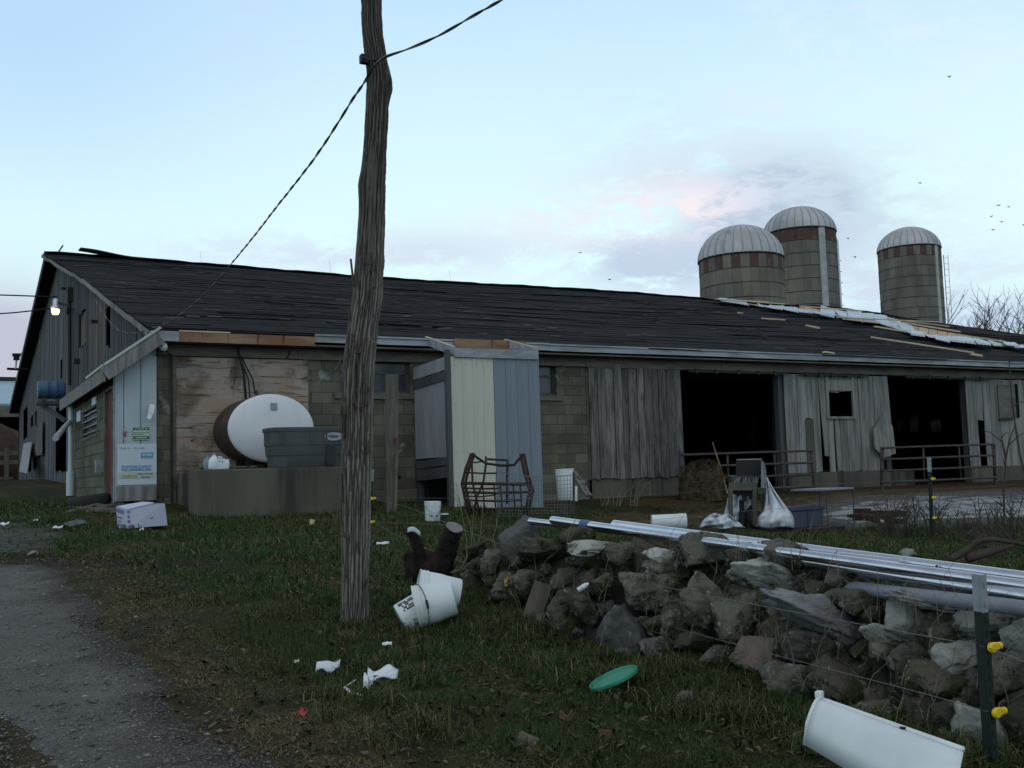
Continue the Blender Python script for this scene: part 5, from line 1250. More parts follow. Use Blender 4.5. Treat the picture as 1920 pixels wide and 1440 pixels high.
# lying white pail
p = PD(1222, 984, 15.2); q = PD(1292, 981, 15.2); ax = (q-p); ax.z = 0; hgt = ax.length; ax.normalize(); p.z = q.z = gz(p.x, p.y)+.115
Mx = frame(p, ax.cross(Vector((0, 0, 1))), (0, 0, 1)); Mx = Matrix((ax.cross(Vector((0, 0, 1))).cross(ax)*-1, Vector((0, 0, 1)).cross(ax)*-1, ax)).transposed().to_4x4()
xa_ = Vector((0, 0, 1)); ya_ = ax.cross(xa_); Mx = Matrix((xa_, ya_, ax)).transposed().to_4x4(); Mx.translation = p
pail(Mx, K['white'], label='white bucket lying on its side behind the steel pipes', h=hgt*.92, r0=.105, r1=.115, group='white buckets', base=p-Vector((0, 0, .12)), lid=True)
# ================================================================== SILOS
def silo(xc, rpx, yrim, ydome, s, label, ringh, bands, seed, chute=None, ladder=None, point=0):
    c = PD(xc, yrim, s); r = rpx*s/F_PX; base = .8; zr = c.z
    zd = PD(xc, ydome, s).z; dh = zd-zr
    o = thing('silo', (c.x, c.y, base), label, 'silo', 'concrete stave silos behind the barn')
    R_ = random.Random(seed); mb = MB(); mr = MB(); n = 30; z = zr; k = 0
    while z > base:                       # rings of staves, each stave slightly proud or shallow
        z0 = max(z-ringh, base); off = R_.uniform(0, .2)
        for i in range(n):
            a0 = 2*math.pi*(i+off)/n; a1 = 2*math.pi*(i+1+off)/n-.006; rr_ = r*(1+R_.uniform(-.003, .003))
            zz0 = z0+.03; zz1 = z
            isr = (k == 0 and (bands == 2 or i % 2 == 0))
            tgt = mb; m3 = (a0+a1)/2
            vs = [(c.x+q*math.cos(a), c.y+q*math.sin(a), zz) for zz in (zz0, zz1) for q, a in ((rr_, a0), (rr_*1.0015, m3), (rr_, a1))]
            tgt.add(vs, [(0, 1, 4, 3), (1, 2, 5, 4)], 1 if isr else 0)
        z = z0; k += 1
    mb.build('stave_wall', [K['stave'], K['band_red']], o, fix=False)
    MB().lathe([(r*.99, base), (r*.99, zr)], 48, Matrix.Translation((c.x, c.y, 0))).build('inner_wall', K['stave'], o, smooth=True)
    mb = MB(); z = zr-ringh
    while z > base+.2: mb.lathe([(r*1.004, z-.02), (r*1.008, z), (r*1.004, z+.02)], 48, Matrix.Translation((c.x, c.y, 0))); z -= ringh
    mb.build('steel_hoop', K['rust'], o)
    G_ = 28; mb = MB(); prof = []
    for j in range(15):
        t = j/14; prof.append((r*1.012*math.cos(t*math.pi/2), zr+dh*(math.sin(t*math.pi/2)*(1-point)+point*t)))
    vs = []; N = G_*4
    for rr_, z in prof:
        for i in range(N):
            ph = i % 4; q = rr_*(1+(.014 if ph < 2 else 0)); a = 2*math.pi*(i//4+(0, .11, .13, .98)[ph])/G_
            vs.append((c.x+q*math.cos(a), c.y+q*math.sin(a), z))
    mb.add(vs, [(j*N+i, j*N+(i+1) % N, (j+1)*N+(i+1) % N, (j+1)*N+i) for j in range(14) for i in range(N)])
    for j_ in range(14):
        for i in range(N):
            if i % 4 == 0: mb.mi[j_*N+i] = 1
            elif i % 4 in (1, 3): mb.mi[j_*N+i] = 1
    mb.build('dome_roof', [K['dome'], K['dome_rib']], o, smooth=True, ang=20)
    MB().lathe([(r*1.02, zr-.05), (r*1.03, zr), (r*1.02, zr+.06)], 48, Matrix.Translation((c.x, c.y, 0))).build('dome_rim', K['dkmetal'], o)
    if chute:
        xt, wpx, yt = chute; cr = wpx*s/F_PX/2; kk = math.sqrt(max(.05, 1-((xt-xc)/rpx)**2)); d = PD(xt, yrim, s-r*kk-cr*.55); zt = PD(xt, yt, s-r*kk).z; mb = MB(); z = base
        prof = []
        while z < zt-cr: prof += [(cr, z), (cr*1.02, z+.06), (cr, z+.12), (cr, z+.6)]; z += .62
        prof += [(cr*.95, zt-cr*.7), (cr*.6, zt-cr*.2), (0, zt)]
        mb.lathe(prof, 20, Matrix.Translation((d.x, d.y, 0))); mb.build('chute', K['chute'], o, smooth=True, ang=40)
        MB().beam((d.x, d.y, zt-cr), (c.x, c.y, zt-cr*1.6), cr*1.6, cr*1.6).build('chute_head', K['chute'], o)
    if ladder:
        x0, x1, yt, pipe = ladder; mb = MB(); a = PD(x0, yt, s); b = PD(x1, yt, s)
        if pipe:
            mb.tube([PD(xc+rpx*.93, yt-4, s), PD(x0-2, yt-5, s+.2), a, Vector((a.x, a.y, base))], .13, 9); mb.build('blower_pipe', K['galv'], o, smooth=True)
            mb = MB(); z = base
            while z < a.z-1: mb.beam((a.x, a.y, z), (a.x+rt.x*.28, a.y+rt.y*.28, z), .04, .04); z += .9
            mb.build('ladder_rung', K['dkmetal'], o)
        else:
            mb.beam(Vector((a.x, a.y, base)), a, .05, .05); mb.beam(Vector((b.x, b.y, base)), b, .03, .03); z = base
            while z < a.z: mb.beam((a.x, a.y, z), (b.x, b.y, z), .025, .025); z += .55
            zc = zr-.9; mb.build('ladder_cage', K['wire'], o)
            MB().tube([PD(1757, yt+8, s+.1), PD(1764, 560, s+.1), PD(1767, 700, s+.1)], .09, 7).build('blower_pipe', K['dkmetal'], o)
    return o
silo(1389, 78, 489, 422, 70, 'nearest concrete silo, lowest and widest, with no chute in sight', .95, 1, 1)
silo(1499, 65.5, 440, 388, 84, 'tallest silo, in the middle, with grey chute and bent blower pipe', 1.0, 2, 2, chute=(1538, 17, 424), ladder=(1569, 1574, 452, True))
silo(1704, 56, 470, 425, 98, 'rightmost silo standing apart with chute and open ladder cage', .95, 1, 3, chute=(1748, 18, 448), ladder=(1769, 1777, 478, False), point=.12)

# ================================================================== bare trees far right
def bare_tree(x, yb, yt, s, seed, label, sp=.62):
    R_ = random.Random(seed); b = PD(x, yb, s); H = PD(x, yt, s).z-b.z; z0 = 1.0
    o = thing('bare_tree', (b.x, b.y, z0), label, 'tree', 'bare trees beyond the barn')
    tr_ = MB(); cr = MB()
    def br(p, d, L, r, lv):
        n = 4; pts = [p]; q = p.copy(); dd = d.copy()
        for i in range(n):
            dd = (dd+Vector((R_.gauss(0, .13), R_.gauss(0, .13), R_.gauss(.05, .08)))).normalized(); q = q+dd*(L/n); pts.append(q.copy())
        (tr_ if lv == 0 else cr).tube(pts, [r*(1-.45*i/n) for i in range(n+1)], 6 if lv < 2 else 4, cap=False)
        if lv >= 4 or r < .006: return
        k = (5 if lv == 0 else 4 if lv == 1 else 3)
        for i in range(k):
            t = R_.uniform(.35, 1); j = min(int(t*n), n-1); pp = pts[j].lerp(pts[j+1], t*n-j); a = R_.uniform(0, 6.28)
            nd = (dd*R_.uniform(.6, 1)+Vector((math.cos(a), math.sin(a), R_.uniform(.0, .6)))*sp).normalized(); br(pp, nd, L*R_.uniform(.5, .74), max(r*R_.uniform(.42, .6), .020), lv+1)
    root = Vector((b.x, b.y, z0)); top = b.z+H
    br(root, Vector((R_.uniform(-.05, .05), 0, 1)), (top-z0)*.555, .24, 0)
    tr_.build('trunk', K['twig'], o, smooth=True); cr.build('crown', K['twig'], o, fix=False)
bare_tree(1822, 640, 556, 105, 8, 'left of the bare trees, leafless and spreading beside the right silo')
bare_tree(1842, 640, 558, 112, 25, 'thin bare tree just right of the spreading one')
bare_tree(1893, 640, 556, 100, 12, 'bare tree near the right edge of the photo')
bare_tree(1918, 640, 552, 108, 17, 'bare tree at the very right edge, partly cut off')
bare_tree(1792, 650, 590, 125, 31, 'small low bare tree close against the right silo')
bare_tree(1870, 650, 590, 130, 33, 'small faint bare tree between the two taller bare groups')

# ================================================================== neighbouring open shed, far left
NY = 66
a = PY(-140, 757, NY); b = PY(24, 757, NY); c = PY(24, 714, NY+9)
os_ = thing('machine_shed', (a.x, NY+4, 1.7), 'open fronted machine shed with pale blue metal roof far left behind the barn', 'shed')
XE = b.x+4
mb = MB(); mb.add([(a.x-12, NY, b.z), (XE, NY, b.z), (XE, NY+9, c.z), (a.x-12, NY+9, c.z)], [(0, 1, 2, 3)]); o = mb.build('roof', K['shedroof'], os_); o.modifiers.new('s', 'SOLIDIFY').thickness = .15
mb = MB(); mb.beam((a.x-12, NY+9, c.z+.05), (XE, NY+9, c.z+.05), .4, .35); mb.build('ridge_cap', K['dkmetal'], os_)
mb = MB(); mb.b2((a.x-12, NY-.05, b.z-.75), (XE, NY+.05, b.z-.12)); mb.build('fascia', K['frieze'], os_)
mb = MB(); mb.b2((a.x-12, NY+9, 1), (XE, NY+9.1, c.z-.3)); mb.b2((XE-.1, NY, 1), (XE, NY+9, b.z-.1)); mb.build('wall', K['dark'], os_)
for i in range(5): MB().b2((a.x-10+i*5.2, NY+.1, 1), (a.x-9.75+i*5.2, NY+.3, b.z-.1)).build('post', K['board_old'], os_)
pl_ = MB(); R_ = random.Random(6); px0 = PY(8, 870, NY-6)
def pf_(u, v):
    w = u*2*math.pi; k = math.cos(v*math.pi/2)**.8; return (px0.x-3+6.0*k*math.cos(w)*(1+.08*math.sin(5*w)), NY-2+4*k*math.sin(w), 1.6+4.0*math.sin(v*math.pi/2)*(1+.07*math.sin(4*w+v*5)))
pl_.grid(pf_, 36, 12); tag(rel(pl_.build('silage_pile', K['soilpile'], smooth=True)), 'brown heap of silage inside the mouth of the far open shed', 'heap')
pr_ = MB(); 
for yy in (849, 866): pr_.beam(PY(-60, yy+3, 60), PY(38, yy, 60), .22, .06, ref=(0, 1, 0))
for xx in (-20, 12): pr_.beam(PY(xx, 840, 60), PY(xx, 900, 60), .2, .2)
tag(rel(pr_.build('rail_fence', K['post'])), 'plain board rail in front of the silage heap far left', 'fence')
sl = MB(); R_ = random.Random(9)
for i in range(9): 
    p = PX(20+R_.uniform(-40, 50), 896+R_.uniform(-3, 5), 1.2); p = G(25+R_.uniform(-60, 45), 899+R_.uniform(-4, 5)); sl.box(p+Vector((0, 0, .1+.08*i/3)), (R_.uniform(1.5, 3.5), R_.uniform(.2, .5), .08), Matrix.Rotation(R_.uniform(-.3, .3), 3, 'Z'))
tag(rel(sl.build('scrap_lumber', K['board'])), 'dark pile of scrap lumber at the far foot of the gable', 'lumber pile')

# power wires at the far left
for pts, lab in (([(-40, 552), (30, 554), (70, 555.5), (108, 557)], 'upper thin wire reaching the gable from the left'), ([(-40, 591), (30, 586), (66, 582), (100, 577)], 'lower thin wire reaching the yard lamp from the left')):
    P = [PX(pts[-1][0], pts[-1][1], GXP-.1)]; d0 = depth(P[0])
    W_ = [PD(x, y, d0+(len(pts)-1-i)*.0) for i, (x, y) in enumerate(pts)]
    tag(rel(MB().tube(W_, .022, 5).build('service_wire', K['black'])), lab, 'wire', 'service wires at the gable')

# ================================================================== birds
R_ = random.Random(3); BL = [(1780, 144, 'highest bird, alone near the top right of the sky'), (1725, 343, 'bird between the high one and the two right silos'), (1872, 385, 'left bird of the uppermost pair at the right edge'), (1891, 388, 'right bird of the uppermost pair at the right edge'),
      (1859, 406, 'leftmost bird of the right edge flock'), (1878, 416, 'bird below the uppermost pair of the right edge flock'), (1862, 431, 'lowest bird of the right edge flock'), (1919, 422, 'bird cut by the right border of the photo'), (1603, 482, 'bird just right of the blower pipe of the tallest silo'), (1590, 447, 'bird level with the rim of the tallest silo'),
      (1088, 474, 'lone bird above the middle of the barn ridge'), (1143, 524, 'bird skimming the ridge right of the lone one')]
for x, y, lab in BL:
    s = R_.uniform(52, 68); p = PD(x, y, s); o = thing('bird', p, lab, 'bird', 'birds over the barn'); f = R_.uniform(.1, .35); w = R_.uniform(.10, .17); hd = Vector((math.cos(R_.uniform(-.6, .6)), .3, 0)).normalized(); sdv = Vector((0, 0, 1)).cross(hd); U = Vector((0, 0, 1))
    mb = MB(); mb.tube([p-hd*.12, p-hd*.07, p, p+hd*.06, p+hd*.10, p+hd*.125], [.008, .022, .032, .026, .018, .004], 7); 
    for sg in (-1, 1):
        a = p+hd*.05; b = p-hd*.05; m = p+sdv*sg*w*.55+U*f*.16; t = p+sdv*sg*w*1.1+U*f*.08-hd*.06
        mb.add([a, b, m+hd*.04, m-hd*.05, t], [(0, 1, 3, 2), (2, 3, 4)])
    mb.add([p-hd*.10, p-hd*.19+sdv*.03, p-hd*.19-sdv*.03], [(0, 1, 2)]); mb.build('bird_body', K['bird'], o, fix=False)
# ================================================================== BARK COVERED POLE
CL = [(1168, 664, 25), (1120, 665, 25), (1040, 666, 25.5), (950, 666, 26.5), (860, 667, 27.5), (760, 668, 28.5), (690, 671, 29), (630, 678, 27.5), (560, 688, 26.5), (480, 693, 25.5), (400, 697, 24), (340, 699, 24), (280, 703, 22.5), (200, 708, 21.5), (150, 711, 21), (110, 706, 19.5), (60, 699, 19), (0, 697, 18.5), (-120, 694, 18), (-260, 690, 17)]
pb_ = G(664, 1166); PS = depth(pb_)
pole = thing('utility_pole', pb_, 'tall crooked bark covered pole carrying the power cable in front of the barn', 'pole')
NA, NZ = 240, 760
cz = [PD(x, y, PS+.0) for y, x, r in CL]; zs = np.array([p.z for p in cz]); 
zz_ = np.linspace(pb_.z-.25, zs.max(), NZ); cxs = np.interp(zz_, zs, [p.x for p in cz]); cys = np.interp(zz_, zs, [p.y for p in cz]); rs_ = np.interp(zz_, zs, [r*depth(p)/F_PX for (y, x, r), p in zip(CL, cz)])
ker = np.ones(15)/15
sm = lambda a: np.convolve(np.pad(a, 7, mode='edge'), ker, 'valid')
cxs, cys, rs_ = sm(cxs), sm(cys), sm(rs_)
th = np.linspace(0, 2*math.pi, NA, endpoint=False); TH, ZZ = np.meshgrid(th, zz_)
def pn(u, z, fu, fz, seed):          # periodic-in-angle noise through a circle
    return mnoise
def ring(fu, fz, seed, o=3):
    X = (np.cos(TH)*fu+50); Y_ = (np.sin(TH)*fu+50); Z_ = ZZ*fz
    s = 0; a = .5; t = 0
    for k in range(o):
        q = 2**k; zi = np.floor(Z_*q); f = Z_*q-zi; f = f*f*(3-2*f)
        s = s+a*(vnoise(X*q+zi*17.3, Y_*q+zi*5.1, seed+k)*(1-f)+vnoise(X*q+(zi+1)*17.3, Y_*q+(zi+1)*5.1, seed+k)*f); t += a; a *= .5
    return s/t
warp = (ring(1.2, 2.2, 70)-.5)*1.0
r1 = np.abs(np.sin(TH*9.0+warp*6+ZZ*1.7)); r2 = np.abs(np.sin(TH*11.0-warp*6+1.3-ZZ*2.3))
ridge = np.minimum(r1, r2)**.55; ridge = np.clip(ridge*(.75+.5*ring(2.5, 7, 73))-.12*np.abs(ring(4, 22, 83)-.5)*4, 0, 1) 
lump = ring(1.0, 1.5, 75)-.5; fine = ring(7, 16, 77)-.5
smooth = sstep((np.cos(TH-3.35)-.80)/.12)*sstep((2.9-(ZZ-pb_.z))/.6)*.9        # barkless strip on the left low side
bald = sstep((ring(1.3, .8, 79)-.60)/.05)*sstep((ZZ-pb_.z-2.2)/.5)*.8
amp = np.where(ZZ-pb_.z < 3.1, .023, .015)
D_ = (ridge-.6)*amp*(1-np.maximum(smooth, bald)) + lump*.022 + fine*.009*(1-smooth)
knot = .02*np.exp(-((ZZ-PD(700, 160, PS).z)/.09)**2)*np.clip(np.cos(TH-.1), 0, 1) + .012*np.exp(-((ZZ-PD(690, 350, PS).z)/.10)**2)*np.clip(np.cos(TH-3.5), 0, 1)
Rr = rs_[:, None]+D_+knot
# angle measured in the camera-facing frame: 0 = right, pi = left
ax_, ay_ = rt0, Vector((0, 0, 1)).cross(rt0)
VX = cxs[:, None]+Rr*(np.cos(TH)*ax_.x+np.sin(TH)*ay_.x)-pb_.x; VY = cys[:, None]+Rr*(np.cos(TH)*ax_.y+np.sin(TH)*ay_.y)-pb_.y; VZ = ZZ-pb_.z
ii = np.arange(NZ*NA).reshape(NZ, NA); jj = np.roll(ii, -1, 1)
Qp = np.stack([ii[:-1], jj[:-1], jj[1:], ii[1:]], -1).reshape(-1, 4)
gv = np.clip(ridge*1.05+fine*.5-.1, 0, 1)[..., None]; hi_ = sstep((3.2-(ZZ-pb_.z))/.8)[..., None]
bc = np.array([.075, .065, .057])*(1-gv)+np.array([.31, .285, .255])*gv; bc = bc*(.66+.44*hi_); bs_ = np.maximum(smooth, bald)[..., None]; bc = bc*(1-bs_)+np.array([.165, .150, .132])*bs_*(.8+.5*(fine[..., None]+.5)*.6)  # bark colour darkened higher up, standing in for backlight and wet
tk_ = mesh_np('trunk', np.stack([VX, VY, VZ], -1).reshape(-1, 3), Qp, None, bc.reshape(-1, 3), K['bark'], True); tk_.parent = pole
# loose bark strips
R_ = random.Random(21); mb = MB()
for i in range(60):
    a = R_.uniform(3.7, 5.7); k = R_.randrange(30, NZ//2); z = zz_[k]; L = R_.uniform(.05, .22); r = rs_[k]+.016; w = R_.uniform(.004, .009)
    c = Vector((cxs[k], cys[k], z)); d = ax_*math.cos(a)+ay_*math.sin(a); t = ax_*-math.sin(a)+ay_*math.cos(a); sl_ = R_.uniform(-.25, .25); o1 = R_.uniform(-.006, .004); o2 = R_.uniform(-.006, .006)
    p = c+d*(r+o1); q = c+d*(r+o2)+Vector((0, 0, L))+t*sl_*L
    mb.add([p-t*w, p+t*w, q+t*w*.6, q-t*w*.6, p-t*w-d*.012, p+t*w-d*.012, q+t*w*.6-d*.012, q-t*w*.6-d*.012], [(0, 1, 2, 3), (7, 6, 5, 4), (0, 4, 5, 1), (1, 5, 6, 2), (2, 6, 7, 3), (3, 7, 4, 0)])
mb.build('bark_strip', K['bark_bit'], pole)['kind'] = 'stuff'
MB().tube([PD(681, 108, PS-.1), PD(700, 113, PS-.16), PD(722, 106, PS-.12)], .011, 6).build('cable_staple', K['dkmetal'], pole); MB().box(PD(682, 111, PS-.06), (.05, .05, .06)).build('insulator', K['dkmetal'], pole)
for x0, y0, x1, y1 in ((690, 634, 709, 645), (628, 694, 646, 664)): MB().tube([PD(x0, y0, PS-.12), PD(x1, y1, PS-.16)], .005, 5).build('wire_stub', K['drystem'], pole)
# power cable: twisted strands
CP = [(1500, -240, 4.2), (1180, -112, 5.2), (985, -22, 6.2), (940, 0, 6.6), (880, 34, 7.0), (820, 68, 7.25), (770, 90, 7.4), (722, 107, PS-.15), (704, 122, PS-.16), (686, 150, PS-.05), (660, 188, 8.0), (625, 244, 8.5), (590, 296, 9.1), (555, 342, 9.8), (520, 386, 10.6), (480, 438, 11.7), (440, 487, 12.9), (400, 534, 14.2), (360, 573, 15.5), (322, 600, 16.7), (300, 611, 17.3), (282, 616, 17.7), (262, 622, 18.1), (245, 624.5, 18.5), (228, 621, 19), (212, 611, 19.6), (196, 590, 20.3), (184, 572, 20.9), (178, 560, 21.3)]
base_pts = [PD(x, y, s) for x, y, s in CP]; dn = []
for i in range(len(base_pts)-1):
    p0 = base_pts[max(i-1, 0)]; p1 = base_pts[i]; p2 = base_pts[i+1]; p3 = base_pts[min(i+2, len(base_pts)-1)]
    for k in range(14):
        t = k/14; dn.append(.5*((2*p1)+(p2-p0)*t+(2*p0-5*p1+4*p2-p3)*t*t+(3*p1-p0-3*p2+p3)*t**3))
dn.append(base_pts[-1])
cbl = thing('power_cable', base_pts[-1], 'dark twisted power cable sagging from the pole to the barn corner', 'cable')
acc = 0; st = [[], []]
for i, p in enumerate(dn):
    if i: acc += (p-dn[i-1]).length
    t = (dn[min(i+1, len(dn)-1)]-dn[max(i-1, 0)]).normalized(); a = t.cross(Vector((0, 0, 1))).normalized(); b = t.cross(a); w = acc*2*math.pi/.55
    for k in (0, 1): q = w+k*math.pi; st[k].append(p+(a*math.cos(q)+b*math.sin(q))*.0052)
MB().tube(st[0], .0062, 6).build('strand', K['rubber'], cbl, smooth=True); MB().tube(st[1], .0052, 6).build('strand', K['wire'], cbl, smooth=True)

# ================================================================== STONE WALL
base_line = [(820, 1092), (880, 1105), (960, 1152), (1100, 1215), (1300, 1252), (1500, 1315), (1700, 1378), (1920, 1462), (2100, 1540)]
top_line = [(820, 1020), (880, 1015), (960, 1000), (1100, 1000), (1330, 1010), (1500, 1030), (1700, 1090), (1920, 1140), (2100, 1190)]
def dbase(x): return depth(G(x, interp(base_line, max(820, min(x, 2099)))))
def wall_depth(x, y):
    xx = max(821, min(x, 2099)); yb, yt = interp(base_line, xx), interp(top_line, xx); t = min(max((yb-y)/(yb-yt), -.1), 1.1); return dbase(xx)*1.0+.62*t
wc = PD(1400, 1280, dbase(1400)); swall = thing('stone_wall', wc, 'tumbled dry wall of mossy field stones running to the lower right', 'stone wall')
def rock(c, sx, sy, sz, roll, mat, seed, par, name='stone', yaw=None, planes=9, label=None, sub=4, flaky=False):
    R_ = random.Random(seed); bm = bmesh.new(); n = planes+8
    for i in range(n):                       # irregular blocky cloud of corners, hulled
        v = Vector((R_.gauss(0, 1), R_.gauss(0, 1), R_.gauss(0, 1))).normalized()
        m_ = max(abs(a) for a in v); k = (1/m_)**.62*R_.uniform(.80, 1.04); bm.verts.new(v*k)
    h = bmesh.ops.convex_hull(bm, input=bm.verts); dead = [g for g in h['geom_interior']+h['geom_unused'] if isinstance(g, bmesh.types.BMVert)]
    bmesh.ops.delete(bm, geom=list(set(dead)), context='VERTS')
    bmesh.ops.dissolve_limit(bm, angle_limit=rad(14), verts=bm.verts, edges=bm.edges)
    bmesh.ops.bevel(bm, geom=list(bm.edges), offset=.045, segments=1, profile=.6, affect='EDGES')
    bmesh.ops.triangulate(bm, faces=bm.faces)
    for it in range(6):
        lg = [e for e in bm.edges if e.calc_length() > (.095 if sub > 3 else .2)]
        if not lg: break
        bmesh.ops.subdivide_edges(bm, edges=lg, cuts=1); bmesh.ops.triangulate(bm, faces=[f for f in bm.faces if len(f.verts) > 3])
    bmesh.ops.smooth_vert(bm, verts=bm.verts, factor=.2, use_axis_x=True, use_axis_y=True, use_axis_z=True)
    off = Vector((R_.uniform(-50, 50), R_.uniform(-50, 50), R_.uniform(-50, 50)))
    for v in bm.verts:
        p = v.co.copy(); f = mnoise.fractal(p*1.4+off, 1.0, 2.0, 3)*.09+mnoise.fractal(p*5+off, 1.0, 2.0, 5)*.085
        if flaky:
            st = math.sin((p.z+.25*mnoise.noise(p*2+off)+p.x*.1)*16); f += .07*st*abs(st)**.3
        v.co = p*(1+f)
    ex = [max(abs(v.co[i]) for v in bm.verts) for i in range(3)]
    Rm = Matrix((rt0, Vector((fw.x, fw.y, 0)).normalized(), Vector((0, 0, 1)))).transposed() @ Matrix.Rotation(roll, 3, 'Y')
    if yaw: Rm = Rm @ Matrix.Rotation(yaw, 3, 'Z')
    for v in bm.verts: v.co = Rm @ Vector((v.co.x/ex[0]*sx, v.co.y/ex[1]*sy, v.co.z/ex[2]*sz))
    bmesh.ops.recalc_face_normals(bm, faces=bm.faces)
    me = bpy.data.meshes.new(name); bm.to_mesh(me); bm.free()
    for p in me.polygons: p.use_smooth = True
    me.materials.append(mat); o = bpy.data.objects.new(name, me); COL.objects.link(o)
    if par: o.parent = par; o.location = Vector(c)-wloc(par)
    else: o.location = c
    if label: o['label'] = label
    return o
ST = [  # x0,x1,y0,y1, roll(deg), kind
 (868, 912, 1018, 1054, 0, 's'), (903, 960, 1032, 1082, 10, 's'), (938, 1012, 976, 1044, -18, 'g'), (975, 1075, 1012, 1066, 8, 'd'), (1046, 1112, 990, 1026, 5, 's'), (1066, 1164, 1014, 1042, 4, 'p'),
 (1062, 1148, 1030, 1066, 4, 'd'), (1136, 1216, 1016, 1060, -3, 's'), (1196, 1214, 1012, 1040, 0, 's'), (1208, 1284, 1028, 1062, 5, 'p'), (1206, 1286, 1046, 1090, 0, 's'), (1274, 1384, 1002, 1078, 15, 's'),
 (1364, 1440, 1030, 1072, 8, 'd'), (1368, 1506, 1050, 1114, 6, 'm'), (1436, 1514, 1014, 1078, 0, 's'), (1160, 1276, 1062, 1144, 8, 's'), (1108, 1166, 1072, 1116, 0, 's'), (956, 1026, 1034, 1080, 12, 's'), (958, 1040, 1070, 1120, 5, 's'),
 (1034, 1098, 1068, 1120, 0, 's'), (1022, 1122, 1108, 1218, 12, 's'), (1074, 1134, 1108, 1166, 20, 's'), (1112, 1214, 1110, 1230, -12, 'g'), (1196, 1284, 1188, 1238, 5, 's'), (1208, 1250, 1154, 1192, 0, 's'), (1240, 1290, 1144, 1194, 10, 's'),
 (1274, 1374, 1072, 1186, -14, 's'), (1338, 1440, 1112, 1214, 10, 's'), (1262, 1348, 1186, 1226, 4, 'd'), (1306, 1374, 1206, 1252, 0, 's'), (1374, 1480, 1190, 1264, -5, 'k'), (1414, 1650, 1100, 1208, 21, 'f'),
 (1512, 1552, 1086, 1138, 8, 's'), (1542, 1576, 1100, 1146, 30, 's'), (1548, 1600, 1072, 1110, 0, 's'), (1562, 1668, 1104, 1150, -5, 's'), (1610, 1662, 1136, 1164, -10, 's'), (1624, 1698, 1154, 1212, 38, 'p'), (1656, 1750, 1124, 1214, 12, 'm'),
 (1668, 1818, 1106, 1148, 9, 'f'), (1740, 1812, 1148, 1222, 5, 's'), (1634, 1686, 1194, 1246, 0, 's'), (1662, 1764, 1208, 1280, -4, 's'), (1720, 1846, 1192, 1266, -22, 'p'), (1700, 1848, 1240, 1320, 0, 's'), (1796, 1894, 1144, 1208, 8, 'm'), (1850, 1900, 1138, 1180, 15, 'm'),
 (1886, 1960, 1154, 1240, 0, 'm'), (1518, 1668, 1240, 1320, 8, 's'), (1456, 1576, 1186, 1256, 10, 's'), (1436, 1532, 1242, 1330, 0, 's'), (1574, 1694, 1314, 1358, 4, 's'), (1756, 1812, 1312, 1378, 0, 's'), (1772, 1822, 1364, 1430, 0, 's'), (1800, 1906, 1318, 1450, 5, 'm'),
 (1840, 1940, 1220, 1330, 0, 's'), (1900, 2000, 1300, 1430, 0, 's'), (870, 930, 1050, 1100, 0, 'd'), (915, 990, 1075, 1130, 5, 's'), (1560, 1610, 1060, 1086, 0, 's')]
mats = dict(s='stone', g='stone_grey', d='stone_brown', p='stone_pale', m='stone_pale', k='stone_pink', f='stone_flake')
for i, (x0, x1, y0, y1, rl, kd) in enumerate(ST):
    x, y = (x0+x1)/2, (y0+y1)/2; s = wall_depth(x, y); k = s/F_PX; hx_, hz_ = (x1-x0)/2*k*1.16, (y1-y0)/2*k*1.16
    a = rad(rl); ca, sa = abs(math.cos(a)), abs(math.sin(a))
    if kd == 'f': hz_ *= .66; hx_ *= 1.0
    dpt = min(max((hx_+hz_)*.55, .09), .26)
    if kd == 'f': dpt = .2; s -= .10
    if i == 2: dpt = .09
    lab = {'f': 'flaky layered grey slab', 'k': 'pinkish mottled stone', 'g': 'pointed smooth grey stone' if i == 2 else 'tall smooth grey slab'}.get(kd)
    rock(PD(x, y, s+dpt*.45), hx_, dpt, hz_, a, K[mats[kd] if kd != 's' or i % 4 else 'stone_brown'], 100+i, swall, planes=(5 if kd in 'gf' else 4+i % 5), label=lab, flaky=(kd == 'f'))
R_ = random.Random(77)                      # stones deeper in the wall, filling the gaps
for i in range(41):
    x = 880+1120*(i+R_.random())/41; yb, yt = interp(base_line, x), interp(top_line, x); t = R_.uniform(.02, .82); y = yb+(yt-yb)*t; s = wall_depth(x, y)+.30; w = R_.uniform(.16, .27)
    rock(PD(x, y+6, s), w, w*.9, w*.75, R_.uniform(-.4, .4), K['stone_brown'], 300+i, swall, sub=3)

# dark earth core behind the stones, and weeds rooted in the joints
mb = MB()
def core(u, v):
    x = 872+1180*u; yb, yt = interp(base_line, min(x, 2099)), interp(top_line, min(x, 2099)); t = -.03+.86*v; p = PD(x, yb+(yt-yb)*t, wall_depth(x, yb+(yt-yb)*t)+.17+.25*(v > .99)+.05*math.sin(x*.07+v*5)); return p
mb.grid(core, 60, 8); cr_ = mb.build('earth_core', K['earth'], swall, smooth=True); cr_.modifiers.new('s', 'SOLIDIFY').thickness = .25
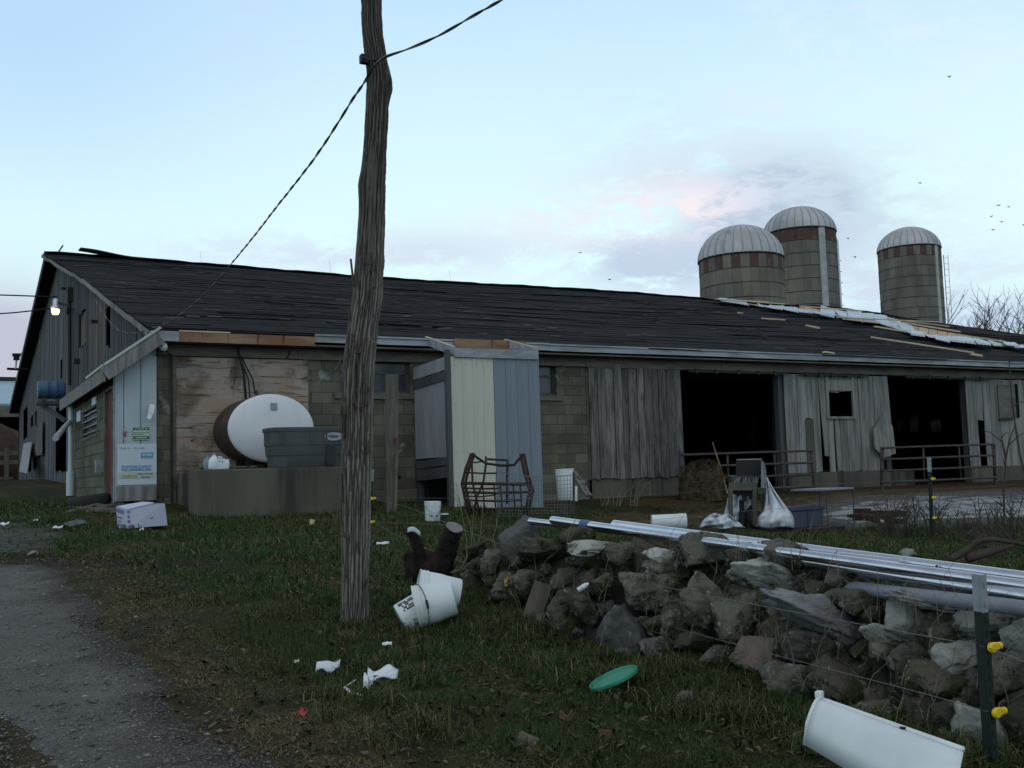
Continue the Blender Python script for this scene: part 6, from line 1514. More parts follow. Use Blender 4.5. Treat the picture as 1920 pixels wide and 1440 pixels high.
# small chinking stones wedged into the gaps, too many and too small to count
R_ = random.Random(91); SV, SF = [], []
for i in range(130):
    x = R_.uniform(875, 2000); yb, yt = interp(base_line, x), interp(top_line, x); y = yb+(yt-yb)*R_.uniform(-.02, .93); w = R_.uniform(.035, .085)
    o = rock(PD(x, y, wall_depth(x, y)+R_.uniform(.09, .20)), w, w*.8, w*R_.uniform(.5, .9), R_.uniform(-.8, .8), K['stone'], 500+i, None, sub=3); me = o.data; b = len(SV)
    SV += [tuple(v.co+o.location) for v in me.vertices]; SF += [tuple(k+b for k in p.vertices) for p in me.polygons]; bpy.data.objects.remove(o); bpy.data.meshes.remove(me)
mb = MB(); mb.add(SV, SF); ck = mb.build('chinking_stones', K['stone_pale'], swall, smooth=True, fix=False); ck.data.materials[0] = K['stone']; ck['kind'] = 'stuff'
# loose stones on the grass and drive
for x, y, w, h, kd, lab in [(988, 1386, 48, 40, 'k', 'rounded tan stone sunk in the grass at the bottom of the photo'), (1284, 1306, 38, 26, 's', 'small grey stone in the grass right of the green lid'), (1705, 1037, 32, 22, 'p', 'pale stone lying behind the steel pipes'),
       (60, 1036, 20, 9, 'p', 'flat pale stone beside the left track'), (222, 1214, 14, 8, 'p', 'small pale stone on the driveway edge'), (98, 1344, 15, 8, 'p', 'pale stone in the middle of the driveway'), (388, 1376, 13, 7, 'p', 'white pebble near the lower right edge of the driveway'),
       (366, 1396, 16, 9, 's', 'grey stone below the white pebble on the driveway'), (250, 1362, 15, 8, 'p', 'stone on the lower middle of the driveway'), (300, 1348, 12, 7, 's', 'small grey stone right of the driveway middle'), (158, 1306, 14, 7, 'p', 'flat stone on the middle left of the driveway'), (487, 1150, 16, 12, 's', 'dark stone in the grass left of the pole')]:
    p = G(x, y+h*.4); k = depth(p)/F_PX; o = rock(p+Vector((0, 0, h*k*.18)), w*k/2, w*k*.45, h*k*.62, 0, K[{'k': 'stone_pink', 's': 'stone', 'p': 'stone_pale'}[kd]], int(x), None, 'loose_stone', sub=3)
    tag(o, lab, 'stone', 'loose stones')

# plank leaning on the wall, bottle and leaf
p0, p1 = PD(985, 1194, dbase(985)-.20), PD(1019, 1094, dbase(985)-.02)
tag(rel(MB().beam(p0, p1, .135, .028, ref=(fw.x, fw.y, 0)).build('plank', K['post'], bevel=.004)), 'short weathered plank leaning on the left end of the stone wall', 'plank')
p = PD(1096, 1099, wall_depth(1096, 1099)-.16); ax = (PD(1110, 1089, 8.0)-PD(1082, 1107, 8.0)).normalized(); k = depth(p)/F_PX
xa_ = ax.orthogonal().normalized(); Mx = Matrix((xa_, ax.cross(xa_), ax)).transposed().to_4x4(); Mx.translation = p
bo = thing('small_bottle', p, 'small pale bottle lying on the stones of the wall', 'bottle'); L = 30*k
MB().lathe([(L*.13, -L*.5), (L*.17, -L*.46), (L*.17, L*.1), (L*.08, L*.26), (L*.08, L*.34)], 16, Mx).build('bottle_body', K['white'], bo, smooth=True, ang=50); MB().lathe([(L*.10, L*.33), (L*.10, L*.48), (0, L*.48)], 12, Mx).build('bottle_cap', K['black'], bo)
def scrap(x0, y0, w, h, mat, name, label, cat, s=None, seed=1, tilt=.5, fold=.25, gr=None):
    p = PD(x0, y0, s) if s else G(x0, y0)+Vector((0, 0, .03)); k = depth(p)/F_PX; R_ = random.Random(seed); ph = [R_.uniform(0, 6) for _ in range(4)]
    U = (rt0*math.cos(tilt*.3)+Vector((0, 0, 1))*math.sin(tilt*.3)*.3).normalized(); V = (Vector((0, 0, 1))*.75-Vector((fw.x, fw.y, 0))*-.65).normalized()
    def fn(u, v):
        e = 1+.25*math.sin(u*9+ph[0])*abs(v-.5)*2+.2*math.sin(v*8+ph[1])
        return p+U*(u-.5)*w*k+V*((v-.5)*h*k*e+.12*h*k*math.sin(u*7+ph[2])) + Vector((fw.x, fw.y, .5))*fold*h*k*(math.sin(u*8+ph[3])+math.sin(v*6+ph[1])*.6)
    mb = MB(); mb.grid(fn, 12, 8); o = mb.build(name, K[mat], smooth=True); o.modifiers.new('s', 'SOLIDIFY').thickness = .002
    return tag(rel(o), label, cat, gr)
scrap(950, 1089, 17, 20, 'tan', 'yellowed_leaf', 'curled yellow brown leaf caught on the wire at the wall', 'leaf', s=wall_depth(950, 1089)-.12, seed=4)

# ================================================================== stump, steel pipes
sp_ = G(815, 1088); k = depth(sp_)/F_PX; sd0 = depth(sp_)
su = thing('log_stump', sp_, 'dark forked log lying with a sawn limb raised to the right', 'log')
def bark_tube(pts, rs, name, par, mat='log', n=18, seed=0, endmat=None):
    R_ = random.Random(seed); mb = MB(); mb.tube(pts, rs, n, cap=False); vs = []
    for i, v in enumerate(mb.v): vs.append(Vector(v)+Vector((R_.gauss(0, 1), R_.gauss(0, 1), R_.gauss(0, 1)))*rs[0]*.05)
    mb.v = [tuple(v) for v in vs]; o = mb.build(name, K[mat], par, smooth=True)
    for e in (0, -1):
        t = (Vector(pts[1])-Vector(pts[0])).normalized() if e == 0 else (Vector(pts[-1])-Vector(pts[-2])).normalized(); a = t.orthogonal().normalized(); b = t.cross(a); m2 = MB()
        m2.add([Vector(pts[e])+t*(.004 if e else -.004)]+[Vector(pts[e])+(a*math.cos(w)+b*math.sin(w))*rs[e]*1.02*(1+R_.uniform(-.06, .06)) for w in np.linspace(0, 2*math.pi, n, endpoint=False)], [(0, 1+i, 1+(i+1) % n) for i in range(n)])
        m2.build('sawn_end', K[endmat or mat], o)
    return o
def sub(pts, n=10):
    P = [Vector(p) for p in pts]; o = []
    for i in range(len(P)-1):
        for j in range(n): o.append(P[i].lerp(P[i+1], j/n))
    return o+[P[-1]]
def rsub(r, n=10):
    o = []
    for i in range(len(r)-1):
        for j in range(n): o.append(r[i]+(r[i+1]-r[i])*j/n)
    return o+[r[-1]]
bark_tube(sub([PD(825, 1092, sd0+.05), PD(832, 1050, sd0+.08), PD(843, 1015, sd0+.05), PD(852, 988, sd0-.02)]), rsub([21*k, 20*k, 18*k, 16.5*k]), 'raised_limb', su, seed=1, endmat='logend')
bark_tube(sub([PD(768, 1068, sd0+.1), PD(800, 1066, sd0+.08), PD(842, 1058, sd0+.12)]), rsub([36*k, 33*k, 27*k]), 'trunk', su, seed=2)
bark_tube(sub([PD(788, 1055, sd0), PD(783, 1025, sd0-.05), PD(776, 1003, sd0-.08), PD(766, 993, sd0-.10)]), rsub([14*k, 11*k, 10*k, 9*k]), 'broken_limb', su, seed=3, endmat='log')
mb = MB(); mb.grid(lambda u, v: PD(764+24*u, 990-6*math.sin(u*3)+9*v+8*u, sd0-.15-.03*math.sin(u*3.1)), 8, 3); o = mb.build('torn_bark', K['paper'], su, smooth=True); o.modifiers.new('s', 'SOLIDIFY').thickness = .004

PIPES = [ # (x0,y0,s0),(x1,y1,s1), r, label, mat
 ((1036, 975, 8.05), (2060, 1118.5, 4.55), .030, 'steel pipe with a blue joint sleeve near its left end, topmost at the left', 'steel'),
 ((994, 977, 8.3), (1440, 1028, 6.5), .026, 'steel pipe reaching farthest left under the sleeved pipe', 'steel'),
 ((1152, 983, 8.25), (2060, 1102, 4.9), .034, 'long steel pipe with side ports lying at the back of the bundle', 'steel'),
 ((1500, 1050, 6.1), (2060, 1140, 4.5), .036, 'steel pipe at the front of the bundle on the right', 'steel'),
 ((1592, 1101, 5.75), (2060, 1158, 4.3), .036, 'dull grey plastic pipe lying in front of the steel pipes', 'pvc')]
for i, (a, b, r, lab, mt_) in enumerate(PIPES):
    A, B = PD(*a), PD(*b); o = thing('milk_pipe', A, lab, 'pipe', 'pipes lying over the stone wall'); t = (B-A).normalized(); x_ = t.orthogonal().normalized(); L = (B-A).length+.9
    Mx = Matrix((x_, t.cross(x_), t)).transposed().to_4x4(); Mx.translation = A
    MB().lathe([(r*.90, .3), (r*.90, .0), (r, 0), (r, L)], 24, Mx).build('pipe_tube', K[mt_], o, smooth=True, ang=40)
    if i == 0:
        MB().lathe([(r*1.12, .38), (r*1.16, .39), (r*1.16, .47), (r*1.12, .48)], 20, Mx).build('sleeve', K['blue'], o, smooth=True, ang=40)
        c = A+t*2.05; MB().lathe([(r*1.12, -.03), (r*1.15, -.02), (r*1.15, .02), (r*1.12, .03)], 20, Matrix.Translation(t*2.05) @ Mx).build('clamp', K['galv'], o, smooth=True, ang=40)
        MB().beam(c-Vector((0, 0, r)), c-Vector((0, 0, r+.10)), .03, .03).build('clamp_bolt', K['galv'], o)
    if i == 2:
        for x in (1365, 1432, 1587, 1642, 1767):
            f = (x-a[0])/(b[0]-a[0]); s = 1/((1-f)/a[2]+f/b[2]); y = a[1]+(b[1]-a[1])*f; c = PD(x, y, s); v = (EYE-c).normalized(); dn_ = (v-t*v.dot(t)).normalized()
            m2 = MB(); m2.tube([c+dn_*r*.8, c+dn_*(r+.012)], .013, 10); m2.build('side_port', K['steel'], o); m3 = MB(); m3.tube([c+dn_*(r+.0121), c+dn_*(r+.0125)], .009, 10); m3.build('port_hole', K['black'], o)
A, B = PD(1506, 1046, 6.35), PD(1590, 1071, 6.15); o = thing('rusty_pipe_stub', A, 'short reddish pipe stub with white end between the stones', 'pipe'); MB().tube([A, B], .03, 12).build('stub_tube', K['rust'], o, smooth=True, ang=40); MB().tube([B, B+(B-A).normalized()*.04], .034, 12).build('end_cap', K['white'], o, smooth=True, ang=40)
mb = MB(); mb.beam(PD(1180, 1001, 7.6), PD(1240, 1021, 7.1), .012, .02); mb.beam(PD(1640, 1078, 6.0), PD(1845, 1119, 5.0), .02, .02); tag(rel(mb.build('slat', K['drystem'])), 'thin pale slats caught between the pipes and the stones', 'slat')

# ================================================================== two white buckets nested in the grass
def axis_frame(p, q, spin=0):
    ax = (q-p).normalized(); v = (EYE-p).normalized(); ya = (v-ax*v.dot(ax)).normalized(); xa = ya.cross(ax); M = Matrix((xa, ya, ax)).transposed().to_4x4() @ Matrix.Rotation(spin, 4, 'Z'); M.translation = p; return M
gz1 = G(768, 1176); s1 = depth(gz1)-.05
A = PD(752, 1164, s1); B = PD(846, 1110, s1+.10)
kA = s1/F_PX
b1 = pail(axis_frame(A, B), K['white'], label='lower left white bucket with printed warning text, stuffed into the other one', h=.36, r0=.118, r1=.128, group='white buckets', handle=False, base=gz1)
M1 = axis_frame(A, B)
# print on the camera-facing side
mb = MB(); R_ = random.Random(12)
for row in range(5):
    for c in range(9):
        an = .55+row*.15; rr_ = .1225; h = .03+c*.0125+row*.004; L = R_.choice([0, .010, .011, .012])
        if L: mb.box(M1 @ Vector((rr_*math.cos(an), rr_*math.sin(an), h)), (.009, .003, L), (M1.to_3x3() @ Matrix.Rotation(an-math.pi/2, 3, 'Z')))
mb.build('print', K['black'], b1)
an = math.pi/2+.45; tri = []
for q in ((0, .03), (.024, -.012), (-.024, -.012)): a2 = an+q[0]/.121; tri.append(M1 @ Vector((.122*math.cos(a2), .122*math.sin(a2), .085+q[1])))
m2 = MB()
for i in range(3): m2.beam(tri[i], tri[(i+1) % 3], .004, .003)
m2.build('recycling_mark', K['black'], b1)
C0 = PD(855, 1122, s1+.22); C1 = PD(776, 1126, s1-.03); C0 = PD(822, 1133, s1-.02); 
C0, C1 = PD(790, 1150, s1-.02), PD(836, 1096, s1-.16)
b2m = axis_frame(PD(842, 1118, s1-.10), PD(790, 1128, s1-.16))
b2m = axis_frame(PD(852, 1120, s1-.06), PD(790, 1136, s1-.08))
b2 = pail(b2m, K['white'], label='middle white bucket swallowing the printed one, wire handle over its side', h=.27, r0=.118, r1=.145, group='white buckets', base=gz1+Vector((.2, 0, 0)), handle=False)
hp_ = []
for i in range(17):
    a = math.pi*i/16; hp_.append(b2m @ Vector((math.cos(a)*.151, math.sin(a)*.153, .235-math.sin(a)*.05)))
MB().tube(hp_, .003, 6).build('wire_handle', K['dkmetal'], b2); MB().tube([b2m @ Vector((-.03, .158, .185)), b2m @ Vector((.03, .158, .185))], .009, 8).build('hand_grip', K['rubber'], b2)

b3 = pail(axis_frame(PD(862, 1112, s1+.10), PD(784, 1100, s1+.06)), K['white'], label='rear white bucket with its flat bottom to the right, behind the handled one', h=.30, r0=.098, r1=.118, group='white buckets', base=gz1+Vector((.25, .2, 0)), handle=False)
# ================================================================== green lid, litter, carton, tyre, half tub
p = G(1150, 1290); k = depth(p)/F_PX; lid = thing('green_lid', p, 'round green plastic lid lying tilted in the grass', 'lid')
U = (rt0*.93+Vector((0, 0, 1))*.36).normalized(); vw = (EYE-p).normalized(); N_ = (vw*.02+Vector((0, 0, 1))*.98-rt0*.25); N_ = (N_-U*N_.dot(U)).normalized(); Mx = Matrix((U, N_.cross(U), N_)).transposed().to_4x4(); Mx.translation = PD(1151, 1279, depth(p)-.02)+Vector((0, 0, .02))
r = 49*k; MB().lathe([(0, 0), (r*.88, 0), (r*.90, .004), (r*.93, .012), (r*.97, .013), (r, .008), (r*1.0, -.006), (r*.96, -.008), (r*.9, -.005), (0, -.005)], 48, Mx).build('lid_disc', K['green'], lid, smooth=True, ang=40)
scrap(718, 1272, 58, 26, 'paper', 'torn_paper', 'torn white printed wrapper lying in the grass, right part of the litter', 'paper', seed=3)
scrap(690, 1288, 18, 26, 'paper', 'torn_paper', 'small upright flap of white paper left of the torn wrapper', 'paper', seed=7)
scrap(615, 1258, 44, 20, 'sheet', 'paper_plate', 'half buried pale paper plate left of the torn wrapper', 'plate', seed=9, fold=.15)
p = G(660, 1300)+Vector((0, 0, .03)); k = depth(p)/F_PX
tag(rel(MB().beam(PD(646, 1288, depth(p)), PD(668, 1274, depth(p)), .012, .004).beam(PD(646, 1288, depth(p)), PD(662, 1301, depth(p)-.03), .02, .004).beam(PD(660, 1299, depth(p)-.03), PD(716, 1317, depth(p)-.1), .014, .01).build('plastic_strip', K['white'])), 'bent white plastic strip and stick in the grass below the torn wrapper', 'strip')
scrap(567, 1347, 16, 14, 'redbit', 'red_wrapper', 'little red wrapper at the driveway edge', 'wrapper', seed=5)
scrap(556, 1250, 9, 5, 'paper', 'paper_chip', 'tiny pale chip in the grass left of the paper plate', 'chip', seed=15)
p = G(584, 984); k = depth(p)/F_PX; tag(rel(MB().lathe([(4.2*k, 0), (5*k, 10*k), (4.6*k, 10*k), (3.8*k, .6*k), (0, .6*k)], 16, Matrix.Translation(p) @ Matrix.Rotation(.25, 4, 'Y')).build('paper_cup', K['tan'], smooth=True, ang=50)), 'small yellowish cup standing in the grass before the platform', 'cup').data.materials[0] = M_('cup_yellow', (.52, .44, .22))
for x, y, w, h, sd_, lab in [(1062, 1355, 26, 16, 2, 'reddish dead leaf in the foreground grass'), (1000, 1420, 30, 14, 6, 'brown dead leaf at the very bottom of the photo'), (1135, 1387, 24, 12, 8, 'brown dead leaf right of the reddish one')]: scrap(x, y, w, h, 'leafb', 'dead_leaf', lab, 'leaf', seed=sd_, gr='dead leaves')
for x, y, w, h, sd_, lab in [(266, 996, 8, 5, 21, 'white scrap below the carton'), (108, 993, 18, 4, 22, 'flat white scrap on the ground left of the steps'), (67, 979, 9, 4, 23, 'small white scrap nearer the left edge'), (8, 986, 16, 6, 24, 'pale scrap at the left edge of the photo'), (718, 1023, 24, 5, 25, 'long pale scrap in the grass right of the pole'), (726, 1216, 18, 6, 26, 'pale twig like scrap below the buckets')]: scrap(x, y, w, h, 'paper', 'litter_scrap', lab, 'litter', seed=sd_, gr='litter scraps')

# carton
gc_ = G(262, 993); sc_ = depth(gc_); k = sc_/F_PX
ct = thing('carton', gc_, 'crumpled white carton with purple print lying before the milk house door', 'box')
f0 = [PD(240, 991, sc_), PD(314, 985, sc_+.05), PD(309, 944, sc_+.02), PD(238, 955, sc_)]; dv = (Vector((fw.x, fw.y, 0)).normalized()*.42-rt0*.22)
bx_ = [q+dv for q in f0]; bx_[0] = PD(221, 990, sc_+.35); bx_[3] = PD(217, 950, sc_+.35)
MB().add(f0+bx_, [(0, 1, 2, 3), (7, 6, 5, 4), (0, 4, 5, 1), (1, 5, 6, 2), (3, 7, 4, 0)]).build('carton_body', K['carton'], ct)
MB().add([PD(219, 949, sc_+.3), PD(238, 955, sc_-.01), PD(290, 942, sc_+.02), PD(268, 940.5, sc_+.34)], [(0, 1, 2, 3)]).build('carton_flap', K['carton'], ct, fix=False).modifiers.new('s', 'SOLIDIFY').thickness = .006
pm_ = MB(); R_ = random.Random(5)
def cp(u, v, lift=.004):      # left side face of the carton
    a = f0[3].lerp(bx_[3], u); b = f0[0].lerp(bx_[0], u); n = (bx_[3]-f0[3]).cross(f0[0]-f0[3]).normalized(); n = n if n.dot(EYE-a) > 0 else -n; return a.lerp(b, v)+n*lift
for u0, u1, v0, v1 in ((.25, .95, .05, .3), (.45, .98, .42, .55), (.55, .95, .62, .72), (.3, .9, .78, .95)):
    pm_.add([cp(u0, v0+.05), cp(u1, v0), cp(u1, v1-.06), cp(u0+.1, v1)], [(0, 1, 2, 3)])
nf = (f0[1]-f0[0]).cross(f0[3]-f0[0]).normalized(); nf = nf if nf.dot(EYE-f0[0]) > 0 else -nf
def cf_(u, v): return f0[3].lerp(f0[2], u).lerp(f0[0].lerp(f0[1], u), v)+nf*.004
for u0, u1, v0, v1 in ((0, .09, .06, .25), (0, .07, .3, .5), (.0, .08, .55, .75), (.02, .14, .82, .98)): pm_.add([cf_(u0, v0), cf_(u1, v0+.03), cf_(u1*.8, v1), cf_(u0, v1-.03)], [(0, 1, 2, 3)])
pm_.build('purple_print', K['purple_print'], ct, fix=False)
c_ = cf_(.58, .55); m2 = MB(); m2.add([c_+(cf_(.62, .55)-cf_(.58, .55))*2.0*math.cos(a)+(cf_(.58, .60)-cf_(.58, .55))*1.5*math.sin(a)*(1+.2*math.cos(a)) for a in np.linspace(0, 6.28, 16, endpoint=False)], [tuple(range(16))]); m2.build('hand_hole', K['black'], ct, fix=False)
# tyre and boards by the step
p = G(168, 952); k = depth(p)/F_PX
tag(rel(MB().lathe([(.20, .06), (.22, .0), (.30, -.0), (.33, .05), (.33, .13), (.30, .18), (.22, .18), (.20, .12), (.20, .06)], 40, Matrix.Translation(p+Vector((.05, .3, .02))) @ Matrix.Rotation(-.12, 4, 'Y')).build('old_tyre', K['rubber'], smooth=True, ang=50)), 'old black tyre lying in the grass by the milk house wall', 'tyre')
tag(rel(MB().beam(G(122, 966)+Vector((0, 0, .03)), G(192, 950)+Vector((0, 0, .06)), .10, .03).build('board_on_grass', K['post'])), 'thin dark board lying slanted in the grass by the tyre', 'board')
tag(rel(MB().beam(G(160, 962)+Vector((0, 0, .06)), G(222, 966)+Vector((0, 0, .07)), .12, .06).build('board_on_grass', K['frieze'])), 'greyish board running from the tyre to the carton', 'board')
tag(rel(MB().prism([G(118, 986)+Vector((0, 0, .02)), G(150, 976)+Vector((0, 0, .02)), G(165, 985)+Vector((0, 0, .02)), G(130, 992)+Vector((0, 0, .02))], (0, 0, .015)).build('slate_slab', K['grey_pl'])), 'flat grey slab in the grass left of the carton', 'slab')
# white half-tub in the right foreground
ht = thing('white_trough', G(1650, 1430), 'broken white plastic half trough lying in the right foreground', 'trough')
s1, s2 = 4.35, 3.55
L0, L1 = PD(1537, 1316, s1+.06), PD(1806, 1412, s2+.18)          # far (upper) rim
N0, N1 = PD(1508, 1378, s1-.05), PD(1778, 1535, s2-.10)          # near lower edge
def hf(u, v):           # v across the curved section from far rim over the crown to the near edge
    a = L0.lerp(L1, u); b = N0.lerp(N1, u); q = a.lerp(b, v); up_ = Vector((0, 0, 1))*.8-Vector((fw.x, fw.y, 0))*.5
    return q+up_*(.075*math.sin(math.pi*min(1, v*1.0))**.6)*(1-.1*u)-Vector((0, 0, .04))*(v > .98)
mb = MB(); mb.grid(hf, 16, 14); o = mb.build('trough_shell', K['white'], ht, smooth=True); o.modifiers.new('s', 'SOLIDIFY').thickness = .006
mb = MB(); mb.tube([hf(u/12, .0)+Vector((0, 0, .012)) for u in range(13)], .012, 8); mb.tube([hf(0, v/8) for v in range(9)], .008, 6); mb.build('rolled_rim', K['white'], ht, smooth=True)
MB().box(L0+Vector((-.0, 0, .03)), (.035, .03, .03), Matrix.Rotation(.4, 3, 'Z')).build('bracket_lug', K['white'], ht, bevel=.006)
MB().tube([hf(.62, .04)+Vector((0, 0, .004)), hf(.62, .04)+Vector((0, 0, .01))], .012, 8).build('bolt_hole', K['black'], ht)

# ================================================================== dry stems, brambles, branch
def stems(name, spots, label, cat, mat='twig', seed=1, r=.006, bend=.3, group=None, kids=2):
    R_ = random.Random(seed); mb = MB(); b0 = None
    for pts, s in spots:
        P = [PD(x, y, s) for x, y in pts]; g_ = gz(P[0].x, P[0].y); b0 = b0 or Vector((P[0].x, P[0].y, g_))
        mb.tube(P, [r*(1-.6*i/(len(P)-1)) for i in range(len(P))], 5, cap=False)
        for j in range(kids):
            i = R_.randrange(len(P)-1); q = P[i].lerp(P[i+1], R_.random()); d = Vector((R_.uniform(-1, 1), R_.uniform(-1, 1), R_.uniform(.2, 1))).normalized()*R_.uniform(.08, .3); mb.tube([q, q+d*.6+Vector((0, 0, .03)), q+d], [r*.5, r*.35, r*.2], 4, cap=False)
    return tag(rel(mb.build(name, K[mat], fix=False)), label, cat, group)
def clump(x0, x1, y0, y1, s, n, seed, lean=18):
    R_ = random.Random(seed); o = []
    for i in range(n):
        x = R_.uniform(x0, x1); h = R_.uniform(.4, 1)*(y1-y0); l = R_.uniform(-lean, lean); o.append(([(x, y1+4), (x+l*.25, y1-h*.4), (x+l*.6, y1-h*.75), (x+l*1.2, y1-h)], s+R_.uniform(-.4, .4)))
    return o
stems('bramble', clump(1650, 1775, 930, 1002, 15, 60, 1, 40), 'tangled dark bramble in front of the puddle', 'bramble', 'twig', 1, .007, kids=4)
stems('bramble', clump(1770, 1830, 960, 1012, 14.5, 26, 2, 25), 'thinner bramble to the right of the tangled one', 'bramble', 'twig', 2, .007, kids=3)
stems('bramble', clump(1830, 1935, 930, 1010, 12.5, 34, 3, 25), 'stiff dark stalks at the right edge above the fallen branch', 'bramble', 'twig', 3, .008, kids=3)
stems('weed_clump', clump(1125, 1200, 882, 945, 18, 16, 4, 36), 'dry spreading weeds at the foot of the sliding door', 'weed', 'drystem', 4, .007)
stems('weed_clump', [([(880, 1062), (874, 1010), (866, 960), (855, 905)], 10), ([(884, 1062), (884, 1010), (888, 960), (880, 900)], 10), ([(890, 1060), (900, 1010), (905, 960), (903, 935)], 10.2), ([(897, 1058), (886, 1000), (872, 955)], 9.9), ([(930, 1040), (925, 1005), (932, 985), (940, 990)], 9.5)], 'tall thin dry stems at the left end of the stone wall', 'weed', 'drystem', 5, .006)
def joint(seed, n, x0=900, x1=1900):
    R_ = random.Random(seed); o = []
    for i in range(n):
        x = R_.uniform(x0, x1); yb, yt = interp(base_line, x), interp(top_line, x); y = yb+(yt-yb)*R_.uniform(.0, .95); sc = 5.5/dbase(x); l = R_.uniform(-30, 30)*sc; h = R_.uniform(25, 70)*sc
        o.append(([(x, y), (x+l*.3, y-h*.5), (x+l*.7, y-h*.85), (x+l*1.2, y-h*(.95 if R_.random() < .6 else .5))], wall_depth(x, y)-.14-R_.uniform(0, .08)))
    return o
tag(stems('dry_grass', joint(71, 120), 'x', 'x', 'drystem', 71, .0022, kids=1), 'dry grass stems growing out of the joints of the stone wall', 'grass', kind='stuff')
stems('sapling', [([(1926, 905), (1912, 850), (1898, 760), (1891, 662)], 14), ([(1883, 975), (1882, 920), (1886, 860), (1893, 822), (1903, 800)], 13.5), ([(1886, 862), (1880, 830), (1878, 818)], 13.5)], 'thin leafless saplings in front of the right end of the barn', 'sapling', 'twig', 6, .016)
stems('hoop_twig', [([(868, 1060), (876, 1045), (875, 1030), (872, 1022)], 9.0), ([(845, 1074), (862, 1068), (872, 1056), (875, 1040)], 9.0)], 'curved dry twig between the log and the stone wall', 'twig', 'drystem', 7, .007, kids=0)
fb = thing('fallen_branch', G(1830, 1045), 'fallen bare branch lying in the grass at the right', 'branch')
mb = MB()
for pts, r in (([(1780, 1050), (1812, 1032), (1836, 1013), (1862, 1011), (1905, 1018), (1960, 1030)], .035), ([(1836, 1013), (1845, 1000), (1838, 985)], .02), ([(1812, 1046), (1860, 1034), (1900, 1022)], .05), ([(1862, 1011), (1846, 1022), (1800, 1012), (1780, 985)], .012), ([(1900, 1018), (1872, 985), (1855, 950)], .012)):
    P = [PD(x, y, 9.6) for x, y in pts]; mb.tube(sub(P, 4), rsub([r*(1-.6*i/(len(P)-1)) for i in range(len(P))], 4), 7)
mb.build('limb', K['twig'], fb, smooth=True)
R_ = random.Random(40); mb = MB()
for i in range(16):
    p = G(R_.uniform(1600, 1690), R_.uniform(968, 985)); mb.box(p+Vector((0, 0, .06)), (R_.uniform(.1, .4), R_.uniform(.1, .2), R_.uniform(.05, .16)), Matrix.Rotation(R_.uniform(0, 3), 3, 'Z'))
tag(rel(mb.build('clod_heap', K['soilpile'])), 'dark clods of mud at the near edge of the puddle', 'clods', kind='stuff')
p = G(1822, 992); tag(rel(MB().box(p+Vector((0, 0, .05)), (.3, .15, .1), Matrix.Rotation(.2, 3, 'Z')).build('brick_fragment', K['rust'], bevel=.02)), 'reddish brick fragment in the grass right of the distant T-post', 'brick')
p = G(1545, 998); tag(rel(MB().box(p+Vector((0, 0, .04)), (.8, .18, .08), Matrix.Rotation(.15, 3, 'Z')).build('rusty_bar', K['rust'], bevel=.01)), 'rusty flat bar on the ground in front of the purple tote', 'bar')

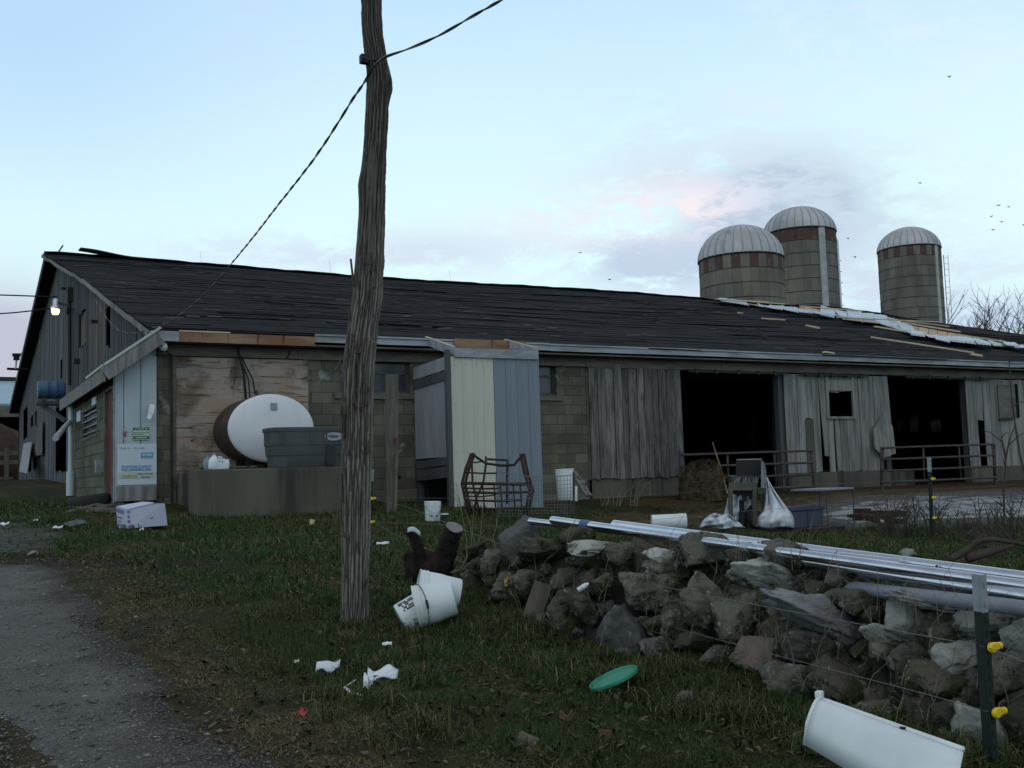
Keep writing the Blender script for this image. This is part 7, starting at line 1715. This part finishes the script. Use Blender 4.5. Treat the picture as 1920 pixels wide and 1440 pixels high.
# ================================================================== GRASS (uncountable)
_l = G(1150, 1292); _b = G(800, 1172); _c = G(262, 990)
EXCL = [(_l.x, _l.y, .17), (_b.x, _b.y, .16), (_c.x, _c.y+.1, .3)]
def grass(n, s0, s1, pw, lat0, lat1, hmin, hmax, wid, seed, name, label, dry=.3):
    rng = np.random.default_rng(seed)
    s = s0+(s1-s0)*rng.uniform(0, 1, n)**pw; lat = rng.uniform(lat0, lat1, n)*s
    X = s*math.sin(YAW)+lat*math.cos(YAW); Y = s*math.cos(YAW)-lat*math.sin(YAW)
    sd = drive_sd(X, Y)
    dens = sstep((-sd+.05)/.40)*.88+.12*(sd < .05)*sstep((fbm(X*5, Y*5, 90)-.45)/.1)
    dens *= .55+.45*sstep((fbm(X*1.3, Y*1.3, 91)-.30)/.25)
    for ex_, ey_, er_ in EXCL: dens *= np.hypot(X-ex_, Y-ey_) > er_
    yd = sstep((poly_sd(X, Y, YARD)+.4)/.6); dens *= 1-.93*yd
    dens *= 1-.85*sstep((poly_sd(X, Y, DR2)+.2)/.4)
    dens *= np.where((Y > 18.2) & (X > 2.4), 0, 1)*np.where((X > 2.3) & (Y > 15.9) & (X < 6.3), 0, 1)
    dens *= np.where((X > 9) & (Y > 15.5), .12, 1)
    k = rng.uniform(0, 1, n) < dens; X, Y, s, sd = X[k], Y[k], s[k], sd[k]; n = len(X)
    Z = gsurf(X, Y)-.006; tuft = fbm(X*2.2, Y*2.2, 93); h = (hmin+(hmax-hmin)*rng.beta(2, 3, n))*(.45+1.1*sstep((tuft-.25)/.5)); isd = rng.uniform(0, 1, n) < dry*(.35+1.3*sstep((fbm(X*.9, Y*.9, 94)-.4)/.3))+.75*sstep((sd+1.15)/.9)
    h *= np.where(sd > -.8, .55, 1); a = rng.uniform(0, 6.283, n); ln = np.abs(rng.normal(.55, .45, n))+np.where(isd, rng.uniform(.5, 1.8, n), 0); w = wid*(.6+.8*rng.uniform(0, 1, n))*(.7+s/12)
    dx, dy = np.cos(a), np.sin(a); b = rng.uniform(0, 6.283, n); wx, wy = np.cos(b)*w, np.sin(b)*w
    mx = X+dx*h*ln*.35; my = Y+dy*h*ln*.35; mz = Z+h*.58*np.clip(1-ln*.25, .25, 1); tx = X+dx*h*ln*1.0; ty = Y+dy*h*ln*1.0; tz = Z+h*np.clip(1-ln*.5, .08, 1)
    V = np.stack([np.stack([X-wx, Y-wy, Z], -1), np.stack([X+wx, Y+wy, Z], -1), np.stack([mx+wx*.8, my+wy*.8, mz], -1), np.stack([mx-wx*.8, my-wy*.8, mz], -1), np.stack([tx, ty, tz], -1)], 1)
    i0 = np.arange(n)[:, None]*5; Qd = i0+np.array([0, 1, 2, 3]); Tr = i0+np.array([3, 2, 4])
    g = rng.uniform(0, 1, n)**1.6; lush = sstep((fbm(X*.7, Y*.7, 95)-.38)/.3)
    gr_ = np.stack([.020+.050*g-.008*lush, .034+.070*g+.004*lush, .009+.020*g], -1); st_ = np.stack([.075+.17*g, .060+.125*g, .034+.065*g], -1)
    C = np.where(isd[:, None], st_, gr_)
    return tag(mesh_np(name, V.reshape(-1, 3), Qd, Tr, np.repeat(C, 5, 0), K['grass']), label, 'grass', kind='stuff')
grass(320000, 3.7, 8.6, 1.15, -.64, .68, .025, .115, .0017, 5, 'grass', 'short rough green and straw coloured grass in the foreground', .20)
grass(120000, 8.2, 19.5, 1.25, -.62, .68, .035, .11, .0036, 6, 'grass', 'short grass stretching from the stone wall back to the barn', .22)
# coarser tufts of longer grass
def tufts(spots, seed, name, label):
    rng = random.Random(seed); mb = MB(); V = []; 
    for (x, y, n, L, rad_) in spots:
        c = G(x, y); 
        for i in range(n):
            a = rng.uniform(0, 6.28); q = rng.uniform(0, rad_); p = c+Vector((math.cos(a)*q, math.sin(a)*q, 0))
            if any(math.hypot(p.x-e_[0], p.y-e_[1]) < e_[2] for e_ in EXCL): continue
            p.z = float(gsurf(p.x, p.y))-.01; l = L*rng.uniform(.5, 1.2); b = rng.uniform(0, 6.28); ln = rng.uniform(.35, 1.5); d = Vector((math.cos(b), math.sin(b), 0)); w = d.cross(Vector((0, 0, 1)))*rng.uniform(.0018, .0035)
            V.append((p-w, p+w, p+d*l*ln*.3+Vector((0, 0, l*.55))+w*.8, p+d*l*ln*.3+Vector((0, 0, l*.55))-w*.8, p+d*l*ln*.9+Vector((0, 0, l*max(.2, 1-.5*ln)))))
    A = np.array([[tuple(v) for v in q] for q in V]); n = len(A); i0 = np.arange(n)[:, None]*5; r = np.random.default_rng(seed); g = r.uniform(0, 1, n); dr = r.uniform(0, 1, n) < .16
    C = np.where(dr[:, None], np.stack([.10+.1*g, .08+.07*g, .045+.03*g], -1), np.stack([.030+.034*g, .044+.038*g, .014+.012*g], -1))
    return tag(mesh_np(name, A.reshape(-1, 3), i0+np.array([0, 1, 2, 3]), i0+np.array([3, 2, 4]), np.repeat(C, 5, 0), K['grass']), label, 'grass', kind='stuff')
rt_ = random.Random(50); sp = []
for i in range(240):
    x = rt_.uniform(560, 1920); yb = interp(base_line, max(821, x)); y = rt_.uniform(yb-6, yb+90) if x > 840 else rt_.uniform(1090, 1400); sp.append((x, min(y, 1460), rt_.randint(40, 80), rt_.uniform(.07, .17), rt_.uniform(.08, .22)))
for i in range(60): sp.append((rt_.uniform(640, 700), rt_.uniform(1150, 1185), 10, .10, .06))
for i in range(30): sp.append((rt_.uniform(740, 870), rt_.uniform(1165, 1200), 18, .14, .08))
for i in range(24): sp.append((rt_.uniform(1480, 1760), rt_.uniform(1395, 1450), 22, .12, .07))
for i in range(22): sp.append((rt_.uniform(1820, 1960), rt_.uniform(1400, 1480), 26, .22, .09))
tufts(sp, 51, 'long_grass', 'longer tufts of grass along the foot of the stone wall')
sp = []
for i in range(150): sp.append((rt_.uniform(330, 1100), rt_.uniform(968, 1000), 34, rt_.uniform(.07, .18), .25))
for i in range(120): sp.append((rt_.uniform(1330, 1920), rt_.uniform(990, 1060), 34, rt_.uniform(.07, .18), .25))
tufts(sp, 52, 'long_grass', 'longer grass fringing the platform and the yard')

# trodden dead leaves, bits of straw and twigs lying in the grass
def litter(n, seed, name, label, mat):
    rng = np.random.default_rng(seed); s = 3.8+9*rng.uniform(0, 1, n)**1.3; lat = rng.uniform(-.45, .52, n)*s
    X = s*math.sin(YAW)+lat*math.cos(YAW); Y = s*math.cos(YAW)-lat*math.sin(YAW); k = (drive_sd(X, Y) < .15) & (fbm(X*.9, Y*.9, 97) > .42); X, Y = X[k], Y[k]; n = len(X)
    Z = gsurf(X, Y)+rng.uniform(.008, .05, n); L = rng.uniform(.008, .026, n); a = rng.uniform(0, 6.28, n); tl = rng.uniform(-.5, .5, n); cu = rng.uniform(.1, .5, n)
    ux, uy = np.cos(a), np.sin(a); vx, vy = -uy, ux
    def P(u, v, w): return np.stack([X+L*(u*ux+v*vx), Y+L*(u*uy+v*vy), Z+L*(w+tl*u)], -1)
    V = np.stack([P(-1.1, 0, 0), P(-.3, -.6, cu), P(.5, -.45, cu), P(1.2, 0, 0), P(.5, .5, cu*.6), P(-.3, .6, cu), P(.1, 0, -.1)], 1); i0 = np.arange(n)[:, None]*7
    T = np.concatenate([i0+np.array(t) for t in ((0, 1, 6), (1, 2, 6), (2, 3, 6), (3, 4, 6), (4, 5, 6), (5, 0, 6))])
    g = rng.uniform(0, 1, n)[:, None]; C = np.array([.040, .030, .022])*(1-g)+np.array([.13, .095, .062])*g
    return tag(mesh_np(name, V.reshape(-1, 3), None, T, np.repeat(C, 7, 0), K['grass']), label, 'dead leaves', kind='stuff')
litter(2000, 61, 'leaf_litter', 'small dead brown leaves scattered through the grass', K['grass'])
def rosettes(n, seed):
    rng = random.Random(seed); mb = MB(); V = []; T = []; C = []
    for i in range(n):
        x = rng.uniform(420, 1700); y = rng.uniform(1090, 1440)
        if x > 840: y = min(1450, max(y, interp(base_line, x)+10))
        p = G(x, y)
        if float(drive_sd(np.array([p.x]), np.array([p.y]))[0]) > -.15: continue
        z = float(gsurf(p.x, p.y)); g = rng.uniform(.6, 1.3)
        for k in range(rng.randint(5, 9)):
            a = rng.uniform(0, 6.28); L = rng.uniform(.02, .05); w = L*rng.uniform(.14, .26); d = Vector((math.cos(a), math.sin(a), 0)); t = Vector((-d.y, d.x, 0)); u = rng.uniform(.2, .9); b = len(V); q = Vector((p.x, p.y, z+.01))
            for f, wf in ((0, .3), (.4, 1), (.8, .8), (1, 0)):
                c = q+d*L*f+Vector((0, 0, L*u*math.sin(f*2.2)))
                V.append(c-t*w*wf); V.append(c+t*w*wf+Vector((0, 0, .004))); C += [(.036*g, .046*g, .016*g)]*2
            for m_ in range(3): T += [(b+2*m_, b+2*m_+1, b+2*m_+3), (b+2*m_, b+2*m_+3, b+2*m_+2)]
    return tag(mesh_np('weeds', np.array([tuple(v) for v in V]), None, np.array(T), np.array(C), K['grass']), 'low broad leaved weeds growing through the grass', 'weeds', kind='stuff')
rosettes(230, 62)
